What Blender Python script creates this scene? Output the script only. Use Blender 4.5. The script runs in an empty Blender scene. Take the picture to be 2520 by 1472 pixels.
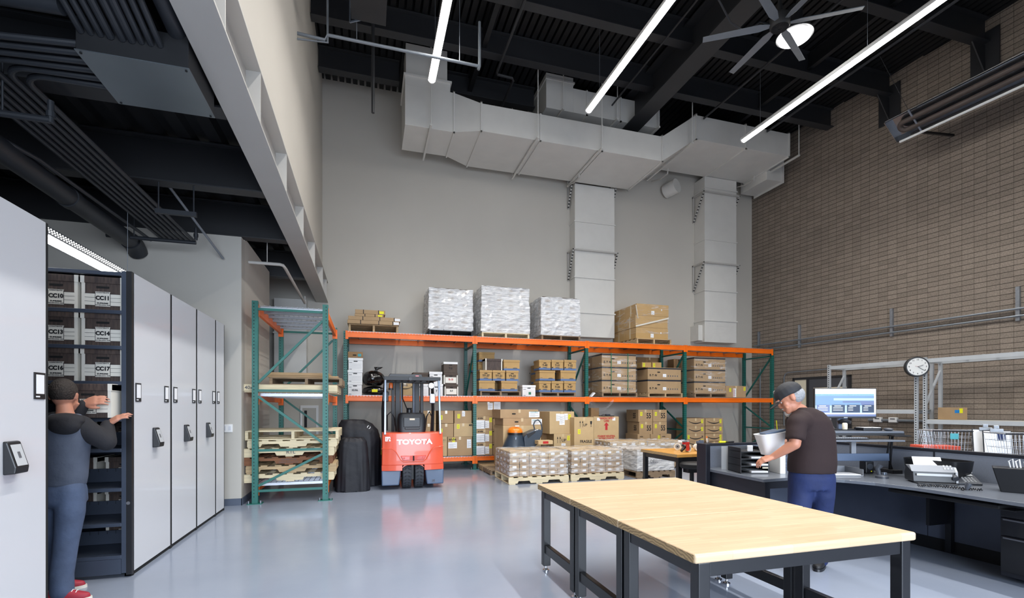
import bpy, math, random
from mathutils import Vector, Matrix
SC = bpy.context.scene
COL = SC.collection
R = math.radians
PI = math.pi
rnd = random.Random(7)
# ---------------------------------------------------------------- camera
# 17 mm shift lens, 1.42 m above the floor, turned 16.6 deg to the right of the depth axis
FPX, CX, HY, HC, YAW = 1190.0, 1260.0, 1003.0, 1.42, R(16.61)
cd = bpy.data.cameras.new('camera'); cam = bpy.data.objects.new('camera', cd); COL.objects.link(cam)
cam.location = (0, 0, HC); cam.rotation_euler = (R(90), 0, -YAW)
cd.sensor_width = 36; cd.lens = 36*FPX/2520; cd.shift_y = (HY-736)/2520; cd.clip_start = .05
SC.camera = cam
vs = SC.view_settings
vs.view_transform = 'Standard'; vs.look = 'None'; vs.gamma = 1; vs.use_curve_mapping = False; vs.exposure = 0.52
# ---------------------------------------------------------------- world and daylight
w = bpy.data.worlds.new('world'); SC.world = w; w.use_nodes = True
bg = w.node_tree.nodes['Background']; bg.inputs[0].default_value = (.62, .75, 1, 1); bg.inputs[1].default_value = .07
def area(name, loc, rot, sx, sy, power, col):
    l = bpy.data.lights.new(name, 'AREA'); l.shape = 'RECTANGLE'; l.size = sx; l.size_y = sy
    l.energy = power; l.color = col
    o = bpy.data.objects.new(name, l); COL.objects.link(o); o.location = loc; o.rotation_euler = rot
    return o
# daylight entering through the open roller door and high windows behind the camera
area('door_daylight', (2.2, -5.0, 2.2), (R(68), 0, 0), 9.5, 3.6, 470, (.76, .86, 1)).data.spread = R(105)
area('window_daylight', (4.5, -5.0, 6.8), (R(60), 0, 0), 10, 2.6, 25, (.9, .95, 1))
TUBE_POWER = 17.0
# ---------------------------------------------------------------- pixel rays (used to measure distances)
def tt(px): return math.tan(math.atan((px-CX)/FPX)+YAW)
def fx(px, Y): return tt(px)*Y
def zc(X, Y): return X*math.sin(YAW)+Y*math.cos(YAW)
def fz(px, py, Y): return HC+(HY-py)*zc(fx(px, Y), Y)/FPX
# ---------------------------------------------------------------- materials
def lin(c):
    return tuple((v/12.92 if v <= .04045 else ((v+.055)/1.055)**2.4) for v in c)
def hexc(h):
    h = h.lstrip('#'); return lin([int(h[i:i+2], 16)/255 for i in (0, 2, 4)])
MATS = {}
def mat(name, col, rough=.5, metal=0, var=0, vscale=6, bump=0, bscale=40, stretch=(1, 1, 1), emit=0, coat=0, spec=.5, col2=None, alpha=1):
    if name in MATS: return MATS[name]
    m = bpy.data.materials.new(name); m.use_nodes = True
    nt = m.node_tree; N = nt.nodes; L = nt.links; b = N['Principled BSDF']
    c = hexc(col) if isinstance(col, str) else col
    b.inputs['Base Color'].default_value = (*c, 1); b.inputs['Roughness'].default_value = rough
    b.inputs['Metallic'].default_value = metal; b.inputs['Specular IOR Level'].default_value = spec
    b.inputs['Coat Weight'].default_value = coat; b.inputs['Alpha'].default_value = alpha
    if emit:
        b.inputs['Emission Color'].default_value = (*c, 1); b.inputs['Emission Strength'].default_value = emit
    if var or bump or col2:
        tc = N.new('ShaderNodeTexCoord'); mp = N.new('ShaderNodeMapping'); L.new(tc.outputs['Object'], mp.inputs[0])
        mp.inputs['Scale'].default_value = stretch
    if var or col2:
        n = N.new('ShaderNodeTexNoise'); n.inputs['Scale'].default_value = vscale; n.inputs['Detail'].default_value = 5
        L.new(mp.outputs[0], n.inputs['Vector'])
        r = N.new('ShaderNodeValToRGB'); r.color_ramp.elements[0].position = .3; r.color_ramp.elements[1].position = .7
        c2 = hexc(col2) if col2 else tuple(min(1, v*(1+var)) for v in c)
        c1 = c if col2 else tuple(v*(1-var) for v in c)
        r.color_ramp.elements[0].color = (*c1, 1); r.color_ramp.elements[1].color = (*c2, 1)
        L.new(n.outputs['Fac'], r.inputs[0]); L.new(r.outputs[0], b.inputs['Base Color'])
    if bump:
        n2 = N.new('ShaderNodeTexNoise'); n2.inputs['Scale'].default_value = bscale; n2.inputs['Detail'].default_value = 4
        L.new(mp.outputs[0], n2.inputs['Vector'])
        bp = N.new('ShaderNodeBump'); bp.inputs['Strength'].default_value = bump; bp.inputs['Distance'].default_value = .02
        L.new(n2.outputs['Fac'], bp.inputs['Height']); L.new(bp.outputs[0], b.inputs['Normal'])
    MATS[name] = m
    return m
def M(name): return MATS[name]
mat('wall_paint', '#c0bbb2', .75, var=.03, vscale=.7)
mat('wall_white', '#b5b1a9', .6, var=.02, vscale=.7)
mat('beam_paint', '#b5b2ad', .5, var=.03, vscale=2)
mat('duct_white', '#d2d0cb', .45, var=.03, vscale=3)
mat('deck_dark', '#121315', .6, var=.12, vscale=2)
mat('steel_dark', '#17181b', .55, var=.1, vscale=2)
mat('steel_dark2', '#2a2b2e', .5, var=.08, vscale=2)
mat('conduit_dark', '#2b2e33', .45, var=.06, vscale=3)
mat('conduit_grey', '#7f858c', .4, .3, var=.05)
mat('baseboard', '#4c5566', .5)
mat('panel_white', '#cdcfd5', .35, coat=.2)
mat('black_plastic', '#17181c', .4, var=.1)
mat('black_soft', '#101013', .6)
mat('black_metal', '#0d0e13', .38, coat=.15, var=.1)
mat('shelf_blue', '#3f4756', .4, .2, var=.05)
mat('screen_grey', '#b9bcc0', .3)
mat('white_paper', '#e6e7ea', .7)
mat('cream', '#d8cfb8', .6)
mat('green_rack', '#176158', .42, var=.1, vscale=4)
mat('orange_rack', '#ef6c08', .4, var=.1, vscale=3)
mat('galv', '#9aa0a8', .35, .7, var=.12, vscale=20)
mat('box_plate', '#7d858a', .35, .8, var=.05, vscale=2)
mat('shelf_grey', '#aeb2b5', .45, var=.04)
mat('wire', '#a5a8ae', .35, .8)
mat('slot', '#0a0d10', .8)
mat('card', '#a68a67', .75, var=.06, vscale=5, bump=.05)
mat('card2', '#b99f77', .75, var=.05, vscale=5, bump=.05)
mat('card3', '#8e6f4c', .75, var=.06, vscale=5, bump=.05)
mat('card_gold', '#b18f5c', .75, var=.05, vscale=5)
mat('card_dark', '#4d4139', .75, var=.12, vscale=20)
mat('card_seam', '#6f5638', .8)
mat('tape', '#cbb58f', .2, coat=.5)
mat('tape_clear', '#d9d4c8', .12, coat=.6)
mat('yellow', '#e8e417', .6)
mat('blue_band', '#566f9a', .7)
mat('navy_band', '#1b2330', .6)
mat('ink', '#17171b', .7)
mat('ink_grey', '#5a5a60', .7)
mat('red_ink', '#b3262a', .7)
mat('green_strap', '#1d6b4a', .4)
mat('box_white', '#e2e2e2', .6, var=.02)
mat('box_cream', '#dedad0', .6)
mat('grain_dark', '#352b2a', .7, col2='#54463f', vscale=9, stretch=(9, 9, 1.2))
mat('pallet_wood', '#b39a76', .8, var=.22, vscale=4, stretch=(1, 6, 8), bump=.2)
mat('pallet_light', '#d6c7a6', .75, var=.12, vscale=4, stretch=(1, 6, 8), bump=.2)
mat('pallet_old', '#8b7760', .85, var=.25, vscale=4, stretch=(1, 6, 8), bump=.2)
mat('pallet_brown', '#7a5138', .85, var=.2, vscale=4, stretch=(1, 6, 8), bump=.2)
mat('cover_cloth', '#0d0e17', .62, var=.25, vscale=4, bump=.45, bscale=6)
mat('bag_black', '#08080a', .18, coat=.6, bump=.9, bscale=9)
mat('fork_orange', '#dc5638', .3, coat=.35)
mat('fork_orange2', '#c9391f', .35)
mat('fork_grey', '#4f5f78', .4, coat=.2)
mat('fork_black', '#090b10', .45)
mat('fork_seat', '#0b0e15', .42)
mat('chrome', '#c9ccd2', .12, 1)
mat('alu', '#8d97a5', .3, .8)
mat('tire', '#34383f', .8, var=.1)
mat('amber', '#a2480c', .25)
mat('tail', '#c8433a', .2, coat=.6)
mat('silver_letter', '#d9dde2', .25, .4)
mat('desk_top', '#61666f', .3, coat=.3, var=.06, vscale=30)
mat('desk_edge', '#4a5162', .4)
mat('door_grey', '#47494e', .5)
mat('desk_panel', '#5a6172', .5, var=.05)
mat('desk_dark', '#1b1d26', .4)
mat('fabric_panel', '#6b7280', .85, var=.05, vscale=60)
mat('plastic_grey', '#83868c', .4)
mat('plastic_dgrey', '#3c4048', .4)
mat('skin', '#b37a62', .5, var=.06, vscale=8)
mat('skin2', '#b87f68', .5, var=.06, vscale=8)
mat('hair_grey', '#8c8e92', .7, var=.2, vscale=60, bump=.5, bscale=90)
mat('hair_brown', '#2b231f', .7, var=.3, vscale=60, bump=.6, bscale=90)
mat('beard', '#c6c6c6', .8, bump=.5, bscale=120)
mat('shirt_brown', '#221112', .85, var=.08, vscale=5, bump=.25, bscale=8)
mat('jeans_dark', '#11214c', .8, var=.2, vscale=7, bump=.35, bscale=12)
mat('jeans_blue', '#46546f', .8, var=.22, vscale=7, bump=.4, bscale=12)
mat('hood_grey', '#4d5566', .85, var=.12, vscale=9, bump=.35, bscale=14)
mat('hood_dark', '#1c1c22', .85, var=.1, vscale=9, bump=.35, bscale=14)
mat('cap_black', '#1a1c22', .7)
mat('shoe_red', '#9c2738', .6)
mat('rubber_white', '#d8d5cd', .6)
mat('denim_seam', '#8f7a5a', .8)
mat('led_glow', (1, .97, .92), .5, emit=13)
mat('lamp_glow', (1, .98, .94), .5, emit=12)
mat('perf_glow', (1, .97, .92), .5, emit=3)
mat('tube_glow', (1, .975, .93), .5, emit=TUBE_POWER)
mat('red', '#b0201f', .35, coat=.3)
mat('orange', '#f07d12', .35, coat=.3)
mat('scrub_grey', '#2e3a48', .4, coat=.2)
mat('teal', '#2c8f98', .5)
mat('red_board', '#d0503c', .5)
mat('clock_face', '#dededb', .6)
mat('bin_black', '#0d0e12', .35)
mat('heater_refl', '#9a9da2', .18, .9)
mat('heater_tube', '#4a403c', .5)
mat('bluefoil', '#1d7fc4', .4)
def wrap_mat(name, cov, bright, sc, lo=.36, hi=.62):
    m = bpy.data.materials.new(name); m.use_nodes = True; nt = m.node_tree; N = nt.nodes; L = nt.links
    b = N['Principled BSDF']; b.inputs['Base Color'].default_value = (bright, bright, bright*1.01, 1); b.inputs['Roughness'].default_value = .28
    b.inputs['Coat Weight'].default_value = .5
    tr = N.new('ShaderNodeBsdfTransparent'); mx = N.new('ShaderNodeMixShader')
    tc = N.new('ShaderNodeTexCoord'); mp = N.new('ShaderNodeMapping'); mp.inputs['Scale'].default_value = (1.4, 1.4, 9); mp.inputs['Rotation'].default_value = (0, R(4), 0)
    L.new(tc.outputs['Object'], mp.inputs[0])
    n = N.new('ShaderNodeTexNoise'); n.inputs['Scale'].default_value = sc; n.inputs['Detail'].default_value = 7; n.inputs['Roughness'].default_value = .65
    n.inputs['Distortion'].default_value = .6
    L.new(mp.outputs[0], n.inputs['Vector'])
    r = N.new('ShaderNodeValToRGB'); r.color_ramp.elements[0].position = lo; r.color_ramp.elements[1].position = hi
    a, c = cov
    r.color_ramp.elements[0].color = (a, a, a, 1); r.color_ramp.elements[1].color = (c, c, c, 1)
    L.new(n.outputs['Fac'], r.inputs[0]); L.new(r.outputs[0], mx.inputs[0])
    n4 = N.new('ShaderNodeTexNoise'); n4.inputs['Scale'].default_value = sc*1.7; n4.inputs['Detail'].default_value = 8; n4.inputs['Distortion'].default_value = 1.2
    L.new(mp.outputs[0], n4.inputs['Vector'])
    r4 = N.new('ShaderNodeValToRGB'); r4.color_ramp.elements[0].position = .36; r4.color_ramp.elements[1].position = .58
    r4.color_ramp.elements[0].color = (bright*.6, bright*.61, bright*.64, 1); r4.color_ramp.elements[1].color = (bright, bright, bright, 1)
    L.new(n4.outputs['Fac'], r4.inputs[0]); L.new(r4.outputs[0], b.inputs['Base Color'])
    bp = N.new('ShaderNodeBump'); bp.inputs['Strength'].default_value = .8; bp.inputs['Distance'].default_value = .03
    L.new(n.outputs['Fac'], bp.inputs['Height']); L.new(bp.outputs[0], b.inputs['Normal'])
    L.new(tr.outputs[0], mx.inputs[1]); L.new(b.outputs[0], mx.inputs[2])
    L.new(mx.outputs[0], N['Material Output'].inputs[0])
    MATS[name] = m
wrap_mat('wrap_heavy', (.45, .95), .93, 2.2, .38, .66)
wrap_mat('wrap_mid', (.08, .7), .97, 2.0, .42, .72)
wrap_mat('wrap_light', (.03, .6), .95, 1.6, .52, .74)
def tex_mats():
    # stack-bond block wall
    m = bpy.data.materials.new('block_wall'); m.use_nodes = True; nt = m.node_tree; N = nt.nodes; L = nt.links; b = N['Principled BSDF']
    tc = N.new('ShaderNodeTexCoord'); sx = N.new('ShaderNodeSeparateXYZ'); cb = N.new('ShaderNodeCombineXYZ')
    L.new(tc.outputs['Object'], sx.inputs[0]); L.new(sx.outputs[0], cb.inputs[0]); L.new(sx.outputs[2], cb.inputs[1])
    bt = N.new('ShaderNodeTexBrick'); bt.offset = 0; bt.inputs['Scale'].default_value = 1
    bt.inputs['Brick Width'].default_value = .2032; bt.inputs['Row Height'].default_value = .1068
    bt.inputs['Mortar Size'].default_value = .0034; bt.inputs['Mortar Smooth'].default_value = .3; bt.inputs['Bias'].default_value = 0
    bt.inputs['Color1'].default_value = (*hexc('#8d8175'), 1); bt.inputs['Color2'].default_value = (*hexc('#7f7469'), 1)
    bt.inputs['Mortar'].default_value = (*hexc('#564a40'), 1)
    L.new(cb.outputs[0], bt.inputs['Vector'])
    n = N.new('ShaderNodeTexNoise'); n.inputs['Scale'].default_value = 38; n.inputs['Detail'].default_value = 6
    L.new(tc.outputs['Object'], n.inputs['Vector'])
    mx = N.new('ShaderNodeMixRGB'); mx.blend_type = 'OVERLAY'; mx.inputs[0].default_value = .55
    L.new(bt.outputs[0], mx.inputs[1]); L.new(n.outputs['Fac'], mx.inputs[2])
    # bed joints: cast shade painted in as a wider dark line along every course
    dv = N.new('ShaderNodeMath'); dv.operation = 'DIVIDE'; dv.inputs[1].default_value = .1068; L.new(sx.outputs[2], dv.inputs[0])
    fr = N.new('ShaderNodeMath'); fr.operation = 'FRACT'; L.new(dv.outputs[0], fr.inputs[0])
    sb_ = N.new('ShaderNodeMath'); sb_.operation = 'SUBTRACT'; sb_.inputs[1].default_value = .5; L.new(fr.outputs[0], sb_.inputs[0])
    ab = N.new('ShaderNodeMath'); ab.operation = 'ABSOLUTE'; L.new(sb_.outputs[0], ab.inputs[0])
    gt = N.new('ShaderNodeMath'); gt.operation = 'GREATER_THAN'; gt.inputs[1].default_value = .452; L.new(ab.outputs[0], gt.inputs[0])
    mj = N.new('ShaderNodeMixRGB'); mj.inputs[2].default_value = (*hexc('#2f251e'), 1); L.new(gt.outputs[0], mj.inputs[0]); L.new(mx.outputs[0], mj.inputs[1])
    L.new(mj.outputs[0], b.inputs['Base Color'])
    b.inputs['Roughness'].default_value = .75
    ad = N.new('ShaderNodeMath'); ad.operation = 'MULTIPLY_ADD'; ad.inputs[1].default_value = -1.6
    L.new(bt.outputs['Fac'], ad.inputs[0]); L.new(n.outputs['Fac'], ad.inputs[2])
    bp = N.new('ShaderNodeBump'); bp.inputs['Strength'].default_value = .7; bp.inputs['Distance'].default_value = .012
    L.new(ad.outputs[0], bp.inputs['Height']); L.new(bp.outputs[0], b.inputs['Normal'])
    MATS['block_wall'] = m
    # epoxy floor
    m = bpy.data.materials.new('epoxy'); m.use_nodes = True; nt = m.node_tree; N = nt.nodes; L = nt.links; b = N['Principled BSDF']
    tc = N.new('ShaderNodeTexCoord'); n = N.new('ShaderNodeTexNoise'); n.inputs['Scale'].default_value = .9; n.inputs['Detail'].default_value = 6
    L.new(tc.outputs['Object'], n.inputs['Vector'])
    r = N.new('ShaderNodeValToRGB'); r.color_ramp.elements[0].position = .3; r.color_ramp.elements[1].position = .72
    r.color_ramp.elements[0].color = (*hexc('#858e9f'), 1); r.color_ramp.elements[1].color = (*hexc('#9098a7'), 1)
    L.new(n.outputs['Fac'], r.inputs[0]); L.new(r.outputs[0], b.inputs['Base Color'])
    n3 = N.new('ShaderNodeTexNoise'); n3.inputs['Scale'].default_value = 5; n3.inputs['Detail'].default_value = 3
    L.new(tc.outputs['Object'], n3.inputs['Vector'])
    mr = N.new('ShaderNodeMapRange'); mr.inputs[3].default_value = .1; mr.inputs[4].default_value = .22
    L.new(n3.outputs['Fac'], mr.inputs[0]); L.new(mr.outputs[0], b.inputs['Roughness'])
    bp = N.new('ShaderNodeBump'); bp.inputs['Strength'].default_value = .12; bp.inputs['Distance'].default_value = .01
    L.new(n3.outputs['Fac'], bp.inputs['Height']); L.new(bp.outputs[0], b.inputs['Normal'])
    MATS['epoxy'] = m
    # butcher block: edge-glued staves running along x
    for nm, c1, c2, mo in (('butcher', '#c6af90', '#bca383', '#a58e6f'), ('butcher_warm', '#c4924a', '#b58038', '#a37030')):
        m = bpy.data.materials.new(nm); m.use_nodes = True; nt = m.node_tree; N = nt.nodes; L = nt.links; b = N['Principled BSDF']
        tc = N.new('ShaderNodeTexCoord'); bt = N.new('ShaderNodeTexBrick'); bt.inputs['Scale'].default_value = 1
        bt.inputs['Brick Width'].default_value = .36; bt.inputs['Row Height'].default_value = .036; bt.inputs['Mortar Size'].default_value = .0006; bt.offset = .37
        bt.inputs['Color1'].default_value = (*hexc(c1), 1); bt.inputs['Color2'].default_value = (*hexc(c2), 1); bt.inputs['Mortar'].default_value = (*hexc(mo), 1)
        L.new(tc.outputs['Object'], bt.inputs['Vector'])
        mp = N.new('ShaderNodeMapping'); mp.inputs['Scale'].default_value = (2, 40, 40); L.new(tc.outputs['Object'], mp.inputs[0])
        n = N.new('ShaderNodeTexNoise'); n.inputs['Scale'].default_value = 1.5; n.inputs['Detail'].default_value = 6; L.new(mp.outputs[0], n.inputs['Vector'])
        mx = N.new('ShaderNodeMixRGB'); mx.blend_type = 'OVERLAY'; mx.inputs[0].default_value = .22
        L.new(bt.outputs[0], mx.inputs[1]); L.new(n.outputs['Fac'], mx.inputs[2]); L.new(mx.outputs[0], b.inputs['Base Color'])
        b.inputs['Roughness'].default_value = .38
        MATS[nm] = m
    # end grain of the bench edge
    m = bpy.data.materials.new('end_grain'); m.use_nodes = True; nt = m.node_tree; N = nt.nodes; L = nt.links; b = N['Principled BSDF']
    tc = N.new('ShaderNodeTexCoord'); wv = N.new('ShaderNodeTexWave'); wv.wave_type = 'RINGS'; wv.inputs['Scale'].default_value = 18; wv.inputs['Distortion'].default_value = 6
    L.new(tc.outputs['Object'], wv.inputs['Vector'])
    r = N.new('ShaderNodeValToRGB'); r.color_ramp.elements[0].color = (*hexc('#8d7350'), 1); r.color_ramp.elements[1].color = (*hexc('#c0a273'), 1)
    L.new(wv.outputs['Fac'], r.inputs[0]); L.new(r.outputs[0], b.inputs['Base Color']); b.inputs['Roughness'].default_value = .5
    MATS['end_grain'] = m
tex_mats()
# ---------------------------------------------------------------- mesh builder
class MB:
    def __init__(s): s.v = []; s.f = []; s.mi = []
    def add(s, vs, fs, m=0):
        o = len(s.v); s.v += [tuple(v) for v in vs]; s.f += [tuple(i+o for i in f) for f in fs]; s.mi += [m]*len(fs); return s
    def box(s, x0, x1, y0, y1, z0, z1, m=0, mt=None):
        vs = [(x, y, z) for z in (z0, z1) for y in (y0, y1) for x in (x0, x1)]
        if mt is not None: vs = [mt @ Vector(v) for v in vs]
        return s.add(vs, [(0, 2, 3, 1), (4, 5, 7, 6), (0, 1, 5, 4), (2, 6, 7, 3), (0, 4, 6, 2), (1, 3, 7, 5)], m)
    def bar(s, a, b, w, h, m=0, up=(0, 0, 1)):
        a = Vector(a); b = Vector(b); d = (b-a).normalized(); u = Vector(up)
        if abs(d.dot(u)) > .98: u = Vector((0, 1, 0))
        x = d.cross(u).normalized(); z = x.cross(d).normalized(); vs = []
        for p in (a, b):
            for i, j in ((-1, -1), (1, -1), (1, 1), (-1, 1)): vs.append(p+x*(i*w/2)+z*(j*h/2))
        return s.add(vs, [(0, 1, 2, 3), (7, 6, 5, 4), (0, 4, 5, 1), (1, 5, 6, 2), (2, 6, 7, 3), (3, 7, 4, 0)], m)
    def tube(s, pts, r, n=10, m=0, caps=True):
        pts = [Vector(p) for p in pts]; rs = r if isinstance(r, (list, tuple)) else [r]*len(pts)
        d0 = (pts[1]-pts[0]).normalized(); u = Vector((0, 0, 1)) if abs(d0.z) < .9 else Vector((1, 0, 0))
        x = d0.cross(u).normalized(); vs = []; fs = []
        for i, p in enumerate(pts):
            d = (pts[min(i+1, len(pts)-1)]-pts[max(i-1, 0)]).normalized()
            x = (x-d*x.dot(d)).normalized(); y = d.cross(x)
            for k in range(n):
                a = 2*PI*k/n; vs.append(p+(x*math.cos(a)+y*math.sin(a))*rs[i])
        for i in range(len(pts)-1):
            for k in range(n):
                fs.append((i*n+k, i*n+(k+1) % n, (i+1)*n+(k+1) % n, (i+1)*n+k))
        if caps: fs.append(tuple(range(n))[::-1]); fs.append(tuple(range((len(pts)-1)*n, len(pts)*n)))
        return s.add(vs, fs, m)
    def cyl(s, a, b, r, r2=None, n=16, m=0): return s.tube([a, b], [r, r if r2 is None else r2], n, m)
    def prism(s, pts, a, b, ax='y', m=0):
        # pts 2D polygon; extruded along ax from a to b.  ax y -> (x,z), ax x -> (y,z), ax z -> (x,y)
        def mk(p, t): return {'y': (p[0], t, p[1]), 'x': (t, p[0], p[1]), 'z': (p[0], p[1], t)}[ax]
        n = len(pts); vs = [mk(p, a) for p in pts]+[mk(p, b) for p in pts]
        fs = [tuple(range(n)), tuple(range(2*n-1, n-1, -1))]+[(i, i+n, (i+1) % n+n, (i+1) % n) for i in range(n)]
        return s.add(vs, fs, m)
    def ell(s, c, r, n=16, k=10, m=0, mt=None):
        c = Vector(c); r = (r, r, r) if isinstance(r, (int, float)) else r; vs = []; fs = []
        for i in range(k+1):
            ph = PI*i/k
            for j in range(n):
                th = 2*PI*j/n; v = Vector((r[0]*math.sin(ph)*math.cos(th), r[1]*math.sin(ph)*math.sin(th), r[2]*math.cos(ph)))
                vs.append(c+(mt @ v if mt else v))
        for i in range(k):
            for j in range(n): fs.append((i*n+j, (i+1)*n+j, (i+1)*n+(j+1) % n, i*n+(j+1) % n))
        return s.add(vs, fs, m)
    def loft(s, rings, n=20, m=0, p=2.0):
        # rings: (center, rx, ry[, rotz]) stacked; superellipse with exponent p
        vs = []; fs = []
        for rg in rings:
            c = Vector(rg[0]); a0 = rg[3] if len(rg) > 3 else 0
            for k in range(n):
                a = 2*PI*k/n; ca, sa = math.cos(a), math.sin(a)
                x = rg[1]*math.copysign(abs(ca)**(2/p), ca); y = rg[2]*math.copysign(abs(sa)**(2/p), sa)
                vs.append(c+Vector((x*math.cos(a0)-y*math.sin(a0), x*math.sin(a0)+y*math.cos(a0), 0)))
        for i in range(len(rings)-1):
            for k in range(n): fs.append((i*n+k, i*n+(k+1) % n, (i+1)*n+(k+1) % n, (i+1)*n+k))
        fs.append(tuple(range(n))[::-1]); fs.append(tuple(range((len(rings)-1)*n, len(rings)*n)))
        return s.add(vs, fs, m)
    def lathe(s, c, prof, n=20, m=0):
        return s.loft([((c[0], c[1], c[2]+z), max(r, .0005), max(r, .0005)) for r, z in prof], n, m)
    def xf(s, mt): s.v = [tuple(mt @ Vector(v)) for v in s.v]; return s
    def build(s, name, mats, parent=None, loc=(0, 0, 0), rz=0, bev=0, smooth=False, seg=2, ang=35):
        me = bpy.data.meshes.new(name); me.from_pydata(s.v, [], s.f)
        if isinstance(mats, str): mats = [mats]
        for k in mats: me.materials.append(M(k))
        me.polygons.foreach_set('material_index', s.mi); me.update()
        if smooth: me.shade_smooth(); me.set_sharp_from_angle(angle=R(ang))
        o = bpy.data.objects.new(name, me); COL.objects.link(o)
        if parent is not None: o.parent = parent
        o.location = loc; o.rotation_euler = (0, 0, rz)
        if bev:
            b = o.modifiers.new('bevel', 'BEVEL'); b.width = bev; b.segments = seg; b.limit_method = 'ANGLE'; b.angle_limit = R(40)
        return o
def B(*a, **k): return MB().box(*a, **k)
def tag(o, label, cat, group=None):
    o['label'] = label; o['category'] = cat
    if group: o['group'] = group
    return o
def plab(o, label): o['label'] = label; return o
def thing(name, label, cat, loc=(0, 0, 0), rz=0, group=None):
    o = bpy.data.objects.new(name, None); COL.objects.link(o); o.empty_display_size = .1
    o.location = loc; o.rotation_euler = (0, 0, rz); return tag(o, label, cat, group)
def struct(o): o['kind'] = 'structure'; return o
def kids(o): return [c for c in o.children]
def copy_tree(o, parent=None):
    c = o.copy(); COL.objects.link(c)
    if parent is not None: c.parent = parent
    for ch in o.children:
        copy_tree(ch, c)
    return c
def dup(o, label, loc, rz=None, group=None):
    c = copy_tree(o); c['label'] = label; c.location = loc
    if rz is not None: c.rotation_euler = (0, 0, rz)
    if group: c['group'] = group
    return c
TXC = {}
def text(s, size, m, parent, loc, rot=(R(90), 0, 0), sx=1, bold=0, ext=.0006, name='lettering', al='CENTER'):
    key = (s, size, m, bold, ext, al)
    if key not in TXC:
        cu = bpy.data.curves.new('lettering', 'FONT'); cu.body = s; cu.size = size; cu.align_x = al; cu.align_y = 'CENTER'
        cu.offset = bold; cu.extrude = ext; cu.resolution_u = 3
        t = bpy.data.objects.new('t', cu); me = bpy.data.meshes.new_from_object(t); bpy.data.objects.remove(t)
        me.materials.clear(); me.materials.append(M(m)); me.name = 'lettering'; TXC[key] = me
    o = bpy.data.objects.new(name, TXC[key]); COL.objects.link(o)
    if parent is not None: o.parent = parent
    o.location = loc; o.rotation_euler = rot; o.scale = (sx, 1, 1)
    return o
# ================================================================ ROOM SHELL
YB = 12.25                      # back wall
XW = -1.03                      # upper left wall
def wall_x(Y): return 11.42+(12.25-Y)*math.tan(R(5))
ZT = 9.2
struct(B(-7, 14, -6, 12.4, -.1, 0).build('floor', 'epoxy'))
struct(B(-7, 11.6, 12.25, 12.4, 0, 9.6).build('wall_back', 'wall_paint'))
wr = MB(); wr.box(-.05, 18.3, 0, .2, 0, 9.6)
wr = struct(wr.build('wall_right', 'block_wall', loc=(11.42, 12.25, 0)))
wr.rotation_euler = (0, 0, R(-85))
struct(B(-1.18, -1.03, -6, 12.25, 4.395, 9.6).build('wall_left', 'wall_paint'))
struct(B(-7, -1.76, 7.86, 8.06, 0, 3.9).build('wall_partition', 'wall_white'))
struct(B(-1.9, -1.76, 8.06, 9.95, 0, 3.95).build('wall_recess', 'wall_paint'))
struct(B(-2.9, -2.75, 8.06, 12.25, 0, 4.5).build('wall_recess_side', 'steel_dark2'))
struct(B(-7, -6.9, -6, 12.25, 0, 4.5).build('wall_storage', 'wall_paint'))
for x0, x1, y0, y1 in ((-1.99, -1.75, 7.845, 7.86), (-1.76, -1.745, 7.845, 9.95)):
    struct(B(x0, x1, y0, y1, 0, .1).build('baseboard_left', 'baseboard'))
# high ribbed roof deck, ribs run in depth
dk = MB(); dk.box(-1.2, 14, -6, 12.3, 9.36, 9.45)
x = -1.1
while x < 13.9:
    dk.box(x, x+.105, -6, 12.28, 9.21, 9.37, 1); x += .152
struct(dk.build('ceiling', ['deck_dark', 'deck_dark']))
# low ribbed deck over the storage zone
dk = MB(); dk.box(-7, -1.1, -6, 12.3, 4.5, 4.58)
x = -6.9
while x < -1.2:
    dk.prism([(x, 4.43), (x+.13, 4.43), (x+.17, 4.51), (x-.04, 4.51)], -6, 12.28, 'y', 0); x += .305
struct(dk.build('ceiling_low', 'deck_dark'))
def ibeam(name, a, b, h, wd, m, label, tf=.02, stiff=(), lm=None):
    a = Vector(a); b = Vector(b); L = (b-a).length; mb = MB()
    mb.box(0, L, -wd/2, wd/2, 0, tf).box(0, L, -wd/2, wd/2, h-tf, h).box(0, L, -.01, .01, tf, h-tf)
    o = mb.build(name, m, loc=a, rz=math.atan2(b.y-a.y, b.x-a.x), bev=.003)
    tag(o, label, 'beam')
    for s in stiff: B(s-.008, s+.008, -wd/2+.005, wd/2-.005, tf, h-tf).build('stiffener_plate', m, o)
    return o
# big cream girder carrying the upper wall
ibeam('steel_girder', (-1.03, -6, 3.9), (-1.03, 12.24, 3.9), .49, .26, 'beam_paint', 'cream steel girder running in depth under the tall left wall', stiff=[6+v for v in (-4, -2.5, -1, .6, 2.1, 3.62, 4.72, 6.15, 7.7, 9.3, 10.9, 11.9)])
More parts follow.
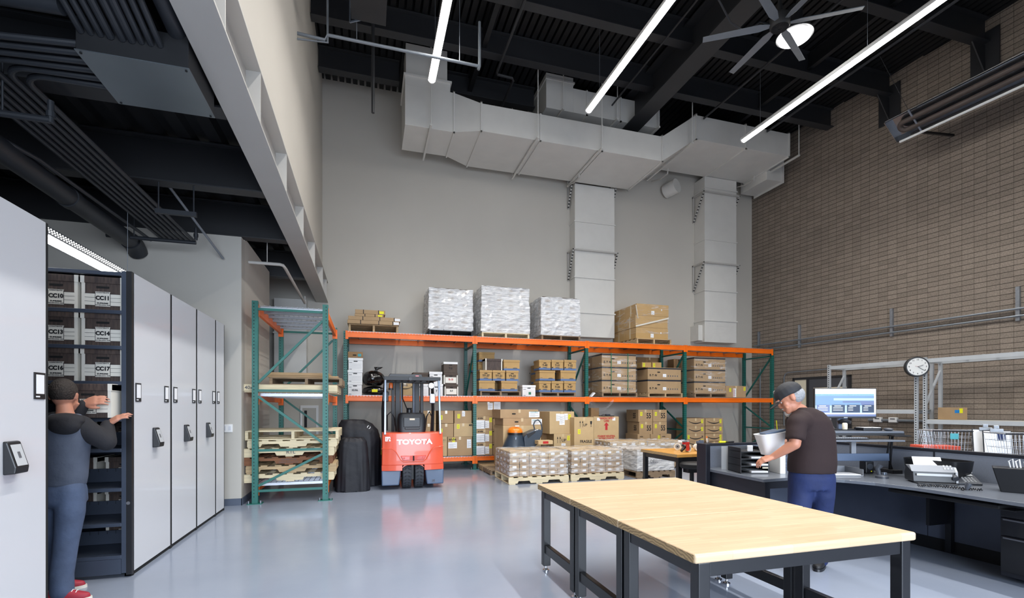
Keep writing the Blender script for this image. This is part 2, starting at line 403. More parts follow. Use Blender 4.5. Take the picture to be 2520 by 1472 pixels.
# roof beams along x
for xa, xb, lb in ((-1.02, .68, 'short dark roof beam left of the duct riser near the far wall'), (1.75, 3.9, 'short dark roof beam between the duct riser and the upper duct'), (7.05, wall_x(11.2)-.03, 'dark roof beam near the far wall right of the upper duct')):
    if xa > 7: xa = 10.9
    ibeam('roof_beam', (xa, 11.2, 8.72), (xb, 11.2, 8.72), .48, .2, 'steel_dark2', lb)
for Y, lb in ((9.75, 'long dark roof beam just in front of the white ducts'), (8.35, 'long dark roof beam between the fan and the white ducts'), (6.6, 'dark roof beam passing above the ceiling fan')):
    ibeam('roof_beam', (-1.02, Y, 8.72), (wall_x(Y)-.03, Y, 8.72), .48, .2, 'steel_dark2', lb)
ibeam('roof_girder', (6.3, -6, 8.35), (6.3, 12.24, 8.35), .75, .42, 'steel_dark2', 'wide dark roof girder running in depth beside the ceiling fan', tf=.03)
for X, lb in ((2.3, 'thin dark steel joist above the tall white duct riser'), (9.3, 'thin dark joist running in depth near the block wall')):
    ibeam('roof_joist', (X, -6, 8.85), (X, 12.24, 8.85), .34, .1, 'steel_dark', lb)
# low beams in the storage zone
for Y, lb in ((3.0, 'dark low beam nearest the viewer over the white cabinets'), (4.65, 'dark low beam just behind the hanging metal junction box'), (6.3, 'dark low beam between the junction box and the storage wall'), (8.0, 'dark low beam on top of the storage back wall'), (10.2, 'dark low beam above the tall teal rack')):
    ibeam('floor_beam', (-6.9, Y, 3.92), (-1.17, Y, 3.92), .5, .18, 'steel_dark2', lb)
# wall brackets carrying the roof beams
for Y, lb in ((8.35, 'dark beam bracket high on the block wall left of the heater'), (6.6, 'dark beam bracket high on the block wall above the heater')):
    x0 = wall_x(Y); mb = MB().box(-.03, 0, -.24, .24, 8.1-8.4, .55).prism([(-.03, -.25), (-.03, .3), (-.4, .3)], -.012, .012, 'y')
    tag(mb.build('beam_bracket', 'steel_dark2', loc=(x0-.005, Y, 8.4), bev=.003), lb, 'bracket', 'beam brackets on the block wall')
# ================================================================ DUCTS
def duct_ring(mb, x, y0, y1, z0, z1, t=.03, w=.018, ax='x'):
    # flange ring around a duct
    if ax == 'x':
        mb.box(x-w, x+w, y0-t, y0, z0-t, z1+t).box(x-w, x+w, y0-t, y1+t, z0-t, z0).box(x-w, x+w, y1, y1+t, z0-t, z1+t).box(x-w, x+w, y0-t, y1+t, z1, z1+t)
# main duct
md = thing('supply_duct', 'long white rectangular air duct crossing high in front of the far wall', 'duct', (0, 0, 7.42))
mb = MB()
def dsec(mb, xa, a, xb, b):
    # section between rectangles a,b = (y0,y1,z0,z1) at xa,xb
    vs = [(xa, a[0], a[2]), (xa, a[1], a[2]), (xa, a[1], a[3]), (xa, a[0], a[3]), (xb, b[0], b[2]), (xb, b[1], b[2]), (xb, b[1], b[3]), (xb, b[0], b[3])]
    vs = [(v[0], v[1], v[2]-7.42) for v in vs]
    mb.add(vs, [(0, 1, 2, 3), (7, 6, 5, 4), (0, 4, 5, 1), (1, 5, 6, 2), (2, 6, 7, 3), (3, 7, 4, 0)])
A1 = (10.46, 11.52, 7.42, 8.28); A2 = (10.24, 11.85, 7.42, 8.02); A3 = (10.24, 11.85, 8.11, 8.71)
X1, X2, X3, X4, X5 = .757, 1.8, 2.36, 6.87, 7.84
dsec(mb, X1, A1, X2, A1); dsec(mb, X2, A1, X3, A2); dsec(mb, X3, A2, X4, A2); dsec(mb, X4, A2, X5, A3); dsec(mb, X5, A3, 10.77, A3)
mb.build('trunk', 'duct_white', md, bev=.004)
MB().box(X1, 1.72, 10.46, 11.52, .86, 1.06).box(X1+.02, 1.66, 10.5, 11.15, 1.06, 1.76).build('roof_riser', 'duct_white', md, bev=.004)
mb = MB().box(X1-.03, 1.75, 10.43, 11.55, 1.04, 1.08)
mb.build('flange', 'duct_white', md)
for x, s in ((X2, A1), (X3, A2), (3.72, A2), (5.25, A2), (X4, A2), (X5, A3), (9.35, A3), (10.75, A3)):
    mb = MB(); duct_ring(mb, x, s[0], s[1], s[2]-7.42, s[3]-7.42); mb.build('flange', 'duct_white', md, bev=.003)
# trapeze hangers under the duct
def hanger(x, y0, y1, z, lb, ztop=9.2):
    h = thing('trapeze_hanger', lb, 'hanger', (x, (y0+y1)/2, z), group='strut hangers under the white ducts')
    d = (y1-y0)/2
    MB().box(-.02, .02, -d-.06, d+.06, -.04, 0).build('strut', 'duct_white', h)
    for s in (-1, 1): MB().cyl((0, s*(d+.04), 0), (0, s*(d+.04), ztop-z), .012, n=8).build('threaded_rod', 'duct_white', h)
hanger(1.28, 10.3, 11.7, 7.4, 'strut hanger under the leftmost deep section of the duct')
hanger(3.6, 10.1, 12.0, 7.4, 'strut hanger under the duct above the three wrapped loads')
hanger(5.16, 10.1, 12.0, 7.4, 'strut hanger under the duct at the left wall riser')
hanger(7.6, 10.1, 12.0, 7.9, 'strut hanger under the sloping duct offset')
hanger(10.9, 10.1, 12.0, 8.09, 'strut hanger at the right end of the duct by the block wall')
# end plenum by the block wall
pl = B(10.771, 11.3, 11.0, 12.0, 7.85, 8.45).build('duct_plenum', 'duct_white', bev=.006); tag(pl, 'small white plenum box joining the duct end to the block wall', 'duct')
MB().box(11.3, 11.33, 10.95, 12.05, 7.8, 8.5).build('flange', 'duct_white', pl)
# second duct above
d2 = thing('return_duct', 'shorter white air duct hanging above and behind the long duct', 'duct', (0, 0, 8.39))
MB().box(3.97, 4.65, 10.53, 11.8, 0, .81).build('trunk', 'duct_white', d2, bev=.004)
MB().box(4.65, 6.98, 10.53, 11.8, 0, .57).build('trunk', 'duct_white', d2, bev=.004)
for x in (5.0, 5.9):
    mb = MB(); duct_ring(mb, x, 10.53, 11.8, 0, .57); mb.build('flange', 'duct_white', d2)
MB().box(3.95, 4.68, 10.5, 11.83, .66, .7).build('flange', 'duct_white', d2)
hanger(4.35, 10.45, 11.95, 8.37, 'strut hanger under the left end of the upper duct')
hanger(5.75, 10.45, 11.95, 8.37, 'strut hanger under the middle of the upper duct')
hanger(6.9, 10.45, 11.95, 8.37, 'strut hanger under the right end of the upper duct')
# vertical risers on the back wall
def riser(x0, x1, yf, z0, z1, rings, brk, lb, foot=None):
    t = thing('wall_duct', lb, 'duct', ((x0+x1)/2, (yf+12.25)/2, z0), group='vertical ducts on the far wall')
    hx = (x1-x0)/2; hy = (12.24-yf)/2
    MB().box(-hx, hx, -hy, hy, 0, z1-z0).build('trunk', 'duct_white', t, bev=.004)
    for z in rings:
        MB().box(-hx-.025, hx+.025, -hy-.025, hy, z-z0-.015, z-z0+.015).build('flange', 'duct_white', t, bev=.003)
    for z in brk:
        zz = z-z0; mb = MB()
        mb.bar((-hx-.05, -hy-.05, zz), (hx+.05, -hy-.05, zz), .04, .04)
        for sx in (-1, 1):
            X = sx*(hx+.06); mb.bar((X, -hy-.05, zz), (X, hy, zz), .04, .04).bar((X, hy-.02, zz+.02), (X, hy-.02, zz-.75), .04, .04).bar((X, -hy-.03, zz), (X, hy-.03, zz-.72), .035, .035)
            for q in range(11):
                f = q/10; mb.box(X-.022, X+.022, -hy-.06+f*(2*hy), -hy-.045+f*(2*hy), zz-.72*f-.012, zz-.72*f+.012, 1)
        mb.build('wall_bracket', ['beam_paint', 'slot'], t)
    if foot: MB().box(-hx-.14, -hx+.01, -hy+.1, hy, .05, .5).build('foot_box', 'duct_white', t, bev=.004)
    return t
zr = lambda px, py, Y: fz(px, py, Y)
x0, x1, yf = 5.30, 6.48, 11.89
riser(x0, x1, yf, zr(1460, 830, yf), 7.41, [zr(1460, p, yf) for p in (549, 685, 771)], [zr(1460, 619, yf), zr(1460, 440, yf)], 'white vertical duct on the far wall above the third rack bay')
x0, x1, yf = 9.32, 10.43, 11.78
riser(x0, x1, yf, zr(1770, 843, yf), 8.1, [zr(1770, p, yf) for p in (466, 593, 717, 790)], [zr(1770, 650, yf), zr(1770, 478, yf)], 'white vertical duct on the far wall nearest the block wall', foot=True)
tag(MB().cyl((8.45, 11.86, 7.75), (8.3, 12.2, 7.7), .2, n=24).build('round_duct', 'duct_white', smooth=True), 'short round white duct stub entering the far wall', 'duct')
# roof drains / small P-trap pipes under duct
for x, z, lb in ((5.15, 7.3, 'small white sprinkler pipe hook below the duct at the left riser'), (7.75, 7.75, 'small white pipe hook below the sloping duct'), (10.6, 7.95, 'small white pipe hook below the duct end')):
    tag(MB().tube([(0, .35, .1), (0, 0, 0), (0, -.05, -.02), (0, -.4, -.02), (0, -.42, .1)], .02, 8).build('drain_pipe', 'beam_paint', loc=(x, 11.7, z), smooth=True), lb, 'pipe')
# low duct at the back wall behind the girder
lo = tag(B(-2.03, -1.35, 12.0, 12.24, 2.2, 3.9).build('low_duct', 'duct_white', bev=.004), 'pale duct on the far wall above the tall teal rack', 'duct')
for z in (3.62, 3.1): B(-2.05, -1.33, 11.97, 12.24, z, z+.03).build('flange', 'duct_white', lo)
# ================================================================ CEILING LIGHTS
def tube_light(X, Y0, Y1, Z, lb):
    t = thing('linear_light', lb, 'light', (X, Y1, Z), group='long tube lights hung from the roof')
    MB().cyl((0, Y0-Y1, 0), (0, 0, 0), .07, n=20).build('diffuser', 'tube_glow', t, smooth=True)
    MB().prism([(.074*math.cos(a), .074*math.sin(a)) for a in [R(-22)+R(224)*k/12 for k in range(13)]], Y0-Y1, .0, 'y').build('housing', 'box_white', t, smooth=True)
    MB().cyl((0, -.001, 0), (0, .03, 0), .072, n=20).build('end_cap', 'box_white', t, smooth=True)
    l = bpy.data.lights.new('lamp_output', 'AREA'); l.shape = 'RECTANGLE'; l.size = .11; l.size_y = Y1-Y0; l.energy = 210; l.color = (1, .975, .93); l.spread = R(130)
    lo_ = bpy.data.objects.new('lamp_output', l); COL.objects.link(lo_); lo_.parent = t; lo_.location = (0, (Y0-Y1)/2, -.073)
    y = -.5
    while y > Y0-Y1:
        MB().cyl((0, y, .06), (0, y, 9.2-Z), .004, n=6).build('suspension_wire', 'galv', t); y -= 2.4
tube_light(1.16, -1.5, 9.2, 7.63, 'leftmost long glowing tube light, ending above the deep duct section')
tube_light(4.41, -1.5, 9.2, 7.63, 'middle long glowing tube light, ending at the upper duct')
tube_light(8.34, -1.5, 9.2, 7.63, 'rightmost long glowing tube light, ending over the right duct section')
# conduit beside the right light
tag(MB().tube([(9.95, -2, 8.6), (9.95, 10.15, 8.6)], .03, 8).build('light_conduit', 'conduit_dark', smooth=True), 'thin dark conduit running beside the rightmost tube light', 'conduit')
# fan
fan = thing('ceiling_fan', 'large six-blade ceiling fan with dark hub in front of the round lamp', 'fan', (6.37, 6.24, 7.6))
MB().lathe((0, 0, 0), [(.001, -.06), (.13, -.06), (.15, -.03), (.15, .12), (.1, .16), (.05, .2), (.04, .3), (.001, .3)], 28).build('hub', 'steel_dark', fan, smooth=True)
mb = MB()
for k in range(32):
    a = 2*PI*k/32; mb.bar((.03*math.cos(a), .03*math.sin(a), -.065), (.12*math.cos(a+.25), .12*math.sin(a+.25), -.065), .006, .006)
mb.build('hub_grille', 'steel_dark2', fan)
MB().cyl((0, 0, .3), (0, 0, 1.6), .03).build('downrod', 'steel_dark', fan, smooth=True)
for k in range(6):
    bl = MB().prism([(.14, -.03), (.3, -.065), (1.16, -.05), (1.16, .05), (.3, .065), (.14, .03)], -.006, .006, 'z')
    bl.xf(Matrix.Rotation(R(12), 4, 'X')); bl.xf(Matrix.Rotation(R(87+60*k), 4, 'Z')); bl.build('fan_blade', 'conduit_grey', fan, bev=.003)
MB().box(-.02, .02, -.175, -.15, .02, .09).build('blue_tag', 'bluefoil', fan).rotation_euler = (0, 0, R(-70))
hb = thing('high_bay_lamp', 'round glowing high bay lamp behind the fan blades', 'light', (7.42, 6.94, 8.12))
MB().lathe((0, 0, 0), [(.001, 0), (.26, 0), (.27, .02), (.2, .06), (.001, .07)], 32).build('lens', 'lamp_glow', hb, smooth=True)
MB().lathe((0, 0, 0), [(.2, .075), (.22, .09), (.3, .03), (.31, .04), (.2, .2), (.13, .3), (.12, .55), (.001, .56)], 32).build('housing', 'steel_dark2', hb, smooth=True)
MB().cyl((0, 0, .5), (0, 0, 1.1), .02).build('stem', 'steel_dark', hb, smooth=True)
# radiant heater
ht = thing('radiant_heater', 'long tilted infrared tube heater hung beside the block wall', 'heater', (10.72, 7.2, 7.3), rz=R(5))
ang = R(-38)
def hx(a, b): return (a*math.cos(ang)-b*math.sin(ang), a*math.sin(ang)+b*math.cos(ang))
prof = [(-.27, -.04), (-.2, .07), (.2, .07), (.27, -.04)]
mb = MB(); P = [hx(*q) for q in prof]
for i in range(3):
    a, b = P[i], P[i+1]; n = Vector((-(b[1]-a[1]), 0, b[0]-a[0])).normalized()*.012
    mb.add([(a[0], -7.5, a[1]), (b[0], -7.5, b[1]), (b[0], .35, b[1]), (a[0], .35, a[1])]+[(p[0]+n.x, y, p[1]+n.z) for y in (-7.5, .35) for p in ((a, b) if y < 0 else (b, a))], [(0, 1, 2, 3), (7, 6, 5, 4), (0, 4, 5, 1), (2, 6, 7, 3), (1, 5, 6, 2), (3, 7, 4, 0)])
mb.build('reflector', 'heater_refl', ht)
MB().prism(P+[hx(.27, -.06), hx(-.27, -.06)][::1], .35, .36, 'y').build('end_plate', 'heater_refl', ht)
a, b = hx(-.09, -.03), hx(.1, -.03)
pts = [(a[0], -7.5, a[1]), (a[0], .08, a[1])]+[((a[0]+b[0])/2-math.cos(t)*(b[0]-a[0])/2, .08+.1*math.sin(t), (a[1]+b[1])/2-math.cos(t)*(b[1]-a[1])/2) for t in [PI*k/8 for k in range(1, 8)]]+[(b[0], .08, b[1]), (b[0], -7.5, b[1])]
MB().tube(pts, .05, 14).build('burner_tube', 'heater_tube', ht, smooth=True)
c = hx(.29, -.05); c2 = hx(-.29, -.05)
MB().bar((c2[0], -.1, c2[1]), (c[0], -.1, c[1]), .03, .02).build('cross_bracket', 'alu', ht)
MB().bar((c[0], -.1, c[1]), (.98, -.25, -.2), .04, .04).build('wall_arm', 'black_metal', ht)
MB().tube([(c[0]-.02, -7.5, c[1]), (c[0]-.02, .3, c[1])], .025, 8).build('edge_trim', 'box_white', ht)
MB().cyl((c2[0], -.1, c2[1]), (c2[0]-.6, .3, 1.8), .004, n=6).build('suspension_wire', 'steel_dark2', ht)
# ================================================================ HIGH PIPES
def pipe(name, pts, r, m, lb, cat='pipe', n=8, group=None):
    return tag(MB().tube(pts, r, n).build(name, m, smooth=True), lb, cat, group)
pz = 7.3
def ap(px, py, Y): return (fx(px, Y), Y, fz(px, py, Y))
pp = thing('sprinkler_pipe', 'grey sprinkler branch pipe with drops crossing in front of the left tube light', 'pipe', (0, 0, 0))
a = ap(765, 88, 8.0); b = ap(806, 86, 8.0); c = ap(1180, 157, 8.0)
MB().tube([(a[0]-.3, 8, a[2]-.0), (a[0]+.2, 8, a[2]-.02), (b[0], 8, b[2]), (c[0], 8, b[2])], .025, 10).build('branch_line', 'conduit_grey', pp, smooth=True)
MB().tube([(a[0]-.3, 8, a[2]-.1), (b[0], 8, b[2]-.12), (b[0], 8, 9.2)], .016, 8).build('drop_line', 'conduit_grey', pp, smooth=True)
MB().tube([(c[0]-.02, 8, b[2]-.06), (c[0], 8, b[2]+.0), (c[0], 8, b[2]+.75)], .024, 8).build('riser_nipple', 'conduit_grey', pp, smooth=True)
for px in (878, 1131):
    X = fx(px, 8.0); MB().cyl((X, 8, b[2]), (X, 8, 9.2), .006, n=6).build('hanger_rod', 'conduit_grey', pp)
a = ap(918, 278, 9.4)
pipe('downrod_pipe', [(a[0], 9.4, a[2]), (a[0], 9.4, 9.2)], .03, 'steel_dark2', 'dark vertical pipe dropping left of the deep duct section')
pipe('ceiling_conduit', [(2.65, -2, 8.6), (2.65, 10.0, 8.6), (2.68, 10.08, 8.6), (3.02, 10.1, 8.6), (3.06, 10.18, 8.6), (3.06, 12.2, 8.6)], .03, 'steel_dark2', 'dark jogging conduit under the roof deck between left and middle lights', 'conduit')
pipe('ceiling_conduit', [(5.6, -2, 8.65), (5.6, 10.4, 8.65)], .02, 'steel_dark2', 'thin straight dark conduit right of the middle tube light', 'conduit')
pipe('ceiling_conduit', [(8.0, -2, 8.6), (8.0, 10.15, 8.6)], .025, 'steel_dark2', 'dark conduit under the roof passing behind the round lamp', 'conduit')
pipe('ceiling_cable', [(4.9, 6.4, 8.6), (5.4, 6.6, 8.2), (5.9, 6.8, 7.95), (6.3, 6.9, 7.95), (6.8, 7.1, 8.4), (7.4, 7.3, 8.6)], .016, 'conduit_dark', 'drooping dark cable loop left of the ceiling fan', 'cable')
rh = thing('reflector_heater', 'black-backed hanging heater at the top edge left of the left tube light', 'heater', (ap(880, 12, 7.6)[0], 7.6, ap(880, 12, 7.6)[2]))
MB().box(-.1, .42, -5, .3, 0, .1).build('reflector', 'steel_dark2', rh); MB().bar((-.12, .31, -.05), (-.12, .31, .35), .02, .02).bar((-.12, .31, -.05), (.42, .31, .2), .02, .02).build('end_frame', 'alu', rh)
for s in (-.1, .4): MB().cyl((s, .2, .1), (s, .2, 1.6), .01, n=6).build('hanger_rod', 'alu', rh)
# ================================================================ STORAGE ZONE CEILING SERVICES
for k in range(7):
    X = -2.35-.066*k; r = .34+.066*k*0
    yb = 4.26+.06*(0)-.075*k*-1*0
    pts = [(X, 7.85, 3.77), (X, 4.4-.07*k, 3.77)]
    cx, cy, rr = X+.16, 4.4-.07*k, .16
    for t in range(1, 7): pts.append((cx-rr*math.cos(PI/2*t/6), cy-rr*math.sin(PI/2*t/6), 3.77))
    pts.append((-1.83, 4.24-.07*k, 3.77+.012*k))
    if k > 5: pts = [(X, 7.85, 3.77), (X, -3, 3.77)]
    pipe('bundle_conduit', pts, .021, 'conduit_dark', ['innermost', 'second', 'third', 'fourth', 'fifth', 'sixth', 'outermost straight'][k]+' dark conduit of the bundle curving from the storage wall to the junction box', 'conduit', 10, 'conduit bundle under the low ceiling')
jb = thing('junction_box', 'hanging sheet metal junction box with bright bottom plate among dark conduits', 'junction box', (-1.5, 4.11, 3.75))
MB().box(-.32, .32, -.29, .29, 0, .22).build('housing', 'steel_dark', jb, bev=.004)
MB().box(-.325, .325, -.295, .295, -.006, 0).build('bottom_plate', 'box_plate', jb)
mb = MB()
for sx in (-1, 1):
    for sy in (-1, 1): mb.cyl((sx*.3, sy*.27, -.012), (sx*.3, sy*.27, -.004), .008, n=8)
mb.build('screw', 'slot', jb)
rr = [.02, .02, .02, .025, .025, .025, .02, .02, .02]
for k in range(9):
    X = -1.79+.054*k+(.012 if k > 3 else 0)
    ec = pipe('entry_conduit', [(X, 3.82, 3.87), (X, 3.4, 3.97), (X, 3.05, 4.1), (X, 2.4, 4.35), (X, 1, 4.4)], rr[k], 'conduit_dark', 'dark conduit entering the near side of the junction box, '+['first', 'second', 'third', 'fourth', 'fifth', 'sixth', 'seventh', 'eighth', 'ninth'][k]+' from its left', 'conduit', 10, 'conduits feeding the junction box')
    MB().cyl((X, 3.5, 3.945), (X, 3.46, 3.955), rr[k]+.008, n=10).build('coupling_ring', 'conduit_dark', ec, smooth=True)
pipe('feed_pipe', [(-1.25, 3.95, 3.98), (-1.25, 3.3, 4.05), (-1.25, 2.4, 4.35), (-1.25, .5, 4.38)], .06, 'conduit_dark', 'thick dark pipe passing over the right corner of the junction box', n=16)
pipe('drain_main', [(-3.03, -2, 3.64), (-3.03, 7.7, 3.64)], .1, 'conduit_dark', 'thick dark drain pipe running in depth above the white cabinets', n=20)
dm = [o for o in COL.objects if o.name.startswith('drain_main')][0]
MB().cyl((-3.03, 6.2, 3.64), (-3.03, 6.3, 3.64), .112, n=20).build('coupling', 'conduit_dark', dm, smooth=True)
MB().tube([(-3.03, 7.62, 3.64), (-3.03, 7.75, 3.62), (-3.03, 7.86, 3.55)], .115, 20).build('elbow', 'conduit_dark', dm, smooth=True)
pipe('thick_conduit', [(-3.6, 3.9, 3.95), (-2.2, 3.75, 3.95), (-1.83, 3.7, 3.93)], .05, 'conduit_dark', 'thick dark pipe reaching the junction box from the left frame edge', n=14)
pipe('swept_conduit', [(-4.2, 4.6, 3.7), (-3.3, 4.75, 3.7), (-3.0, 5.1, 3.7), (-2.9, 5.5, 3.7), (-2.88, 7.85, 3.74)], .02, 'conduit_dark', 'single dark conduit sweeping left of the bundle above the drain pipe', 'conduit')
def sprk(pts, head, m, lb, rods=()):
    t = tag(MB().tube(pts, .024, 10).build('sprinkler_line', m, smooth=True), lb, 'pipe')
    x, y, z = head
    MB().cyl((x, y, z-.02), (x, y, z+.14), .02, n=10).cyl((x, y, z+.02), (x, y, z+.06), .028, n=10).build('sprinkler_head', m, t, smooth=True)
    for q in rods: MB().cyl(q, (q[0], q[1], q[2]+.5), .007, n=6).build('hanger_rod', m, t)
    return t
sprk([(-3.8, 4.35, 3.52), (-2.22, 4.35, 3.52)], (-2.22, 4.35, 3.52), 'conduit_dark', 'dark sprinkler branch pipe under the conduit bundle at the left edge', [(-2.5, 4.35, 3.52)])
sprk([(-3.2, 7.4, 3.62), (-2.2, 7.4, 3.62)], (-2.2, 7.4, 3.68), 'conduit_dark', 'dark sprinkler branch crossing in front of the storage wall top', [(-2.9, 7.4, 3.62)])
a = ap(598, 643, 8.3); b = ap(683, 648, 8.3)
sprk([(-1.76, 8.3, 3.66), (-1.32, 8.3, 3.66), (-1.28, 8.34, 3.66), (-1.26, 8.45, 3.64), (-1.26, 10.9, 3.6)], (-1.26, 10.9, 3.6), 'beam_paint', 'pale sprinkler pipe bending under the girder above the tall teal rack', [(-1.5, 8.3, 3.66)])
tr = thing('strut_trapeze', 'dark hanging strut trapeze between conduit bundle and girder', 'hanger', (-2.05, 6.25, 3.6))
MB().box(-.2, .2, -.02, .02, -.03, .02).build('strut', 'conduit_dark', tr)
for s in (-.17, .17): MB().cyl((s, 0, 0), (s, 0, .34), .008, n=6).build('threaded_rod', 'conduit_dark', tr)
pipe('brace_rod', [(-2.35, 6.35, 4.2), (-1.98, 7.8, 3.55)], .016, 'conduit_grey', 'grey diagonal brace rod in front of the storage wall top')
# aisle light above the shelving
al = thing('aisle_light', 'slim suspended aisle light with perforated upper side glowing above the shelving', 'light', (-2.75, 5.75, 2.93))
MB().prism([(-.09, 0), (.09, 0), (.05, .09), (-.05, .09)], -1.5, 1.25, 'y').build('housing', 'galv', al)
MB().box(-.06, .06, -1.49, 1.24, -.008, 0).build('lens', 'led_glow', al)
mb = MB()
for k in range(60):
    for j in range(3):
        y = -1.4+k*.043; f = .25+.25*j; X = .09-.04*f+.001; mb.box(X, X+.003, y+.01*j-.006, y+.01*j+.006, .09*f-.005, .09*f+.005)
mb.build('perforation', 'perf_glow', al)
for y in (-1.2, 1.1): MB().cyl((0, y, .09), (0, y, 1.45), .003, n=6).build('suspension_wire', 'galv', al)
# conduits and struts on the block wall
def wp(Y, z, off): return (wall_x(Y)-off, Y, z)
wc = []
for z, lb in ((3.31, 'upper of two grey conduits running along the block wall'), (3.17, 'lower of two grey conduits running along the block wall')):
    pipe('wall_conduit', [wp(12.1, z, .06), wp(5.9, z, .06), wp(2.5, z, .06)], .02, 'conduit_grey', lb, 'conduit')
for px, y0, y1, lb in ((1869, 817, 853, 'nearest the far wall'), (1969, 800, 856, 'above the rack end'), (2196, 760, 828, 'above the wall clock'), (2507, 706, 790, 'at the right picture edge')):
    t0 = tt(px); Y = (11.42+12.25*.0875)/(t0+.0875); X = wall_x(Y); z = zc(X, Y)/FPX
    tag(B(-.045, 0, -.03, .03, HC+(HY-y1)*z, HC+(HY-y0)*z).build('strut_channel', 'galv', loc=(X-.002, Y, 0), rz=R(5)), 'vertical galvanised strut on the block wall '+lb, 'strut', 'struts on the block wall')
Y0 = 10.9
pipe('door_conduit', [wp(11.1, .9, .04), wp(11.1, 2.28, .04), wp(11.06, 2.38, .04), wp(10.96, 2.42, .04), wp(8.9, 2.44, .04)], .016, 'conduit_grey', 'thin conduit rising beside the door frame and turning along the block wall', 'conduit')
pipe('low_conduit', [wp(8.8, 1.12, .04), wp(5, 1.12, .04)], .03, 'conduit_grey', 'horizontal grey raceway low on the block wall behind the steel shelving', 'conduit')
pipe('rack_conduit', [wp(11.9, 0.1, .05), wp(11.9, 2.6, .05)], .02, 'conduit_grey', 'vertical grey conduit in the corner behind the rack end', 'conduit')
for px, lb in ((2163, 'left white wall device box below the steel shelving rail'), (2201, 'right white wall device box with dark slot on the block wall')):
    t0 = tt(px); Y = (11.42+12.25*.0875)/(t0+.0875); X = wall_x(Y)
    o = tag(B(-.07, 0, -.09, .09, -.06, .06).build('wall_device', 'box_white', loc=(X-.002, Y, 1.13), rz=R(5), bev=.008), lb, 'device')
    B(-.073, -.07, -.05, .05, .01, .035).build('slot', 'ink_grey', o)
# ================================================================ DOOR IN THE BLOCK WALL
t0 = tt(1953); Ya = (11.42+12.25*.0875)/(t0+.0875); t0 = tt(2096); Yb2 = (11.42+12.25*.0875)/(t0+.0875)
Ld = (Ya-Yb2)/math.cos(R(5)); Yc = (Ya+Yb2)/2
dr = bpy.data.objects.new('door_1', None); COL.objects.link(dr); struct(dr); dr.location = (wall_x(Yc)-.0, Yc, 0); dr.rotation_euler = (0, 0, R(5))
h = Ld/2
mb = MB().box(-.05, .02, h-.06, h, 0, 2.25).box(-.05, .02, -h, -h+.06, 0, 2.25).box(-.05, .02, -h, h, 2.19, 2.25).box(-.05, .02, h-.5, h-.42, 0, 2.19)
mb.build('door_frame', 'steel_dark2', dr, bev=.004)
MB().box(-.04, 0, -h+.06, h-.5, 0, 2.19).build('door_leaf', 'door_grey', dr)
MB().box(-.045, -.04, -h+.1, h-.62, 1.55, 1.95).build('leaf_window', 'cream', dr)
MB().box(-.03, 0, h-.42, h-.06, .1, 2.19).build('side_glass', 'cream', dr)
MB().box(-.035, -.03, h-.42, h-.06, 1.3, 1.36).build('glass_strip', 'ink', dr)
# small panel in the far wall behind the tall rack
x0, x1 = fx(742, 12.2), fx(780, 12.2)
ep = tag(B(-.2, .2, -.03, 0, -.4, .4).build('extinguisher_cabinet', 'box_white', loc=((x0+x1)/2, 12.245, fz(760, 1040, 12.2)), bev=.006), 'white recessed cabinet with narrow dark window on the far wall behind the tall rack', 'cabinet')
B(-.15, .15, -.034, -.03, -.34, .34).build('door', 'wall_white', ep); B(-.11, -.05, -.037, -.034, -.2, .28).build('slit_window', 'ink', ep)
# light switches on the partition
for px, lb in ((553, 'left light switch plate beside the last white cabinet'), (566, 'right light switch plate beside the last white cabinet')):
    o = tag(B(-.035, .035, -.01, 0, -.057, .057).build('light_switch', 'box_white', loc=(fx(px, 7.86), 7.858, 1.12), bev=.003), lb, 'switch'); B(-.016, .016, -.014, -.01, -.03, .03).build('rocker', 'panel_white', o)
# ================================================================ PALLET RACKS
YR = 10.91; YRB = 11.96
XP = [-.457, 2.354, 5.166, 7.998, 10.86]
ZB = [(.30, .2), (1.677, 1.56), (3.047, 2.92)]       # beam top / bottom
def rack_post(mb, x, y, h, face='y'):
    mb.box(x-.038, x+.038, y-.038, y+.038, 0, h, 0)
    z = .08
    while z < h-.03:
        for s in (-.018, .018):
            if face == 'y': mb.box(x+s-.006, x+s+.006, y-.0395, y-.038, z, z+.022, 1)
            else: mb.box(x+s-.006, x+s+.006, y-.0395, y-.038, z, z+.016, 1)
            mb.box(x-.0395, x-.038, y+s-.006, y+s+.006, z, z+.02, 1)
        z += .0508
def foot(x, y, par, m='green_rack'):
    mb = MB().box(x-.1, x+.1, y-.08, y+.08, 0, .01)
    for s in (-.08, .08): mb.cyl((x+s, y-.05, .01), (x+s, y-.05, .05), .009, n=8, m=1)
    return mb.build('foot_plate', [m, 'galv'], par)
pr = thing('pallet_rack', 'long four-bay pallet rack with orange beams and teal posts along the far wall', 'rack', (0, 0, 0))
for i, x in enumerate(XP):
    up = None
    for y in (YR, YRB):
        mb = MB(); rack_post(mb, x, y, 3.05); o = mb.build('post', ['green_rack', 'slot'], pr); foot(x, y, o)
    mb = MB()
    for z in (.15, .83, 1.66, 2.86): mb.bar((x, YR, z), (x, YRB, z), .035, .04)
    mb.bar((x, YR+.03, .78), (x, YRB-.03, .2), .035, .035).bar((x, YRB-.03, 1.46), (x, YR+.03, .88), .035, .035).bar((x, YR+.03, 2.82), (x, YRB-.03, 1.72), .035, .035)
    mb.build('frame_bracing', 'green_rack', pr)
def connector(mb, x, y, zt, s=1): mb.box(x-.03, x+.03, y-.05, y-.039, zt-.17, zt+.01)
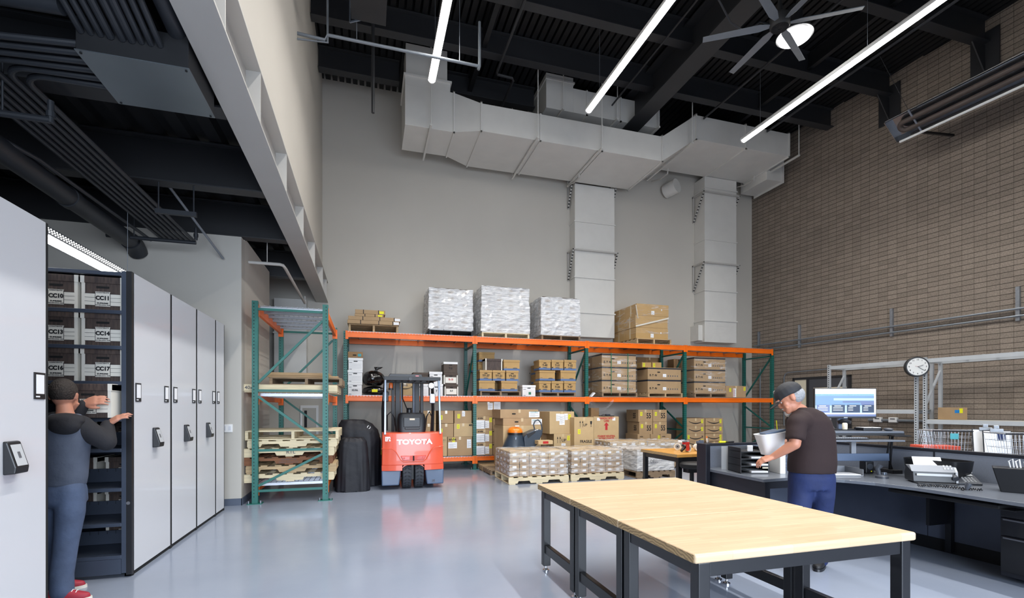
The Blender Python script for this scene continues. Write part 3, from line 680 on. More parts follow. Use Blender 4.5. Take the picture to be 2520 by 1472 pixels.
for i in range(4):
    a, b = XP[i]+.038, XP[i+1]-.038
    for zt, zb in ZB:
        for y in (YR-.03, YRB+.03):
            mb = MB().box(a, b, y-.022, y+.022, zb, zt).box(a, b, y-.027, y-.022, zt-.03, zt-.012) if y < 11 else MB().box(a, b, y-.022, y+.022, zb, zt)
            if y < 11:
                connector(mb, XP[i]+.032, YR-.003, zt); connector(mb, XP[i+1]-.032, YR-.003, zt)
            mb.build('beam', 'orange_rack', pr, bev=.003)
        mb = MB(); n = int((b-a)/.065)
        for k in range(n+1):
            X = a+.02+(b-a-.04)*k/n; mb.box(X-.0025, X+.0025, YR-.055, YRB+.05, zt+.003, zt+.009)
            mb.box(X-.0025, X+.0025, YR-.058, YR-.053, zt-.025, zt+.008)
        for k in range(11):
            y = YR-.05+k*.11; mb.box(a, b, y-.0025, y+.0025, zt-.001, zt+.004)
        for k in range(6):
            X = a+.25+(b-a-.5)*k/5; mb.box(X-.015, X+.015, YR, YRB, zt-.035, zt-.001)
        mb.build('wire_deck', 'wire', pr)
L0, L1, L2 = .31, 1.687, 3.057
# tall single-bay rack at the left, seen from its end
XA, XB, YA, YC = -1.59, -.62, 7.92, 10.15
tr = thing('tall_rack', 'tall teal single-bay pallet rack stacked with pallets at the left', 'rack', (0, 0, 0))
for x in (XA, XB):
    for y in (YA, YC):
        mb = MB(); mb.box(x-.04, x+.04, y-.035, y+.035, 0, 2.99)
        z = .1
        while z < 2.95:
            mb.box(x-.006+(-.012 if x == XA else .012), x+.006+(-.012 if x == XA else .012), y-.0365, y-.035, z, z+.014, 1)
            mb.box(x-.0415, x-.04, y-.006, y+.006, z, z+.014, 1); z += .0508
        o = mb.build('post', ['green_rack', 'slot'], tr); foot(x, y, o)
for y in (YA, YC):
    mb = MB()
    for py in (765, 962, 1107, 1205):
        z = fz(715, py, YA); mb.bar((XA, y, z), (XB, y, z), .03, .035)
    zz = lambda px, py: fz(px, py, YA)
    mb.bar((XA+.04, y, zz(636, 942)), (XB-.04, y, zz(794, 790)), .035, .035).bar((XA+.04, y, zz(636, 976)), (XB-.04, y, zz(794, 1090)), .035, .035).bar((XA+.04, y, zz(636, 1196)), (XB-.04, y, zz(794, 1117)), .035, .035)
    mb.build('frame_bracing', 'green_rack', tr)
TL = [.28, 1.63, 2.94]
for zt in TL:
    for x in (XA, XB):
        s = 1 if x == XB else -1
        MB().box(x+s*.0-.022, x+.022, YA+.035, YC-.035, zt-.12, zt).box(x-.045, x+.045, YA+.035, YA+.045, zt-.17, zt+.01).box(x-.045, x+.045, YC-.045, YC-.035, zt-.17, zt+.01).build('beam', 'orange_rack', tr, bev=.003)
    mb = MB()
    for k in range(13):
        X = XA+.03+(XB-XA-.06)*k/12; mb.box(X-.003, X+.003, YA+.08, YC-.08, zt+.004, zt+.01)
    for k in range(26):
        y = YA+.1+k*.08; mb.box(XA-.03, XB+.03, y-.0025, y+.0025, zt, zt+.004)
    for k in range(6):
        y = YA+.15+k*.37; mb.box(XA+.02, XB-.02, y-.02, y+.02, zt-.04, zt-.002)
    mb.build('wire_deck', 'wire', tr)
# ================================================================ PALLETS
def pallet(label, loc, w, d, m='pallet_wood', style='open', h=.13, rz=0, group='wooden pallets', tilt=0):
    """w along x, d along y; style 'open' shows three stringer ends in front, 'side' a notched stringer"""
    t = thing('wooden_pallet', label, 'pallet', loc, rz, group)
    W, D = w/2, d/2; tb = .018; m2 = m
    if style == 'open':
        mb = MB(); n = 6
        for k in range(n):
            y = -D+.05+(d-.1)*k/(n-1); mb.box(-W, W, y-.05, y+.05, h-tb, h)
        mb.build('top_deck', m, t, bev=.002)
        for X in (-W+.02, 0, W-.02): MB().box(X-.022, X+.022, -D+.005, D-.005, tb, h-tb).build('stringer', m, t, bev=.002)
        mb = MB()
        for y in (-D+.05, 0, D-.05): mb.box(-W, W, y-.05, y+.05, 0, tb)
        mb.build('bottom_deck', m, t, bev=.002)
    else:
        mb = MB(); n = 7
        for k in range(n):
            X = -W+.05+(w-.1)*k/(n-1); mb.box(X-.045, X+.045, -D, D, h-tb, h)
        mb.build('top_deck', m, t, bev=.002)
        for y in (-D+.02, 0, D-.02):
            z0, z1 = tb, h-tb; zn = z0+.045
            pts = [(-W, z0), (-W*.72, z0), (-W*.68, zn), (-W*.32, zn), (-W*.28, z0), (W*.28, z0), (W*.32, zn), (W*.68, zn), (W*.72, z0), (W, z0), (W, z1), (-W, z1)]
            MB().prism(pts, y-.02, y+.02, 'y').build('stringer', m, t)
        mb = MB()
        for X in (-W+.07, 0, W-.07): mb.box(X-.06, X+.06, -D, D, 0, tb)
        mb.build('bottom_deck', m, t, bev=.002)
    return t
# ================================================================ CARTONS
def face(mb, W, D, x, z, w, h, m, side='f', e=.0015):
    """flat sticker on front (f) or left (l) face, x measured from face centre, z bottom"""
    if side == 'f': mb.box(x-w/2, x+w/2, -D-e, -D, z, z+h, m)
    else: mb.box(-W-e, -W, x-w/2, x+w/2, z, z+h, m)
def smile(parent, w, D, z, flip=1, m='ink'):
    mb = MB(); pts = []; n = 12
    for k in range(n+1):
        u = -1+2*k/n; X = u*w/2; Z = -.13*w*(1-u*u)*1.0; th = .022*w*(1.5-abs(u)*.8); pts.append((X, Z, th))
    for k in range(n):
        a, b = pts[k], pts[k+1]
        mb.add([(a[0], -D-.002, a[1]-a[2]), (b[0], -D-.002, b[1]-b[2]), (b[0], -D-.002, b[1]+b[2]), (a[0], -D-.002, a[1]+a[2])], [(0, 1, 2, 3)])
    a = pts[-1]; X = a[0]
    mb.add([(X-.09*w, -D-.002, .05*w), (X+.03*w, -D-.002, .06*w), (X+.01*w, -D-.002, -.09*w), (X-.012*w, -D-.002, -.08*w), (X-.005*w, -D-.002, .02*w), (X-.09*w, -D-.002, .025*w)], [(0, 1, 2, 3, 4, 5)])
    o = mb.build('smile_arrow', m, parent, loc=(0, 0, z)); return o
def carton(px0, px1, zb, zt_or_py, Y, d, label, m='card', group=None, cat='box', name='cardboard_box', deco=(), rz=0, gap=.002, X=None, tape=True):
    """front face spans pixels px0..px1 at distance Y; top given as pixel row (>20) or height"""
    if X is None: x0, x1 = fx(px0, Y), fx(px1, Y)
    else: x0, x1 = X
    W = (x1-x0)/2-gap; xm = (x0+x1)/2; D = d/2
    H = (fz((px0+px1)/2, zt_or_py, Y)-zb) if zt_or_py > 20 else zt_or_py
    H = max(.04, H)
    mb = MB().box(-W, W, -D, D, .001, H)
    o = mb.build(name, [m], loc=(xm, Y+D, zb), rz=rz, bev=.004); tag(o, label, cat, group)
    if tape:
        MB().box(-.025, .025, -D-.001, -D, H-.07, H+.001).box(-.025, .025, -D, D, H, H+.001).build('packing_tape', 'tape', o)
    decorate(o, W, D, H, deco)
    return zb+H+.001
def decorate(o, W, D, H, deco):
    for q in deco:
        k = q[0]
        if k == 'y': # yellow sticker at fraction x, fraction z
            mb = MB(); s = q[3] if len(q) > 3 else 'f'; X = q[1]*(W if s == 'f' else D)
            face(mb, W, D, X, q[2]*H, .06, .1, 0, s, .003)
            for j in range(3): face(mb, W, D, X, q[2]*H+.02+.028*j, .04, .009, 1, s, .004)
            mb.build('yellow_label', ['yellow', 'ink_grey'], o)
        elif k == 'w': # white label x,z,w,h
            mb = MB(); s = q[5] if len(q) > 5 else 'f'; X = q[1]*(W if s == 'f' else D)
            face(mb, W, D, X, q[2]*H, q[3], q[4], 0, s, .002)
            n = max(2, int(q[4]/.03))
            for j in range(n):
                ww = q[3]*(.8 if j % 2 else .5); face(mb, W, D, X-(q[3]*.4-ww/2)*(1 if s == 'f' else -1), q[2]*H+q[4]*(.15+.7*j/n), ww, .004, 1, s, .003)
            mb.build('shipping_label', ['white_paper', 'ink_grey'], o)
        elif k == 't': # text s, x, z, size, mat, bold, sx, side
            s = q[8] if len(q) > 8 else 'f'
            if s == 'f': text(q[1], q[4], q[5], o, (q[2]*W, -D-.003, q[3]*H), bold=q[6] if len(q) > 6 else 0, sx=q[7] if len(q) > 7 else 1)
            else: text(q[1], q[4], q[5], o, (-W-.003, q[2]*D, q[3]*H), rot=(R(90), 0, R(-90)), bold=q[6], sx=q[7])
        elif k == 'band': # coloured band z0,z1
            mb = MB(); mb.box(-W-.0015, W+.0015, -D-.0015, D+.0015, q[1]*H, q[2]*H); mb.build('colour_band', q[3], o)
        elif k == 'slot': # hand hole
            mb = MB(); sz = q[3] if len(q) > 3 else .08
            mb.prism([(q[1]*W+sz/2*math.copysign(abs(math.cos(a))**.5, math.cos(a)), q[2]*H+sz*.16*math.sin(a)) for a in [2*PI*j/16 for j in range(16)]], -D-.0025, -D, 'y'); mb.build('hand_hole', q[4] if len(q) > 4 else 'slot', o)
        elif k == 'smile': smile(o, q[1]*2*W, D, q[2]*H)
        elif k == 'r': # plain coloured rect x z w h mat
            mb = MB(); face(mb, W, D, q[1]*W, q[2]*H, q[3], q[4], 0, q[6] if len(q) > 6 else 'f', .0025); mb.build('patch', q[5], o)
        elif k == 'up': # up arrows
            mb = MB(); X0 = q[1]*W; Z0 = q[2]*H; s = q[3]
            for j in range(2):
                X = X0+j*.4*s; mb.add([(X-.025*s, -D-.002, Z0), (X+.025*s, -D-.002, Z0), (X+.025*s, -D-.002, Z0+.7*s), (X-.025*s, -D-.002, Z0+.7*s)], [(0, 1, 2, 3)])
                mb.add([(X-.11*s, -D-.002, Z0+.65*s), (X+.11*s, -D-.002, Z0+.65*s), (X, -D-.002, Z0+s)], [(0, 1, 2)])
            mb.build('arrow_mark', q[4] if len(q) > 4 else 'ink', o)
            if len(q) > 5 and q[5]:
                X = X0+1.75*s; mb = MB(); mb.prism([(X-.16*s, Z0+.9*s), (X+.16*s, Z0+.9*s), (X+.13*s, Z0+.5*s), (X+.03*s, Z0+.4*s), (X+.03*s, Z0+.15*s), (X+.12*s, Z0+.08*s), (X-.12*s, Z0+.08*s), (X-.03*s, Z0+.15*s), (X-.03*s, Z0+.4*s), (X-.13*s, Z0+.5*s)], -D-.003, -D, 'y'); mb.build('glass_mark', 'ink', o)
def archive(px0, px1, zb, top, Y, d, label, kind='white', txt=None, group=None, X=None, ts=.075, extra=()):
    """banker box: body + lid"""
    x0, x1 = (fx(px0, Y), fx(px1, Y)) if X is None else X
    W = (x1-x0)/2-.004; xm = (x0+x1)/2; D = d/2
    H = (fz((px0+px1)/2, top, Y)-zb) if top > 20 else top
    body = {'white': 'box_white', 'kraft': 'card_gold', 'grain': 'grain_dark', 'dark': 'card_dark'}[kind]
    o = MB().box(-W+.008, W-.008, -D+.008, D-.008, .001, H-.01).build('archive_box', body, loc=(xm, Y+D, zb), bev=.003)
    tag(o, label, 'box', group)
    lm = body if kind != 'kraft' else 'card_gold'
    lid = MB().box(-W, W, -D, D, H*.8, H).build('lid', lm if not (kind == 'dark' and 'wl' in extra) else 'box_white', o, bev=.004)
    Df = D-.008
    if kind == 'kraft':
        MB().box(-W+.006, W-.006, -Df-.002, Df+.002, .002, H*.2).build('colour_band', 'blue_band', o)
        MB().box(W*.35-.05, W*.35+.06, -Df-.003, -Df, H*.16, H*.2).prism([(W*.42+.06*math.cos(a), H*.23+.014*math.sin(a)) for a in [2*PI*k/12 for k in range(12)]] if not txt else [(.06*math.cos(a), H*.24+.014*math.sin(a)) for a in [2*PI*k/12 for k in range(12)]], -Df-.0035, -Df, 'y').build('printed_mark', 'ink_grey', o)
        if 'nolabel' not in extra and txt: MB().box(-.035, .035, -Df-.003, -Df, H*.66, H*.73).build('hand_hole', 'slot', o)
        else: MB().box(-W*.85, -W*.6, -Df-.003, -Df, H*.28, H*.31).build('small_print', 'ink_grey', o)
        if 'side' in extra:
            mb = MB()
            for y in (-.25, .25): mb.add([(-W+.006, y+.05*math.cos(a), H*.24+.014*math.sin(a)) for a in [2*PI*k/12 for k in range(12)]], [tuple(range(12))])
            mb.build('side_mark', 'ink_grey', o)
    elif kind == 'white':
        mb = MB().box(-.04, .04, -Df-.003, -Df, H*.69, H*.76, 0)
        for j in range(4): mb.box(-W*.85, W*.8, -Df-.002, -Df, H*(.16+.11*j), H*(.16+.11*j)+.0015, 1)
        mb.box(-W*.82, -W*.5, -Df-.002, -Df, H*.06, H*.1, 1).box(-W*.85, -W*.45, -Df-.002, -Df, H*.6, H*.64, 1)
        mb.build('printed_form', ['slot', 'ink_grey'], o)
    elif kind == 'grain':
        MB().box(-W, -W+.028, -D-.002, D, H*.8, H+.001).box(W-.028, W, -D-.002, D, H*.8, H+.001).box(-W+.006, -W+.03, -D+.004, D-.01, .002, H*.8).box(W-.03, W-.006, -D+.004, D-.01, .002, H*.8).build('white_edge', 'box_cream', o)
        if 'plain' not in extra:
            MB().box(-W*.82, W*.82, -Df-.003, -Df, H*.15, H*.5).box(-W*.34, W*.34, -Df-.0035, -Df, H*.13, H*.56).build('contents_label', 'box_cream', o)
            mb = MB()
            for X in (-W*.34, W*.34): mb.box(X-.0015, X+.0015, -Df-.0045, -Df, H*.15, H*.54)
            for j in range(4):
                z = H*(.15+.115*j); mb.box(-W*.82, -W*.34, -Df-.0045, -Df, z, z+.002).box(W*.34, W*.82, -Df-.0045, -Df, z, z+.002)
            mb.build('label_lines', 'ink', o)
            text('CONTENTS', .013, 'ink', o, (0, -Df-.005, H*.53), bold=.0004, sx=1.3)
            text('SUPREME', .015, 'ink', o, (0, -Df-.005, H*.22), bold=.0006, sx=1.3)
            text('LETTER-LEGAL SIZE', .009, 'ink', o, (0, -Df-.005, H*.165), bold=.0003, sx=1.3)
            MB().box(-.045, .045, -Df-.004, -Df, H*.66, H*.72).build('hand_hole', 'slot', o)
    else:
        MB().box(-.035, .035, -Df-.003, -Df, H*.68, H*.75).build('hand_hole', 'slot', o)
        if 'label' in extra: MB().box(-W*.78, W*.78, -Df-.002, -Df, H*.12, H*.62).build('paper_label', 'box_cream', o); MB().box(-W, -W*.85, -D-.001, D, .002, H*.8).box(W*.85, W, -D-.001, D, .002, H*.8).build('white_edge', 'box_cream', o)
    if txt:
        z = {'kraft': .47, 'grain': .37, 'white': .38, 'dark': .42}[kind]
        text(txt, ts, 'red_ink' if 'redtxt' in extra else 'ink', o, (0, -Df-.005, H*z), bold=.002 if kind != 'grain' else .0025, sx=.9)
    if 'greentag' in extra: MB().box(W*.35, W*.35+.07, -Df-.003, -Df, H*.25, H*.6).build('green_label', 'teal', o)
    return zb+H+.001
# ---------------------------------------------------------------- stacks on the tall rack
px = lambda p: fx(p, 7.98)
z = TL[0]+.015
specs = [('light wooden pallet at the bottom of the tall rack stack', 'pallet_light', 'side', -1.77, -.50, .125), ('greyish wooden pallet second from the bottom of the tall rack stack', 'pallet_wood', 'side', -1.74, -.47, .125),
         ('worn brown pallet with printed stringer in the tall rack stack', 'pallet_brown', 'side', -1.78, -.52, .12), ('pale pallet stamped RTL in the tall rack stack', 'pallet_light', 'side', -1.78, -.5, .13),
         ('knotty pale pallet second from the top of the tall rack stack', 'pallet_light', 'side', -1.72, -.46, .12), ('pale block pallet topmost of the tall rack stack', 'pallet_light', 'open', -1.75, -.44, .14)]
for lb, m, st, a, b, h in specs:
    p = pallet(lb, ((a+b)/2+.0, 8.02+.55, z), b-a, 1.1, m, st, h, group='pallets stacked in the tall rack')
    if 'RTL' in lb: text('RTL', .075, 'ink_grey', p, (0.02, -.575, .07), bold=.001)
    if 'printed' in lb: text('PROPERTY OF', .035, 'ink_grey', p, (0, -.575, .078)); text('COCA COLA CO', .035, 'ink_grey', p, (0, -.575, .04))
    z += h+.003
z = TL[1]+.015
p = pallet('pale pallet with long solid boards on the middle deck of the tall rack', (-1.11, 8.6, z), 1.3, 1.15, 'pallet_light', 'open', .12, group='pallets on the middle deck of the tall rack')
MB().box(-.65, .65, -.6, -.575, .02, .12).build('lead_board', 'pallet_light', p, bev=.003)
text('40x50', .07, 'ink_grey', p, (-.55, -.605, .07), bold=.001)
z += .125
pallet('old dark pallet lying on the pale pallet in the tall rack', (-.93, 8.75, z), 1.06, 1.0, 'pallet_old', 'open', .12, group='pallets on the middle deck of the tall rack')
z += .125
tag(MB().box(-.52, .52, -.45, .4, 0, .03).box(-.5, .38, -.46, .3, .03, .075).build('cardboard_sheets', 'card', loc=(-.98, 8.75, z), bev=.003), 'flat folded cardboard sheets on top of the dark pallet in the tall rack', 'cardboard')
# ---------------------------------------------------------------- wrapped loads
def wrapped(label, loc, w, d, h, wm, cm='box_white', nx=3, ny=2, nz=6, taper=.02, lab=False, bulge=.02, seed=1, name='wrapped_load', rz=0, topm=None, lab_m='white_paper'):
    r = random.Random(seed); t = thing(name, label, 'load', loc, rz, 'shrink-wrapped pallet loads')
    cw, cdp, ch = w/nx, d/ny, h/nz
    for k in range(nz):
        for i in range(nx):
            for j in range(ny):
                if j > 0 and i > 0 and i < nx-1 and k < nz-1: continue
                X = -w/2+cw*(i+.5); Y = -d/2+cdp*(j+.5); jx = r.uniform(-.006, .006)
                mb = MB().box(X-cw/2+.004+jx, X+cw/2-.004+jx, Y-cdp/2+.004, Y+cdp/2-.004, ch*k+.003, ch*(k+1)-.003)
                if lab and j == 0:
                    mb.box(X-cw*.22, X+cw*.18, Y-cdp/2, Y-cdp/2+.004, ch*k+ch*.35, ch*k+ch*.72, 1)
                if lab and i == 0:
                    mb.box(X-cw/2+jx, X-cw/2+.004+jx, Y-cdp*.2, Y+cdp*.15, ch*k+ch*.35, ch*k+ch*.72, 1)
                mb.build('carton', [topm if (topm and k == nz-1) else cm, lab_m], t)
    # film shell with soft wrinkles
    mb = MB(); n = 14; vs = []; fs = []; rows = 12
    per = []
    for k in range(n): per.append((-w/2+w*k/n, -d/2))
    for k in range(n): per.append((w/2, -d/2+d*k/n))
    for k in range(n): per.append((w/2-w*k/n, d/2))
    for k in range(n): per.append((-w/2, d/2-d*k/n))
    NP = len(per)
    for i in range(rows+1):
        f = i/rows; s = 1+.012+taper*(1-f)
        for (a, b) in per:
            jj = r.uniform(0, bulge)
            L = math.hypot(a, b); vs.append((a*(s)+a/L*jj, b*s+b/L*jj, .012+(h+.003)*f+(r.uniform(-.012, .012) if i in (0, rows) else 0)))
    for i in range(rows):
        for k in range(NP): fs.append((i*NP+k, i*NP+(k+1) % NP, (i+1)*NP+(k+1) % NP, (i+1)*NP+k))
    mb.add(vs, fs); c = len(mb.v); mb.v.append((0, 0, h+.01)); o0 = rows*NP
    for k in range(NP): mb.f.append((o0+k, o0+(k+1) % NP, c)); mb.mi.append(0)
    mb.build('stretch_wrap', wm, t)
    return t
def wpx(p0, p1, Y): return fx(p0, Y), fx(p1, Y)
# top deck, left to right
Yt = 10.98
a, b = wpx(858, 980, Yt)
pallet('pallet under flat strapped boxes at the left end of the top deck', ((a+b)/2, Yt+.5, L2), b-a, 1.0, 'pallet_wood', 'open', .17)
z = L2+.173
def flatbox(p0, p1, zb, top, lb, straps, yl=False):
    x0, x1 = wpx(p0, p1, Yt-.02); H = fz((p0+p1)/2, top, Yt)-zb; W = (x1-x0)/2
    o = tag(B(-W, W, -.5, .5, 0, H).build('flat_box', 'card', loc=((x0+x1)/2, Yt+.46, zb), bev=.004), lb, 'box', 'flat strapped boxes on the top deck')
    for s in straps: MB().box(s*W-.008, s*W+.008, -.502, .5, -.001, H+.002).build('strap', 'ink', o)
    if yl: MB().box(W*.6, W*.9, -.503, -.5, H*.15, H*.8).build('yellow_label', 'yellow', o)
    else: MB().box(W*.78, W*.99, -.503, -.5, H*.1, H*.85).build('white_label', 'white_paper', o)
    return zb+H+.002
z = flatbox(855, 982, z, 790, 'lower long flat cardboard box on the leftmost top-deck pallet', (-.5, .2, .75))
z = flatbox(857, 985, z, 781, 'upper long flat cardboard box on the leftmost top-deck pallet', (-.45, .2, .76))
z = flatbox(873, 944, z, 774, 'short flat box with yellow label under the topmost one', (-.3, .4), True)
z = flatbox(874, 948, z, 764, 'topmost short flat box with yellow label on the leftmost stack', (-.45, .55), True)
for p0, p1, top, d, lb, pm, st, nx, nz, sd, pb in ((1056, 1164, 712, 1.1, 'silvery shrink-wrapped load leftmost on the top deck over a black pallet', 'black_soft', 'open', 3, 7, 3, 808),
                                        (1186, 1303, 708, 1.1, 'tallest shrink-wrapped load in the middle of the top deck', 'pallet_light', 'open', 4, 9, 4, 814),
                                        (1333, 1428, 734, 1.05, 'white shrink-wrapped load rightmost of three, partly before the wall duct', 'pallet_old', 'open', 3, 6, 5, 826)):
    a, b = wpx(p0, p1, Yt); hp = .12
    pallet({3: 'black pallet under the leftmost wrapped load', 4: 'pale pallet under the tallest wrapped load', 5: 'dark pallet under the white wrapped load before the duct'}[sd], ((a+b)/2, Yt+d/2, L2), b-a, d, pm, st, hp)
    H = fz((p0+p1)/2, top, Yt)-(L2+hp+.004)
    wt = wrapped(lb, ((a+b)/2, Yt+d/2+.02, L2+hp+.004), b-a-.03, d-.06, H, 'wrap_heavy', 'box_white' if sd != 5 else 'white_paper', nx, 3, nz, taper=.03, seed=sd, lab=True, lab_m='card', bulge=.03)
    MB().box(-(b-a)/2*.9, (b-a)/2*.9, -d*.45, d*.45, H+.012, H+.03).build('top_sheet', 'card_dark', wt, bev=.003)
a, b = wpx(1567, 1650, Yt)
pallet('pallet under the brown wrapped cartons on the top deck', ((a+b)/2, Yt+.55, L2), b-a+.02, 1.15, 'pallet_wood', 'open', .14)
z = L2+.143
a, b = wpx(1566, 1645, Yt)
for k, (tp, dz) in enumerate(((807, 0), (778, 0), (749, 0))):
    H = fz(1606, tp, Yt)-z; nm = ('bottom', 'middle', 'top')[k]
    for j in range(2):
        o = MB().box(-(b-a)/2, (b-a)/2, -.29, .29, .002, H).build('cardboard_box', 'card_gold', loc=((a+b)/2+.01*k*(-1)**k, Yt+.31+j*.59, z), bev=.005)
        tag(o, ('front ' if j == 0 else 'rear ')+nm+' long brown carton of the clear-wrapped stack on the top deck', 'box', 'brown cartons in the clear-wrapped stack')
        MB().box(-(b-a)/2-.001, -(b-a)/2, -.03, .03, .01, H).build('packing_tape', 'tape', o)
        if j == 0: decorate(o, (b-a)/2, .29, H, [('w', .0, .12 if k != 1 else .3, .09, .1), ('w', .55, .5, .03, .04)] if k != 1 else [])
    z += H+.001
mb = MB(); r = random.Random(5)
w2 = (b-a)/2+.012
mb.box(-w2, w2, -.63, .59, -.62, .12)
tag(mb.build('stretch_film', 'wrap_light', loc=((a+b)/2, Yt+.64, z-.14)), 'clear stretch film round the brown cartons on the top deck', 'film')
fo = [o for o in COL.objects if o.name == 'stretch_film'][0]
MB().bar((-w2, -.635, -.45), (w2, -.635, -.2), .01, .035).bar((-w2, -.635, .1), (-w2+.06, -.635, -.25), .01, .03).build('twisted_strand', 'tape_clear', fo)
# ---------------------------------------------------------------- middle deck, bay 1
Ym = 10.97
G = 'white archive boxes at the left end of the middle deck'
z = archive(855, 892, L1, 941, Ym, .4, 'white archive box with handwriting at the bottom of the left stack', 'white', 'X3.9/6.', G, ts=.05)
z = archive(855, 893, z, 911, Ym, .4, 'white archive box in the middle of the left stack', 'white', None, G)
z = archive(856, 894, z, 881, Ym, .4, 'white archive box just under the brown box with green tag', 'white', None, G)
carton(856, 893, z, 866, Ym, .38, 'low brown box with green tag on top of the white archive boxes', 'card3', deco=[('slot', -.1, .45, .08)], tape=False)
gx = [o for o in COL.objects if o.name.startswith('cardboard_box')][-1]; MB().box(.05, .12, -.195, -.191, .03, .09).build('green_label', 'teal', gx)
def bag(label, c, r, m='bag_black', knot=True, seed=1):
    rr = random.Random(seed); mb = MB(); mb.ell((0, 0, 0), r, 28, 18)
    vs = []
    for v in mb.v:
        a = math.atan2(v[1], v[0]); f = 1+.07*math.sin(3*a+seed)+.05*math.sin(7*a+4*v[2]/r[2])+.05*math.sin(15*a)*max(0, v[2]/r[2])+rr.uniform(-.035, .035)
        vs.append((v[0]*f, v[1]*f, max(-r[2]*.8, v[2])))
    mb.v = vs; n = mb
    o = n.build('trash_bag', m, loc=c, smooth=True, ang=70); tag(o, label, 'bag')
    if knot:
        k = MB(); k.loft([((.05, 0, r[2]*.9), .035, .03), ((.07, 0, r[2]*1.08), .025, .025), ((.1, 0, r[2]*1.25), .07, .04), ((.12, 0, r[2]*1.42), .1, .03)], 14); k.build('tied_neck', m, o, smooth=True)
    return o
xm = (fx(893, Ym)+fx(944, Ym))/2
bag('black rubbish bag lying flat with yellow sticker on the middle deck', (xm+.03, Ym+.3, L1+.1), (.27, .27, .115), knot=False, seed=3)
gb = [o for o in COL.objects if o.name.startswith('trash_bag')][-1]; MB().box(-.06, .06, -.272, -.268, -.03, .03).build('yellow_label', 'yellow', gb)
bag('knotted black rubbish bag on top of the flat one', (xm-.0, Ym+.3, L1+.37), (.24, .24, .19), seed=2)
carton(975, 1018, L1, 944, Ym+.05, .35, 'brown box with curved arrow behind the forklift guard', 'card2', deco=[('smile', .8, .7), ('t', 'FREE', .05, .85, .05, 'ink_grey', .001)])
z = archive(1018, 1056, L1, 945, Ym, .4, 'white archive box behind the forklift, lower left', 'white', '7')
archive(1016, 1055, z, 917, Ym+.02, .4, 'dark wood-grain archive box above the lower white one', 'dark')
z = archive(1057, 1091, L1, 945, Ym-.02, .4, 'lower white archive box marked 7 beside the dark box stack', 'white', '7')
archive(1056, 1089, z, 915, Ym-.02, .4, 'upper white archive box beside the dark box stack', 'white')
z = archive(1094, 1128, L1, 946, Ym, .4, 'dark archive box with pale label at the bottom of the R-10 stack', 'dark', 'R-9', extra=('label',), ts=.05)
z = archive(1092, 1127, z, 918, Ym, .4, 'dark archive box marked R-10 in red', 'dark', 'R-10', extra=('label', 'redtxt'), ts=.06)
archive(1091, 1127, z, 891, Ym, .4, 'dark archive box marked T-5 with white lid', 'dark', 'T-5', extra=('wl',), ts=.06)
# bay 2
K = 'kraft archive boxes with blue band, left pallet of the second bay'
a, b = wpx(1182, 1282, Ym); pallet('pallet under the YY archive boxes in the second bay', ((a+b)/2, Ym+.5, L1), b-a, 1.0, 'pallet_old', 'open', .115)
zp = L1+.118
z1 = archive(1178, 1219, zp, 937, Ym, .32, 'plain kraft archive box at the bottom left of the YY stack', 'kraft', None, K)
archive(1233, 1274, zp, 937.5, Ym, .32, 'plain kraft archive box at the bottom right of the YY stack', 'kraft', None, K)
z2 = archive(1180, 1212, z1, 911, Ym, .4, 'kraft archive box marked YY-37', 'kraft', 'YY-37', K)
archive(1212, 1244, z1, 911.5, Ym, .4, 'kraft archive box marked YY-21', 'kraft', 'YY-21', K)
archive(1245, 1277, z1, 912, Ym, .4, 'kraft archive box marked YY-33', 'kraft', 'YY-33', K)
archive(1194, 1237, z2, 883, Ym, .32, 'dark box with white corners on top of YY-37', 'grain', None, extra=('plain',))
archive(1239, 1280, z2, 886, Ym, .32, 'plain kraft archive box on top of YY-33', 'kraft', None, K)
zr_ = zp
for k in range(3):
    for j, (a, b) in enumerate(((1176, 1212), (1214, 1252))):
        nz_ = archive(a, b, zr_, .24, Ym+.5, .32, ('kraft archive box in the rear row of the YY stack, '+('bottom', 'second', 'third')[k]+' tier '+('left', 'right')[j]), 'kraft', None, K)
    zr_ = nz_
archive(1178, 1218, zr_, .235, Ym+.45, .32, 'topmost kraft archive box at the back of the YY stack', 'kraft', None, K)
archive(1160, 1186, zr_-.24, .24, Ym+.75, .32, 'kraft archive box at the back left corner of the YY stack', 'kraft', None, K)
archive(1285, 1319, L1, 948, Ym-.03, .38, 'white archive box with green note between the two kraft stacks', 'white', None)
gx = [o for o in COL.objects if o.name.startswith('archive_box')][-1]; MB().box(-.01, .05, -.186, -.183, .04, .1).build('green_note', 'green_strap', gx)
K = 'kraft archive boxes with blue band, right pallet of the second bay'
a, b = wpx(1329, 1417, Ym); pallet('pallet under the Y archive boxes in the second bay', ((a+b)/2, Ym+.5, L1), b-a, 1.0, 'pallet_old', 'open', .1)
zp = L1+.103
for p0, p1, s in ((1326, 1356.5, 'Y-35'), (1357, 1387, 'Y-26'), (1387.5, 1418, 'Y-37')): z1 = archive(p0, p1, zp, 938, Ym, .4, 'kraft archive box marked '+s, 'kraft', s, K, extra=('side',))
archive(1327, 1367, z1, 912, Ym, .32, 'plain kraft archive box on top of Y-35', 'kraft', None, K); z2 = archive(1379, 1418, z1, 912, Ym, .32, 'plain kraft archive box on top of Y-37', 'kraft', None, K)
for p0, p1, s in ((1326, 1356.5, 'Y-40'), (1357, 1387.5, 'Y-31'), (1388, 1419, 'Y-32')): archive(p0, p1, z2, 886, Ym, .4, 'kraft archive box marked '+s, 'kraft', s, K, extra=('side',))
zr_ = zp
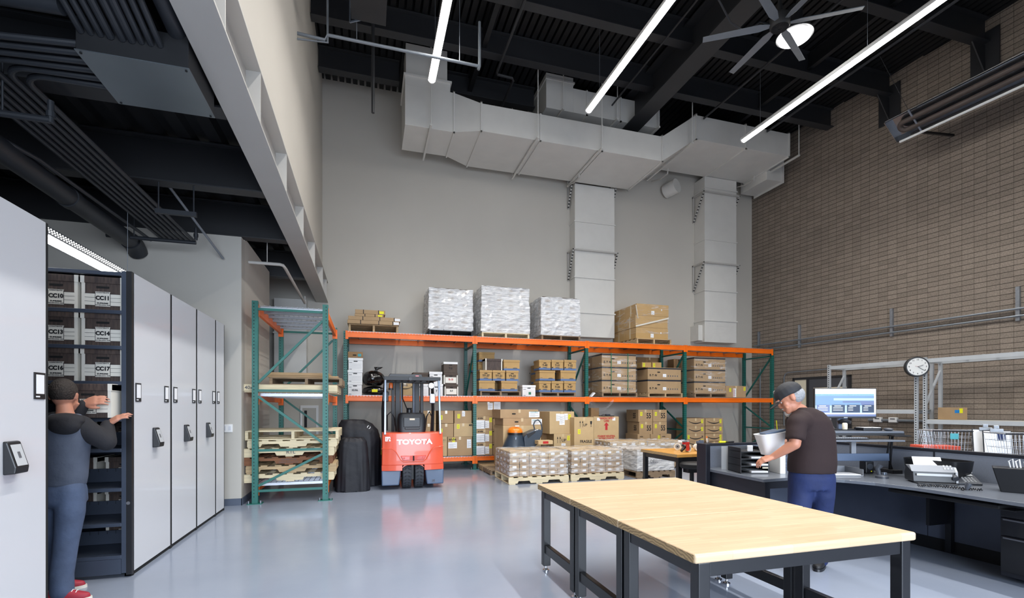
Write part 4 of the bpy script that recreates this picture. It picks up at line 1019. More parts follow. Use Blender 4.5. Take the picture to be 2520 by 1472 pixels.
for k in range(3):
    for j, (a, b) in enumerate(((1316, 1352), (1354, 1390))):
        nz_ = archive(a, b, zr_, .23, Ym+.48, .32, ('kraft archive box in the rear row of the Y stack, '+('bottom', 'second', 'third')[k]+' tier '+('left', 'right')[j]), 'kraft', None, K, extra=('side',))
    zr_ = nz_
# bay 3: equipment cartons with navy band
def brandbox(p0, p1, zb, top, lb, g, Y=None, d=.55, wlabel=True, pack=False):
    Y = Y or Ym
    dec = [('band', .86, .97, 'navy_band'), ('t', 'E', -.86, .33, .07, 'ink', .003), ('t', 'T', -.7, .33, .07, 'ink', .003), ('t', 'N', -.52, .33, .07, 'ink', .003), ('r', -.78, .28, .012, .012, 'ink'), ('r', -.6, .3, .012, .012, 'ink')]
    if wlabel: dec.append(('w', .0, .2, .1, .08))
    for k in range(5): dec.append(('r', .22+.14*k, .24, .03, .035, 'ink_grey'))
    dec += [('slot', -.35, .6, .09), ]
    return carton(p0, p1, zb, top, Y, d, lb, 'card', g, deco=dec, tape=False)
def smallprint(): pass
for (pp0, pp1, fb, tiers, nm, film) in ((1481, 1565, 1470, (934.5, 902.5, 871), 'wrapped equipment stack with green straps in the third bay', True), (1708, 1785, 1690, (938.5, 909, 880), 'torn-wrapped equipment stack in the fourth bay', True), (1594, 1676, 1590, (934, 905), 'unwrapped equipment stack in the third bay', False)):
    a, b = wpx(pp0, pp1, Ym); pallet('pallet under the '+nm, ((a+b)/2, Ym+.5, L1), b-a+.03, 1.1, 'pallet_old' if film else 'pallet_wood', 'open', .11)
    z = L1+.113
    for k, tp in enumerate(tiers):
        tn = ('bottom', 'middle' if len(tiers) > 2 else 'top', 'top')[k]
        zn = brandbox(pp0, pp1, z, tp, tn+' front navy-banded carton of the '+nm, 'navy-banded equipment cartons')
        aa, bb = a, b
        carton(0, 0, z, zn-z-.001, Ym+.56, .55, tn+' rear navy-banded carton of the '+nm, 'card3', 'navy-banded equipment cartons', X=(aa, bb), deco=[('band', .86, .97, 'navy_band'), ('w', -.4, .2, .08, .06, 'l')], tape=False)
        z = zn
    if film:
        H = z-(L1+.113); w2 = (b-a)/2
        fm = MB(); n = 22; vs = []; fs = []; r = random.Random(int(pp0))
        for i in range(15):
            for j in range(n+1):
                u = -1+2*j/n; f = i/14
                vs.append((u*(w2+.012), -.585-r.uniform(0, .02), H*f))
        for i in range(14):
            for j in range(n): fs.append((i*(n+1)+j, i*(n+1)+j+1, (i+1)*(n+1)+j+1, (i+1)*(n+1)+j))
        fm.add(vs, fs); o0 = len(fm.v)
        fm.add([(-w2-.015, -.585, 0), (-w2-.02, .6, 0), (-w2-.02, .6, H), (-w2-.015, -.585, H)], [(0, 1, 2, 3)])
        if pp0 < 1500: fm.add([(-w2-.015, -.585, H+.01), (w2, -.585, H+.01), (w2, .6, H+.01), (-w2, .6, H+.01)], [(0, 1, 2, 3)])
        t = tag(fm.build('stretch_film', 'wrap_light', loc=((a+b)/2, Ym+.57, L1+.113)), 'clear stretch film around the '+nm, 'film')
        if pp0 < 1500:
            for s in (-.5, .48): MB().box(s*w2-.008, s*w2+.008, -.613, -.609, -.05, H+.015).box(s*w2-.008, s*w2+.008, -.613, .6, H+.012, H+.015).build('green_strap', 'green_strap', t)
G = 'brown cartons behind the unwrapped equipment stack'
z = L1
z = carton(1565, 1628, z, 909, Ym+1.12, .14, 'tall plain carton behind the unwrapped equipment stack, lower', 'card3', G, tape=False)
for q in (1,):
    carton(1567, 1630, z, 880, Ym+1.12, .14, 'wide dark carton highest behind the unwrapped equipment stack', 'card3', G)
zt = [o for o in COL.objects if 'top front navy-banded carton of the unwrapped' in o.get('label', '')][0]
ztop = fz(1635, 905, Ym)+.003
carton(1580, 1603, ztop, 892, Ym+.1, .3, 'small carton with yellow sticker, left on the unwrapped stack', 'card_gold', G, deco=[('y', -.6, .1)], tape=False)
carton(1605, 1628, ztop, 892, Ym+.1, .3, 'small carton with yellow sticker, right on the unwrapped stack', 'card_gold', G, deco=[('y', -.6, .1)], tape=False)
carton(1658, 1676, L1, 884, Ym+.7, .3, 'tall dark carton behind the third teal post', 'card3', G, tape=False)
carton(1787, 1836, L1, 950, Ym-.03, .4, 'brown carton with red-striped white label at the right end of the middle deck', 'card', deco=[('y', -.6, .5), ('w', -.15, .05, .1, .24), ('r', -.22, .08, .015, .22, 'red_ink'), ('y', .85, .6)])
tag(MB().prism([(0, 0), (.05, 0), (.14, .09), (.1, .11)], -.05, .05, 'y').build('paper_scrap', 'white_paper', loc=(fx(1453, Ym-.0), Ym+.05, L1)), 'white paper scrap leaning on the middle deck left of the strapped stack', 'paper')
# ---------------------------------------------------------------- lower deck
def labelbox(p0, p1, zb, top, lb, g, Y=None, d=.6, m='card', t='aruba', ts=.055, more=()):
    return carton(p0, p1, zb, top, Y or Ym, d, lb, m, g, deco=[('t', t, -.5, .86, ts, 'ink', .0015)]+list(more), tape=True)
G = 'cartons on the lower deck beside the forklift'
z = labelbox(917, 939, L0, 1103, 'small carton peeking between black covers and forklift, lower', G, more=[('y', .7, .3)])
labelbox(918, 937, z, 1075, 'carton with white label peeking between black covers and forklift, upper', G, more=[('w', -.1, .1, .09, .12)])
carton(1087, 1100.5, L0, 1075, Ym, .5, 'narrow carton with arrows just right of the forklift', 'card2', G, deco=[('up', -.3, .7, .08)], tape=False)
z1 = carton(1101.5, 1162, L0, 1075, Ym, .6, 'large labelled carton at the bottom right of the forklift', 'card', G, deco=[('t', 'aruba', -.6, .87, .075, 'ink', .002), ('y', -.52, .72), ('w', -.6, .4, .2, .14), ('w', .75, .4, .1, .2)])
carton(1036, 1073, L0, 1075, Ym, .6, 'carton behind the forklift seat, lowest', 'card', G)
for k, (t, bt, nm) in enumerate(((1043, z1, 'second'), (1011, 0, 'top'))):
    if k: bt = zz2
    zz2 = carton(1037, 1073, bt, t, Ym, .6, nm+' row carton partly hidden by the forklift post', 'card', G, deco=[('y', -.7, .3)])
    carton(1080, 1116, bt, t, Ym, .6, nm+' row carton with yellow sticker just right of the forklift post', 'card', G, deco=[('y', -.7, .3)])
    if k == 0: carton(1117, 1163, bt, t-1, Ym, .6, 'second row wide carton marked MR beside the teal post', 'card2', G, deco=[('y', -.55, .6), ('t', 'MR', .8, .85, .06, 'ink', .002)])
    else: carton(1118, 1161, bt, t, Ym, .6, 'top row carton with yellow sticker beside the teal post', 'card', G, deco=[('y', -.5, .4), ('w', .05, .55, .07, .12)])
G = 'labelled cartons stacked at the left of the second lower bay'
z = L0
for k, (t, nm) in enumerate(((1090, 'bottom'), (1057, 'middle'), (1024.5, 'upper'))):
    mo = [('w', -.5, .05, .22, .2), ('w', .3, .1, .11, .17), ('y', .78, .55)]
    zn = labelbox(1172, 1212, z, t, nm+' labelled carton against the second teal post', G, more=mo)
    labelbox(1213, 1232, z, t, nm+' labelled carton in the second column, right of the teal post stack', G, more=[('w', .1, .1, .11, .2)])
    z = zn
carton(1172, 1232, z, .33, Ym, .6, 'large carton with two white papers topmost of the labelled stack', 'card', G, deco=[('w', .15, .45, .12, .16), ('w', .72, .4, .16, .2)])
G = 'cartons marked 55 in the third lower bay'
zq = [z_ for z_ in (L0,)][0]
zs = L0+.2
for i, (a, b, lb) in enumerate(((1569, 1600, 'left'), (1601, 1624, 'middle'), (1625, 1652, 'right'))):
    carton(a, b, L0, .22, Ym, .6, 'plain carton under the 55 cartons, lowest row '+lb, 'card', 'plain cartons under the 55 cartons', tape=False)
    zq = carton(a, b, L0+.221, 1068.5, Ym, .6, 'labelled carton directly under the 55 cartons, '+lb, 'card', 'plain cartons under the 55 cartons', deco=[('t', 'aruba', -.4, .7, .04, 'ink', .001)] if i != 1 else [('y', .8, .3), ('w', -.1, .1, .12, .06)], tape=False)
for i in range(3):
    x1 = fx(1569, Ym); ww = .17
for k, (t, nm) in enumerate(((1038.5, 'lower'), (1008.5, 'upper'))):
    o55 = [('t', '55', .45, .48, .19, 'ink', .004, .72), ('y', -.6, .5)]
    zn = carton(1572-2*k+1, 1606, zq, t, Ym, .6, nm+' left carton marked 55', 'card', G, deco=o55+[('t', '55', -.35, .48, .19, 'ink', .004, .72, 'l')])
    carton(1607, 1641, zq, t, Ym, .6, nm+' right carton marked 55', 'card', G, deco=o55)
    carton(1572, 1606, zq, t, Ym+.61, .4, nm+' rear carton behind the 55 cartons', 'card3', G, tape=False)
    zq = zn
G = 'arrow-printed cartons in the fourth lower bay'
z = L0
for k, t in enumerate((1106, 1087, 1067.5, 1048.5, 1029.5)):
    nm = ('lowest', 'second', 'third', 'fourth', 'top')[k]
    sd = [('smile', .78, .6), ('y', .72, .35)]
    if k == 0: t = .14
    zn = carton(1690, 1734, z, t, Ym, .45, nm+' arrow-printed carton of the left column in the fourth bay', 'card', G, deco=sd if k != 2 else [('smile', .78, .6), ('y', -.8, .35)])
    carton(1736, 1779, z, t, Ym, .45, nm+' arrow-printed carton of the right column in the fourth bay', 'card', G, deco=sd)
    carton(1688, 1732, z, zn-z-.001, Ym+.46, .45, nm+' arrow-printed carton behind the left column in the fourth bay', 'card3', G, tape=False)
    z = zn
# ================================================================ FLOOR GOODS IN FRONT OF THE RACK
Yf = 10.0
G = 'cartons standing on the floor in front of the second rack bay'
pallet('low pallet on the floor behind the tall cartons by the second post', (2.9, 10.9, 0), .9, .8, 'pallet_wood', 'open', .12)
pallet('dark pallet on the floor left of the front wrapped load', (fx(1240, 9.75)+.35, 10.25, 0), 1.25, .9, 'pallet_old', 'open', .11)
zf = .115
z = carton(1238, 1332, zf, 1047.5, 9.85, .75, 'large floor carton with side arrows under the flat lidded cartons', 'card2', G, deco=[('up', -.4, .6, .1)])
z2 = carton(1238, 1331, z, 1029.5, 9.88, .7, 'lower flat carton with oval hand hole and white sign', 'card', G, deco=[('slot', -.3, .5, .09), ('w', .78, .1, .24, .12), ('t', 'CLEANMAX', .77, .7, .035, 'teal', .0006)])
carton(1231, 1325, z2, 1008, 9.88, .7, 'upper flat carton with oval hand hole and white sign', 'card', G, deco=[('slot', -.3, .5, .09), ('w', .78, .1, .24, .12), ('t', 'CLEANMAX', .77, .7, .035, 'teal', .0006)])
z = carton(1332, 1364, .3, 1066, 10.2, .5, 'carton stack filler beside the black scrubber', 'card', G) if False else 0
pallet('pallet under the UP cartons on the floor', (fx(1370, 9.9)+.15, 10.35, 0), 1.1, .9, 'pallet_old', 'open', .11)
z = carton(1333, 1362, .115, 1049, 10.35, .45, 'tall brown carton between scrubber and UP carton', 'card3', G, tape=False)
carton(1333, 1350, z, 1014, 10.35, .45, 'dark-sided carton behind the tilted carton', 'card3', G, tape=False)
z = carton(1363, 1408, .115, 1068, 9.9, .62, 'carton printed UP under the tilted labelled carton', 'card2', G, deco=[('up', -.6, .72, .15), ('t', 'UP', .08, .8, .09, 'ink', .001), ('y', .6, .8), ('w', .05, .64, .1, .05)])
carton(1348, 1412, z, 1013, 9.92, .55, 'tilted carton with several white labels on the UP carton', 'card2', G, rz=R(6), deco=[('w', -.32, .58, .1, .16), ('w', .0, .4, .13, .24), ('w', .32, .62, .09, .14), ('y', .62, .66)])
tag(B(-.16, .16, -.12, .12, 0, .08).build('parcel', 'card2', loc=(fx(1340, 9.4), 9.45, .66), bev=.003), 'small parcel with red sticker on top of the front wrapped load', 'box')
pp = [o for o in COL.objects if o.name.startswith('parcel')][-1]; MB().box(-.06, .06, -.122, -.12, .015, .065).build('red_sticker', 'red', pp)
z = carton(1413, 1461, .0, 1027.5, 9.7, .55, 'tall carton printed UP and FRAGILE', 'card2', G, deco=[('up', -.4, .82, .15, 'ink', True), ('t', 'UP', .12, .86, .08, 'ink', .001), ('y', -.5, .7), ('t', 'FRAGILE', .2, .56, .085, 'ink', .002, .9)])
z = carton(1461, 1523, .0, 1025.5, 10.46, .38, 'carton with red printing HANDLE WITH CARE', 'card2', G, deco=[('r', -.62, .92, .08, .07, 'white_paper'), ('r', .6, .92, .08, .07, 'white_paper'), ('t', 'HANDLE WITH', .0, .968, .07, 'red_ink', .0022, .8), ('t', 'CARE', .0, .915, .07, 'red_ink', .0022, .8), ('t', 'STANBURY INDUSTRIAL', .0, .61, .055, 'red_ink', .002, .78), ('t', 'BATTERY CHARGER', .0, .565, .055, 'red_ink', .002, .82)], tape=False)
hc = [o for o in COL.objects if o.name.startswith('cardboard_box')][-1]
MB().prism([(-.03, .88), (.03, .88), (.03, .99), (.065, .99), (0, 1.065), (-.065, .99), (-.03, .99)], -.193, -.19, 'y').build('red_arrow', 'red_ink', hc)
ch = thing('battery_charger', 'small black tool with cable on the HANDLE WITH CARE carton', 'tool', (fx(1495, 10.6), 10.65, z))
MB().box(-.16, .16, -.1, .1, 0, .02).build('base', 'black_plastic', ch, bev=.004); MB().box(-.02, .09, -.03, .03, .02, .06).build('body', 'plastic_dgrey', ch, bev=.006); MB().tube([(-.02, 0, .035), (-.08, 0, .05), (-.14, -.02, .03)], .007, 6).build('cord', 'black_plastic', ch)
carton(1450, 1473, L0, 1004, 10.98, .35, 'tall brown carton behind the charger carton', 'card3', G, tape=False, rz=R(12))
def film_wisp(loc, label, m, sc=1, seed=1):
    r = random.Random(seed); mb = MB(); vs = []; fs = []
    for i in range(9):
        for j in range(6): vs.append((sc*(.08*i+.06*math.sin(j)), .03*math.sin(3*i+j)+r.uniform(-.02, .02), -sc*(.02*j+.25*math.sin(PI*i/8))+r.uniform(-.015, .015)))
    for i in range(8):
        for j in range(5): fs.append((i*6+j, i*6+j+1, (i+1)*6+j+1, (i+1)*6+j))
    mb.add(vs, fs); return tag(mb.build('plastic_film', m, loc=loc, smooth=True, ang=80), label, 'film')
film_wisp((5.25, 10.82, 1.62), 'loose clear film hanging under the middle deck beam', 'wrap_light', .9, 2)
# wrapped floor loads
def floorload(p0, p1, Y, d, top, lb, plb, seed, hp=.135, nx=6, nz=4, film='wrap_mid', over=.0, cm='card', topm='card2', st='side', pm='pallet_light', X=None, gap=0):
    x0, x1 = (fx(p0, Y), fx(p1, Y)) if X is None else X
    pallet(plb, ((x0+x1)/2, Y+d/2, 0), x1-x0, d, pm, st, hp)
    H = fz((p0+p1)/2, top, Y)-hp-.005
    wrapped(lb, ((x0+x1)/2, Y+d/2, hp+.004), x1-x0-.06, d-.06, H, film, cm, nx, 4, nz, taper=.012, lab=True, bulge=.015, seed=seed, topm=topm)
    return hp+H, x0, x1
floorload(1252, 1400, 8.5, 1.02, 1111, 'front left shrink-wrapped load of small cartons on the floor', 'pale pallet under the front left wrapped floor load', 11)
floorload(1405, 1536, 8.56, 1.02, 1108, 'second shrink-wrapped floor load right of the front left one', 'pallet under the second wrapped floor load', 12)
floorload(1567, 1662, 8.5, 1.1, 1109, 'white-wrapped floor load with handwriting behind the small workbench', 'pallet under the white-wrapped floor load', 13, nx=4, film='wrap_heavy', cm='box_white', pm='pallet_old')
floorload(1500, 1590, 9.62, .8, 1087, 'long wrapped load in the second row behind the floor loads', 'pallet under the second-row wrapped load', 14, nx=4, pm='pallet_old', X=(5.12, 6.12))
floorload(1620, 1700, 9.75, .95, 1087, 'wrapped load in the second row behind the small workbench', 'pallet under the second-row load by the workbench', 15, nx=4, pm='pallet_old', X=(6.15, 7.3))
wl = [o for o in COL.objects if o.get('label', '').startswith('white-wrapped floor')][0]
text('DELL', .1, 'ink_grey', wl, (-.06, -.57, .2), rot=(R(90), 0, 0), sx=.8)
# floor scrubber: grey conical tank, orange dome, scoop body with loop handle
sx_ = fx(1290, 9.62)
vc = thing('floor_vacuum', 'dark grey floor scrubber with orange domed lid and loop handle', 'cleaning machine', (fx(1268, 9.62), 9.7, 0))
zt = lambda py: fz(1268, py, 9.7)
MB().loft([((0, 0, .1), .24, .22), ((0, 0, zt(1103)), .26, .22), ((.01, 0, zt(1085)), .2, .19), ((.02, 0, zt(1074)), .16, .16), ((.02, 0, zt(1070)), .155, .155)], 28).build('tank', 'scrub_grey', vc, smooth=True)
MB().lathe((.02, 0, zt(1070)), [(.158, 0), (.162, .02), (.158, .045)], 28).build('clamp_ring', 'black_plastic', vc, smooth=True)
MB().lathe((.02, 0, zt(1066)), [(.155, 0), (.16, .02), (.155, .06), (.13, .1), (.08, .125), (.001, .135)], 28).build('lid', 'orange', vc, smooth=True)
MB().bar((-.02, -.12, zt(1062)+.12), (.07, -.12, zt(1062)+.12), .03, .02).build('lid_handle', 'box_white', vc)
MB().box(-.03, .0, -.175, -.16, zt(1083), zt(1075)).build('latch', 'alu', vc, bev=.003)
y = 0; q = lambda px, py: (fx(px, 9.7)-fx(1268, 9.62), fz(px, py, 9.7))
pts = [q(1286, 1102), q(1284, 1076), q(1292, 1066), q(1310, 1058), q(1320, 1056), q(1329, 1058), q(1328, 1070), q(1318, 1092), q(1306, 1103)]
MB().prism(pts, -.15, .15, 'y').build('hopper', 'scrub_grey', vc, bev=.02, seg=3)
pts = [q(1290, 1068), q(1312, 1060), q(1312, 1064), q(1294, 1078)]
MB().prism(pts, -.152, -.148, 'y').build('hopper_recess', 'black_plastic', vc)
pts = [q(1312, 1057), q(1309, 1045), q(1313, 1036), q(1320, 1033), q(1327, 1040), q(1330, 1055), q(1329, 1068), q(1318, 1090)]
for s in (-.1,): MB().tube([(a, s, b) for a, b in pts], .014, 8).build('loop_handle', 'scrub_grey', vc, smooth=True)
mb = MB()
for s in (-.15, .15): mb.cyl((s, -.15, .05), (s, -.1, .05), .05, n=14)
mb.build('wheel', 'black_soft', vc)
# ================================================================ COVERED MACHINES
def cover(label, loc, prof, n=120, seed=1, p=3.2, rz=0):
    """draped cloth: rings interpolated between the profile, pleats deepen towards the hem"""
    mb = MB(); rg = []; H = prof[-1][0][2]
    for i in range(len(prof)-1):
        (c0, a0, b0), (c1, a1, b1) = prof[i], prof[i+1]
        for k in range(5):
            f = k/5; rg.append((tuple(c0[j]+(c1[j]-c0[j])*f for j in range(3)), a0+(a1-a0)*f, b0+(b1-b0)*f))
    rg.append(prof[-1]); mb.loft(rg, n, p=p); vs = []
    for v in mb.v:
        a = math.atan2(v[1], v[0]); h = max(0, 1-v[2]/H)
        f = 1+h**.7*(.035*math.sin(5*a+seed)+.025*math.sin(11*a+2.3*seed+3*v[2])+.014*math.sin(23*a+seed-2*v[2]))+.012*math.sin(9*v[2]*7+4*a)*(1-h)
        vs.append((v[0]*f, v[1]*f, max(0, v[2]+(.02*math.sin(7*a+seed) if v[2] < .02 else .006*math.sin(13*a)))))
    mb.v = vs; o = mb.build('machine_cover', 'cover_cloth', loc=loc, rz=rz, smooth=True, ang=60); tag(o, label, 'cover')
    return o
c1 = cover('tall black cloth cover over a machine beside the forklift', (-.13, 9.32, 0), [((-.06, 0, .0), .41, .33), ((-.05, 0, .3), .4, .32), ((-.02, 0, .8), .38, .3), ((-.04, 0, 1.0), .35, .29), ((-.08, 0, 1.12), .29, .25), ((-.13, 0, 1.19), .2, .2), ((-.13, 0, 1.2), .02, .02)], seed=2)
text('(  )', .05, 'box_white', c1, (.15, -.3, 1.07), rot=(R(80), R(35), 0), bold=.002)
c2 = cover('shorter black cloth cover in front of the tall one', (-.24, 8.72, 0), [((0, 0, .0), .28, .2), ((0, 0, .35), .265, .2), ((0, 0, .72), .24, .19), ((0, 0, .84), .22, .18), ((0, 0, .9), .17, .15), ((0, 0, .905), .02, .02)], seed=5, p=3.6)
# ================================================================ FORKLIFT
fk = thing('forklift', 'orange electric forklift seen from behind with black overhead guard', 'forklift', (.76, 8.5, 0))
W = .53
def curvebox(mb, z0, z1, y0, y1, w0, w1, bow=.06, m=0, n=12, thick=.5):
    vs = []
    for (z, w, y) in ((z0, w0, y0), (z1, w1, y1)):
        for k in range(n+1):
            u = -1+2*k/n; vs.append((u*w, y+bow*abs(u)**2.6, z))
        vs.append((w, y+thick, z)); vs.append((-w, y+thick, z))
    N = n+3; fs = [tuple(range(N)), tuple(range(2*N-1, N-1, -1))]+[(i, i+N, (i+1) % N+N, (i+1) % N) for i in range(N)]
    return mb.add(vs, fs, m)
# counterweight with wheel arch cut: left and right lower blocks, upper block
mb = MB(); curvebox(mb, .42, .98, .02, .05, W, W-.01, .07)
mb.build('counterweight', 'fork_orange', fk, bev=.016, seg=3, smooth=True)
for s in (-1, 1):
    mb = MB(); xs = [.19+.34*k/8 for k in range(9)]
    mb.prism([(s*x_, .021+.07*(x_/.53)**2.6) for x_ in xs]+[(s*.53, .52), (s*.19, .52)], .33, .424, 'z'); mb.build('lower_counterweight', 'fork_orange', fk, smooth=True)
    MB().prism([(s*.53, .07), (s*.535, .33), (s*.205, .33), (s*.22, .2), (s*.24, .07)], .075, .8, 'y').build('bumper_skirt', 'fork_grey', fk, bev=.02, seg=3)
MB().prism([(-.13, .46), (.13, .46), (.2, .36), (.15, .4), (.08, .43), (-.08, .43), (-.15, .4), (-.2, .36)], .05, .12, 'y').build('wheel_arch', 'fork_orange', fk)
mb = MB()
for z, w in ((.72, .5),):
    pass
mb.tube([(-.53, .088, .71), (-.36, .026, .71), (-.3, .018, .66), (-.22, .012, .52), (-.17, .012, .48), (.17, .012, .48), (.22, .012, .52), (.3, .018, .66), (.36, .026, .72), (.53, .088, .74)], .007, 6)
mb.build('styling_crease', 'fork_orange', fk, smooth=True)
MB().prism([(-.22, .585), (.22, .585), (.18, .505), (-.18, .505)], .008, .05, 'y').build('drawbar_recess', 'fork_orange2', fk, bev=.004)
tl = MB().prism([(-.2, .575), (.2, .575), (.17, .515), (-.17, .515)], .003, .02, 'y').build('drawbar_plate', 'tail', fk)
MB().cyl((-.03, .002, .545), (-.03, -.002, .545), .04).cyl((.03, .002, .545), (.03, -.002, .545), .04).cyl((-.16, .002, .545), (-.16, -.001, .545), .016).cyl((.16, .002, .545), (.16, -.001, .545), .016).build('fastener', 'fork_orange2', fk)
MB().cyl((0, -.012, .5), (0, -.012, .585), .012, n=10).build('drawbar_pin', 'black_plastic', fk)
text('TOYOTA', .115, 'silver_letter', fk, (.02, .016, .82), bold=.004, sx=1.26, ext=.004, name='maker_lettering')
text('EF2', .1, 'white_paper', fk, (-.43, .034, .875), bold=.005, sx=.62, ext=.002)
text('20', .055, 'ink_grey', fk, (.35, .07, .13), bold=.001, ext=.003, name='capacity_number')
for s in (-1, 1):
    t = MB(); rdx = .245
    t.cyl((s*.105-.075, .27, rdx), (s*.105+.075, .27, rdx), rdx, n=36); to = t.build('rear_tire', 'tire', fk, bev=.018, seg=2)
    g = MB()
    for k in range(24):
        a = 2*PI*k/24
        for q in (-1, 1):
            pA = (s*.105+q*.005, .27-math.cos(a)*(rdx+.001), rdx-math.sin(a)*(rdx+.001)); a2 = a+.13
            pB = (s*.105+q*.072, .27-math.cos(a2)*(rdx+.001), rdx-math.sin(a2)*(rdx+.001)); g.bar(pA, pB, .012, .004)
        a3 = a+.13
        for q in (-.028, .028): g.bar((s*.105+q, .27-math.cos(a)*(rdx+.001), rdx-math.sin(a)*(rdx+.001)), (s*.105+q, .27-math.cos(a3)*(rdx+.001), rdx-math.sin(a3)*(rdx+.001)), .008, .004)
    g.build('tread_groove', 'slot', to)
MB().box(-.02, .02, .2, .34, .15, .42).build('wheel_fork', 'fork_black', fk)
# body, mast, battery hood, seat
MB().box(-.5, .5, .5, 1.3, .15, .9).build('chassis', 'fork_orange2', fk, bev=.02)
MB().loft([((0, .42, .97), .24, .14), ((0, .42, 1.02), .25, .14), ((0, .43, 1.22), .25, .13), ((0, .44, 1.3), .23, .12), ((0, .45, 1.325), .2, .1)], 32, p=5).build('seat_back', 'fork_seat', fk, smooth=True)
MB().box(-.15, .14, .272, .288, 1.07, 1.24).build('seat_pocket', 'black_plastic', fk, bev=.01); MB().box(-.045, .045, .266, .27, 1.195, 1.225).build('seat_label', 'cream', fk)
MB().box(-.13, .13, .255, .28, 1.03, 1.06).build('seat_bracket', 'black_plastic', fk, bev=.008)
MB().cyl((-.03, .55, 1.3), (-.03, .55, 1.38), .05).lathe((-.03, .55, 1.38), [(.045, 0), (.055, .03), (.001, .035)]).build('steering_knob', 'black_plastic', fk, smooth=True)
ZG = 1.93
for s in (-1, 1):
    MB().bar((s*.475, .1, .95), (s*.465, .22, ZG), .036, .04).build('rear_guard_post', 'alu', fk, bev=.006)
    MB().tube([(s*.475, 1.2, .9), (s*.48, 1.15, 1.4), (s*.44, .95, ZG)], .03, 10).build('front_guard_post', 'fork_black', fk, smooth=True)
    MB().bar((s*.465, .2, ZG+.01), (s*.44, 1.15, ZG+.01), .06, .05).build('guard_side_rail', 'fork_black', fk)
mb = MB().bar((-.49, .22, ZG), (.49, .22, ZG), .05, .07).bar((-.44, 1.15, ZG), (.44, 1.15, ZG), .05, .06)
for k in range(7): X = -.36+.12*k; mb.bar((X, .22, ZG+.01), (X, 1.15, ZG+.01), .025, .03)
mb.build('overhead_guard', 'fork_black', fk, bev=.006)
MB().prism([(-.42, ZG+.03), (.2, ZG+.03), (.17, ZG+.085), (-.38, ZG+.09)], .3, .95, 'y').build('guard_roof_cover', 'black_plastic', fk, bev=.008)
MB().box(.06, .12, .295, .3, ZG+.045, ZG+.065).build('warning_mark', 'red', fk)
MB().cyl((-.04, .17, ZG-.005), (-.04, .19, ZG-.005), .03).build('rear_camera', 'black_plastic', fk, smooth=True)
bc = MB().lathe((-.37, .27, ZG-.17), [(.035, 0), (.035, .06), (.03, .09), (.001, .1)], 16).build('beacon_light', 'amber', fk, smooth=True)
MB().cyl((-.37, .27, ZG-.2), (-.37, .27, ZG-.17), .042).build('beacon_base', 'black_plastic', fk)
MB().cyl((.33, .2, ZG-.12), (.33, .26, ZG-.12), .055).build('work_light_housing', 'black_plastic', fk, smooth=True); MB().cyl((.33, .195, ZG-.12), (.33, .2, ZG-.12), .05).build('work_light_lens', 'box_white', fk, smooth=True)
mb = MB()
for s in (-1, 1): mb.box(s*.19-.045, s*.19+.045, 1.32, 1.48, .1, 1.98).box(s*.28-.03, s*.28+.03, 1.3, 1.4, .1, 1.95)
mb.box(-.25, .25, 1.32, 1.36, 1.93, 1.98).box(-.25, .25, 1.32, 1.36, .6, .68)
mb.build('mast', 'fork_black', fk, bev=.005)
MB().cyl((-.12, 1.3, .3), (-.12, 1.3, 1.9), .02, n=10).cyl((.12, 1.3, .3), (.12, 1.3, 1.9), .03, n=10).build('lift_cylinder', 'alu', fk, smooth=True)
MB().tube([(.08, 1.28, .4), (.06, 1.28, 1.2), (-.1, 1.28, 1.6), (-.1, 1.28, 1.93)], .012, 6).build('hydraulic_hose', 'black_plastic', fk, smooth=True)
mb = MB()
for s in (-1, 1): mb.box(s*.2-.05, s*.2+.05, 1.5, 2.5, .04, .08)
mb.build('fork_tine', 'black_metal', fk, bev=.005)
for s, z in ((1, 1.52), (-1, 1.55)):
    MB().box(s*.44-.055, s*.44+.055, .9, .93, z-.02, z+.17).build('mirror', 'alu' if s > 0 else 'black_plastic', fk, bev=.012)
for s in (-1, 1):
    tq = MB(); tq.cyl((s*.42-.09, 1.5, .24), (s*.42+.09, 1.5, .24), .24, n=28); tq.build('front_tire', 'tire', fk, bev=.015)
MB().tube([(.26, .55, 1.0), (.28, .5, 1.25), (.33, .5, 1.34), (.38, .55, 1.25), (.37, .6, .95)], .012, 8).build('arm_rail', 'fork_black', fk, smooth=True)
MB().tube([(-.26, .6, 1.0), (-.3, .55, 1.25), (-.36, .55, 1.34), (-.42, .55, 1.28), (-.42, .6, 1.0)], .012, 8).build('arm_rail', 'fork_black', fk, smooth=True)
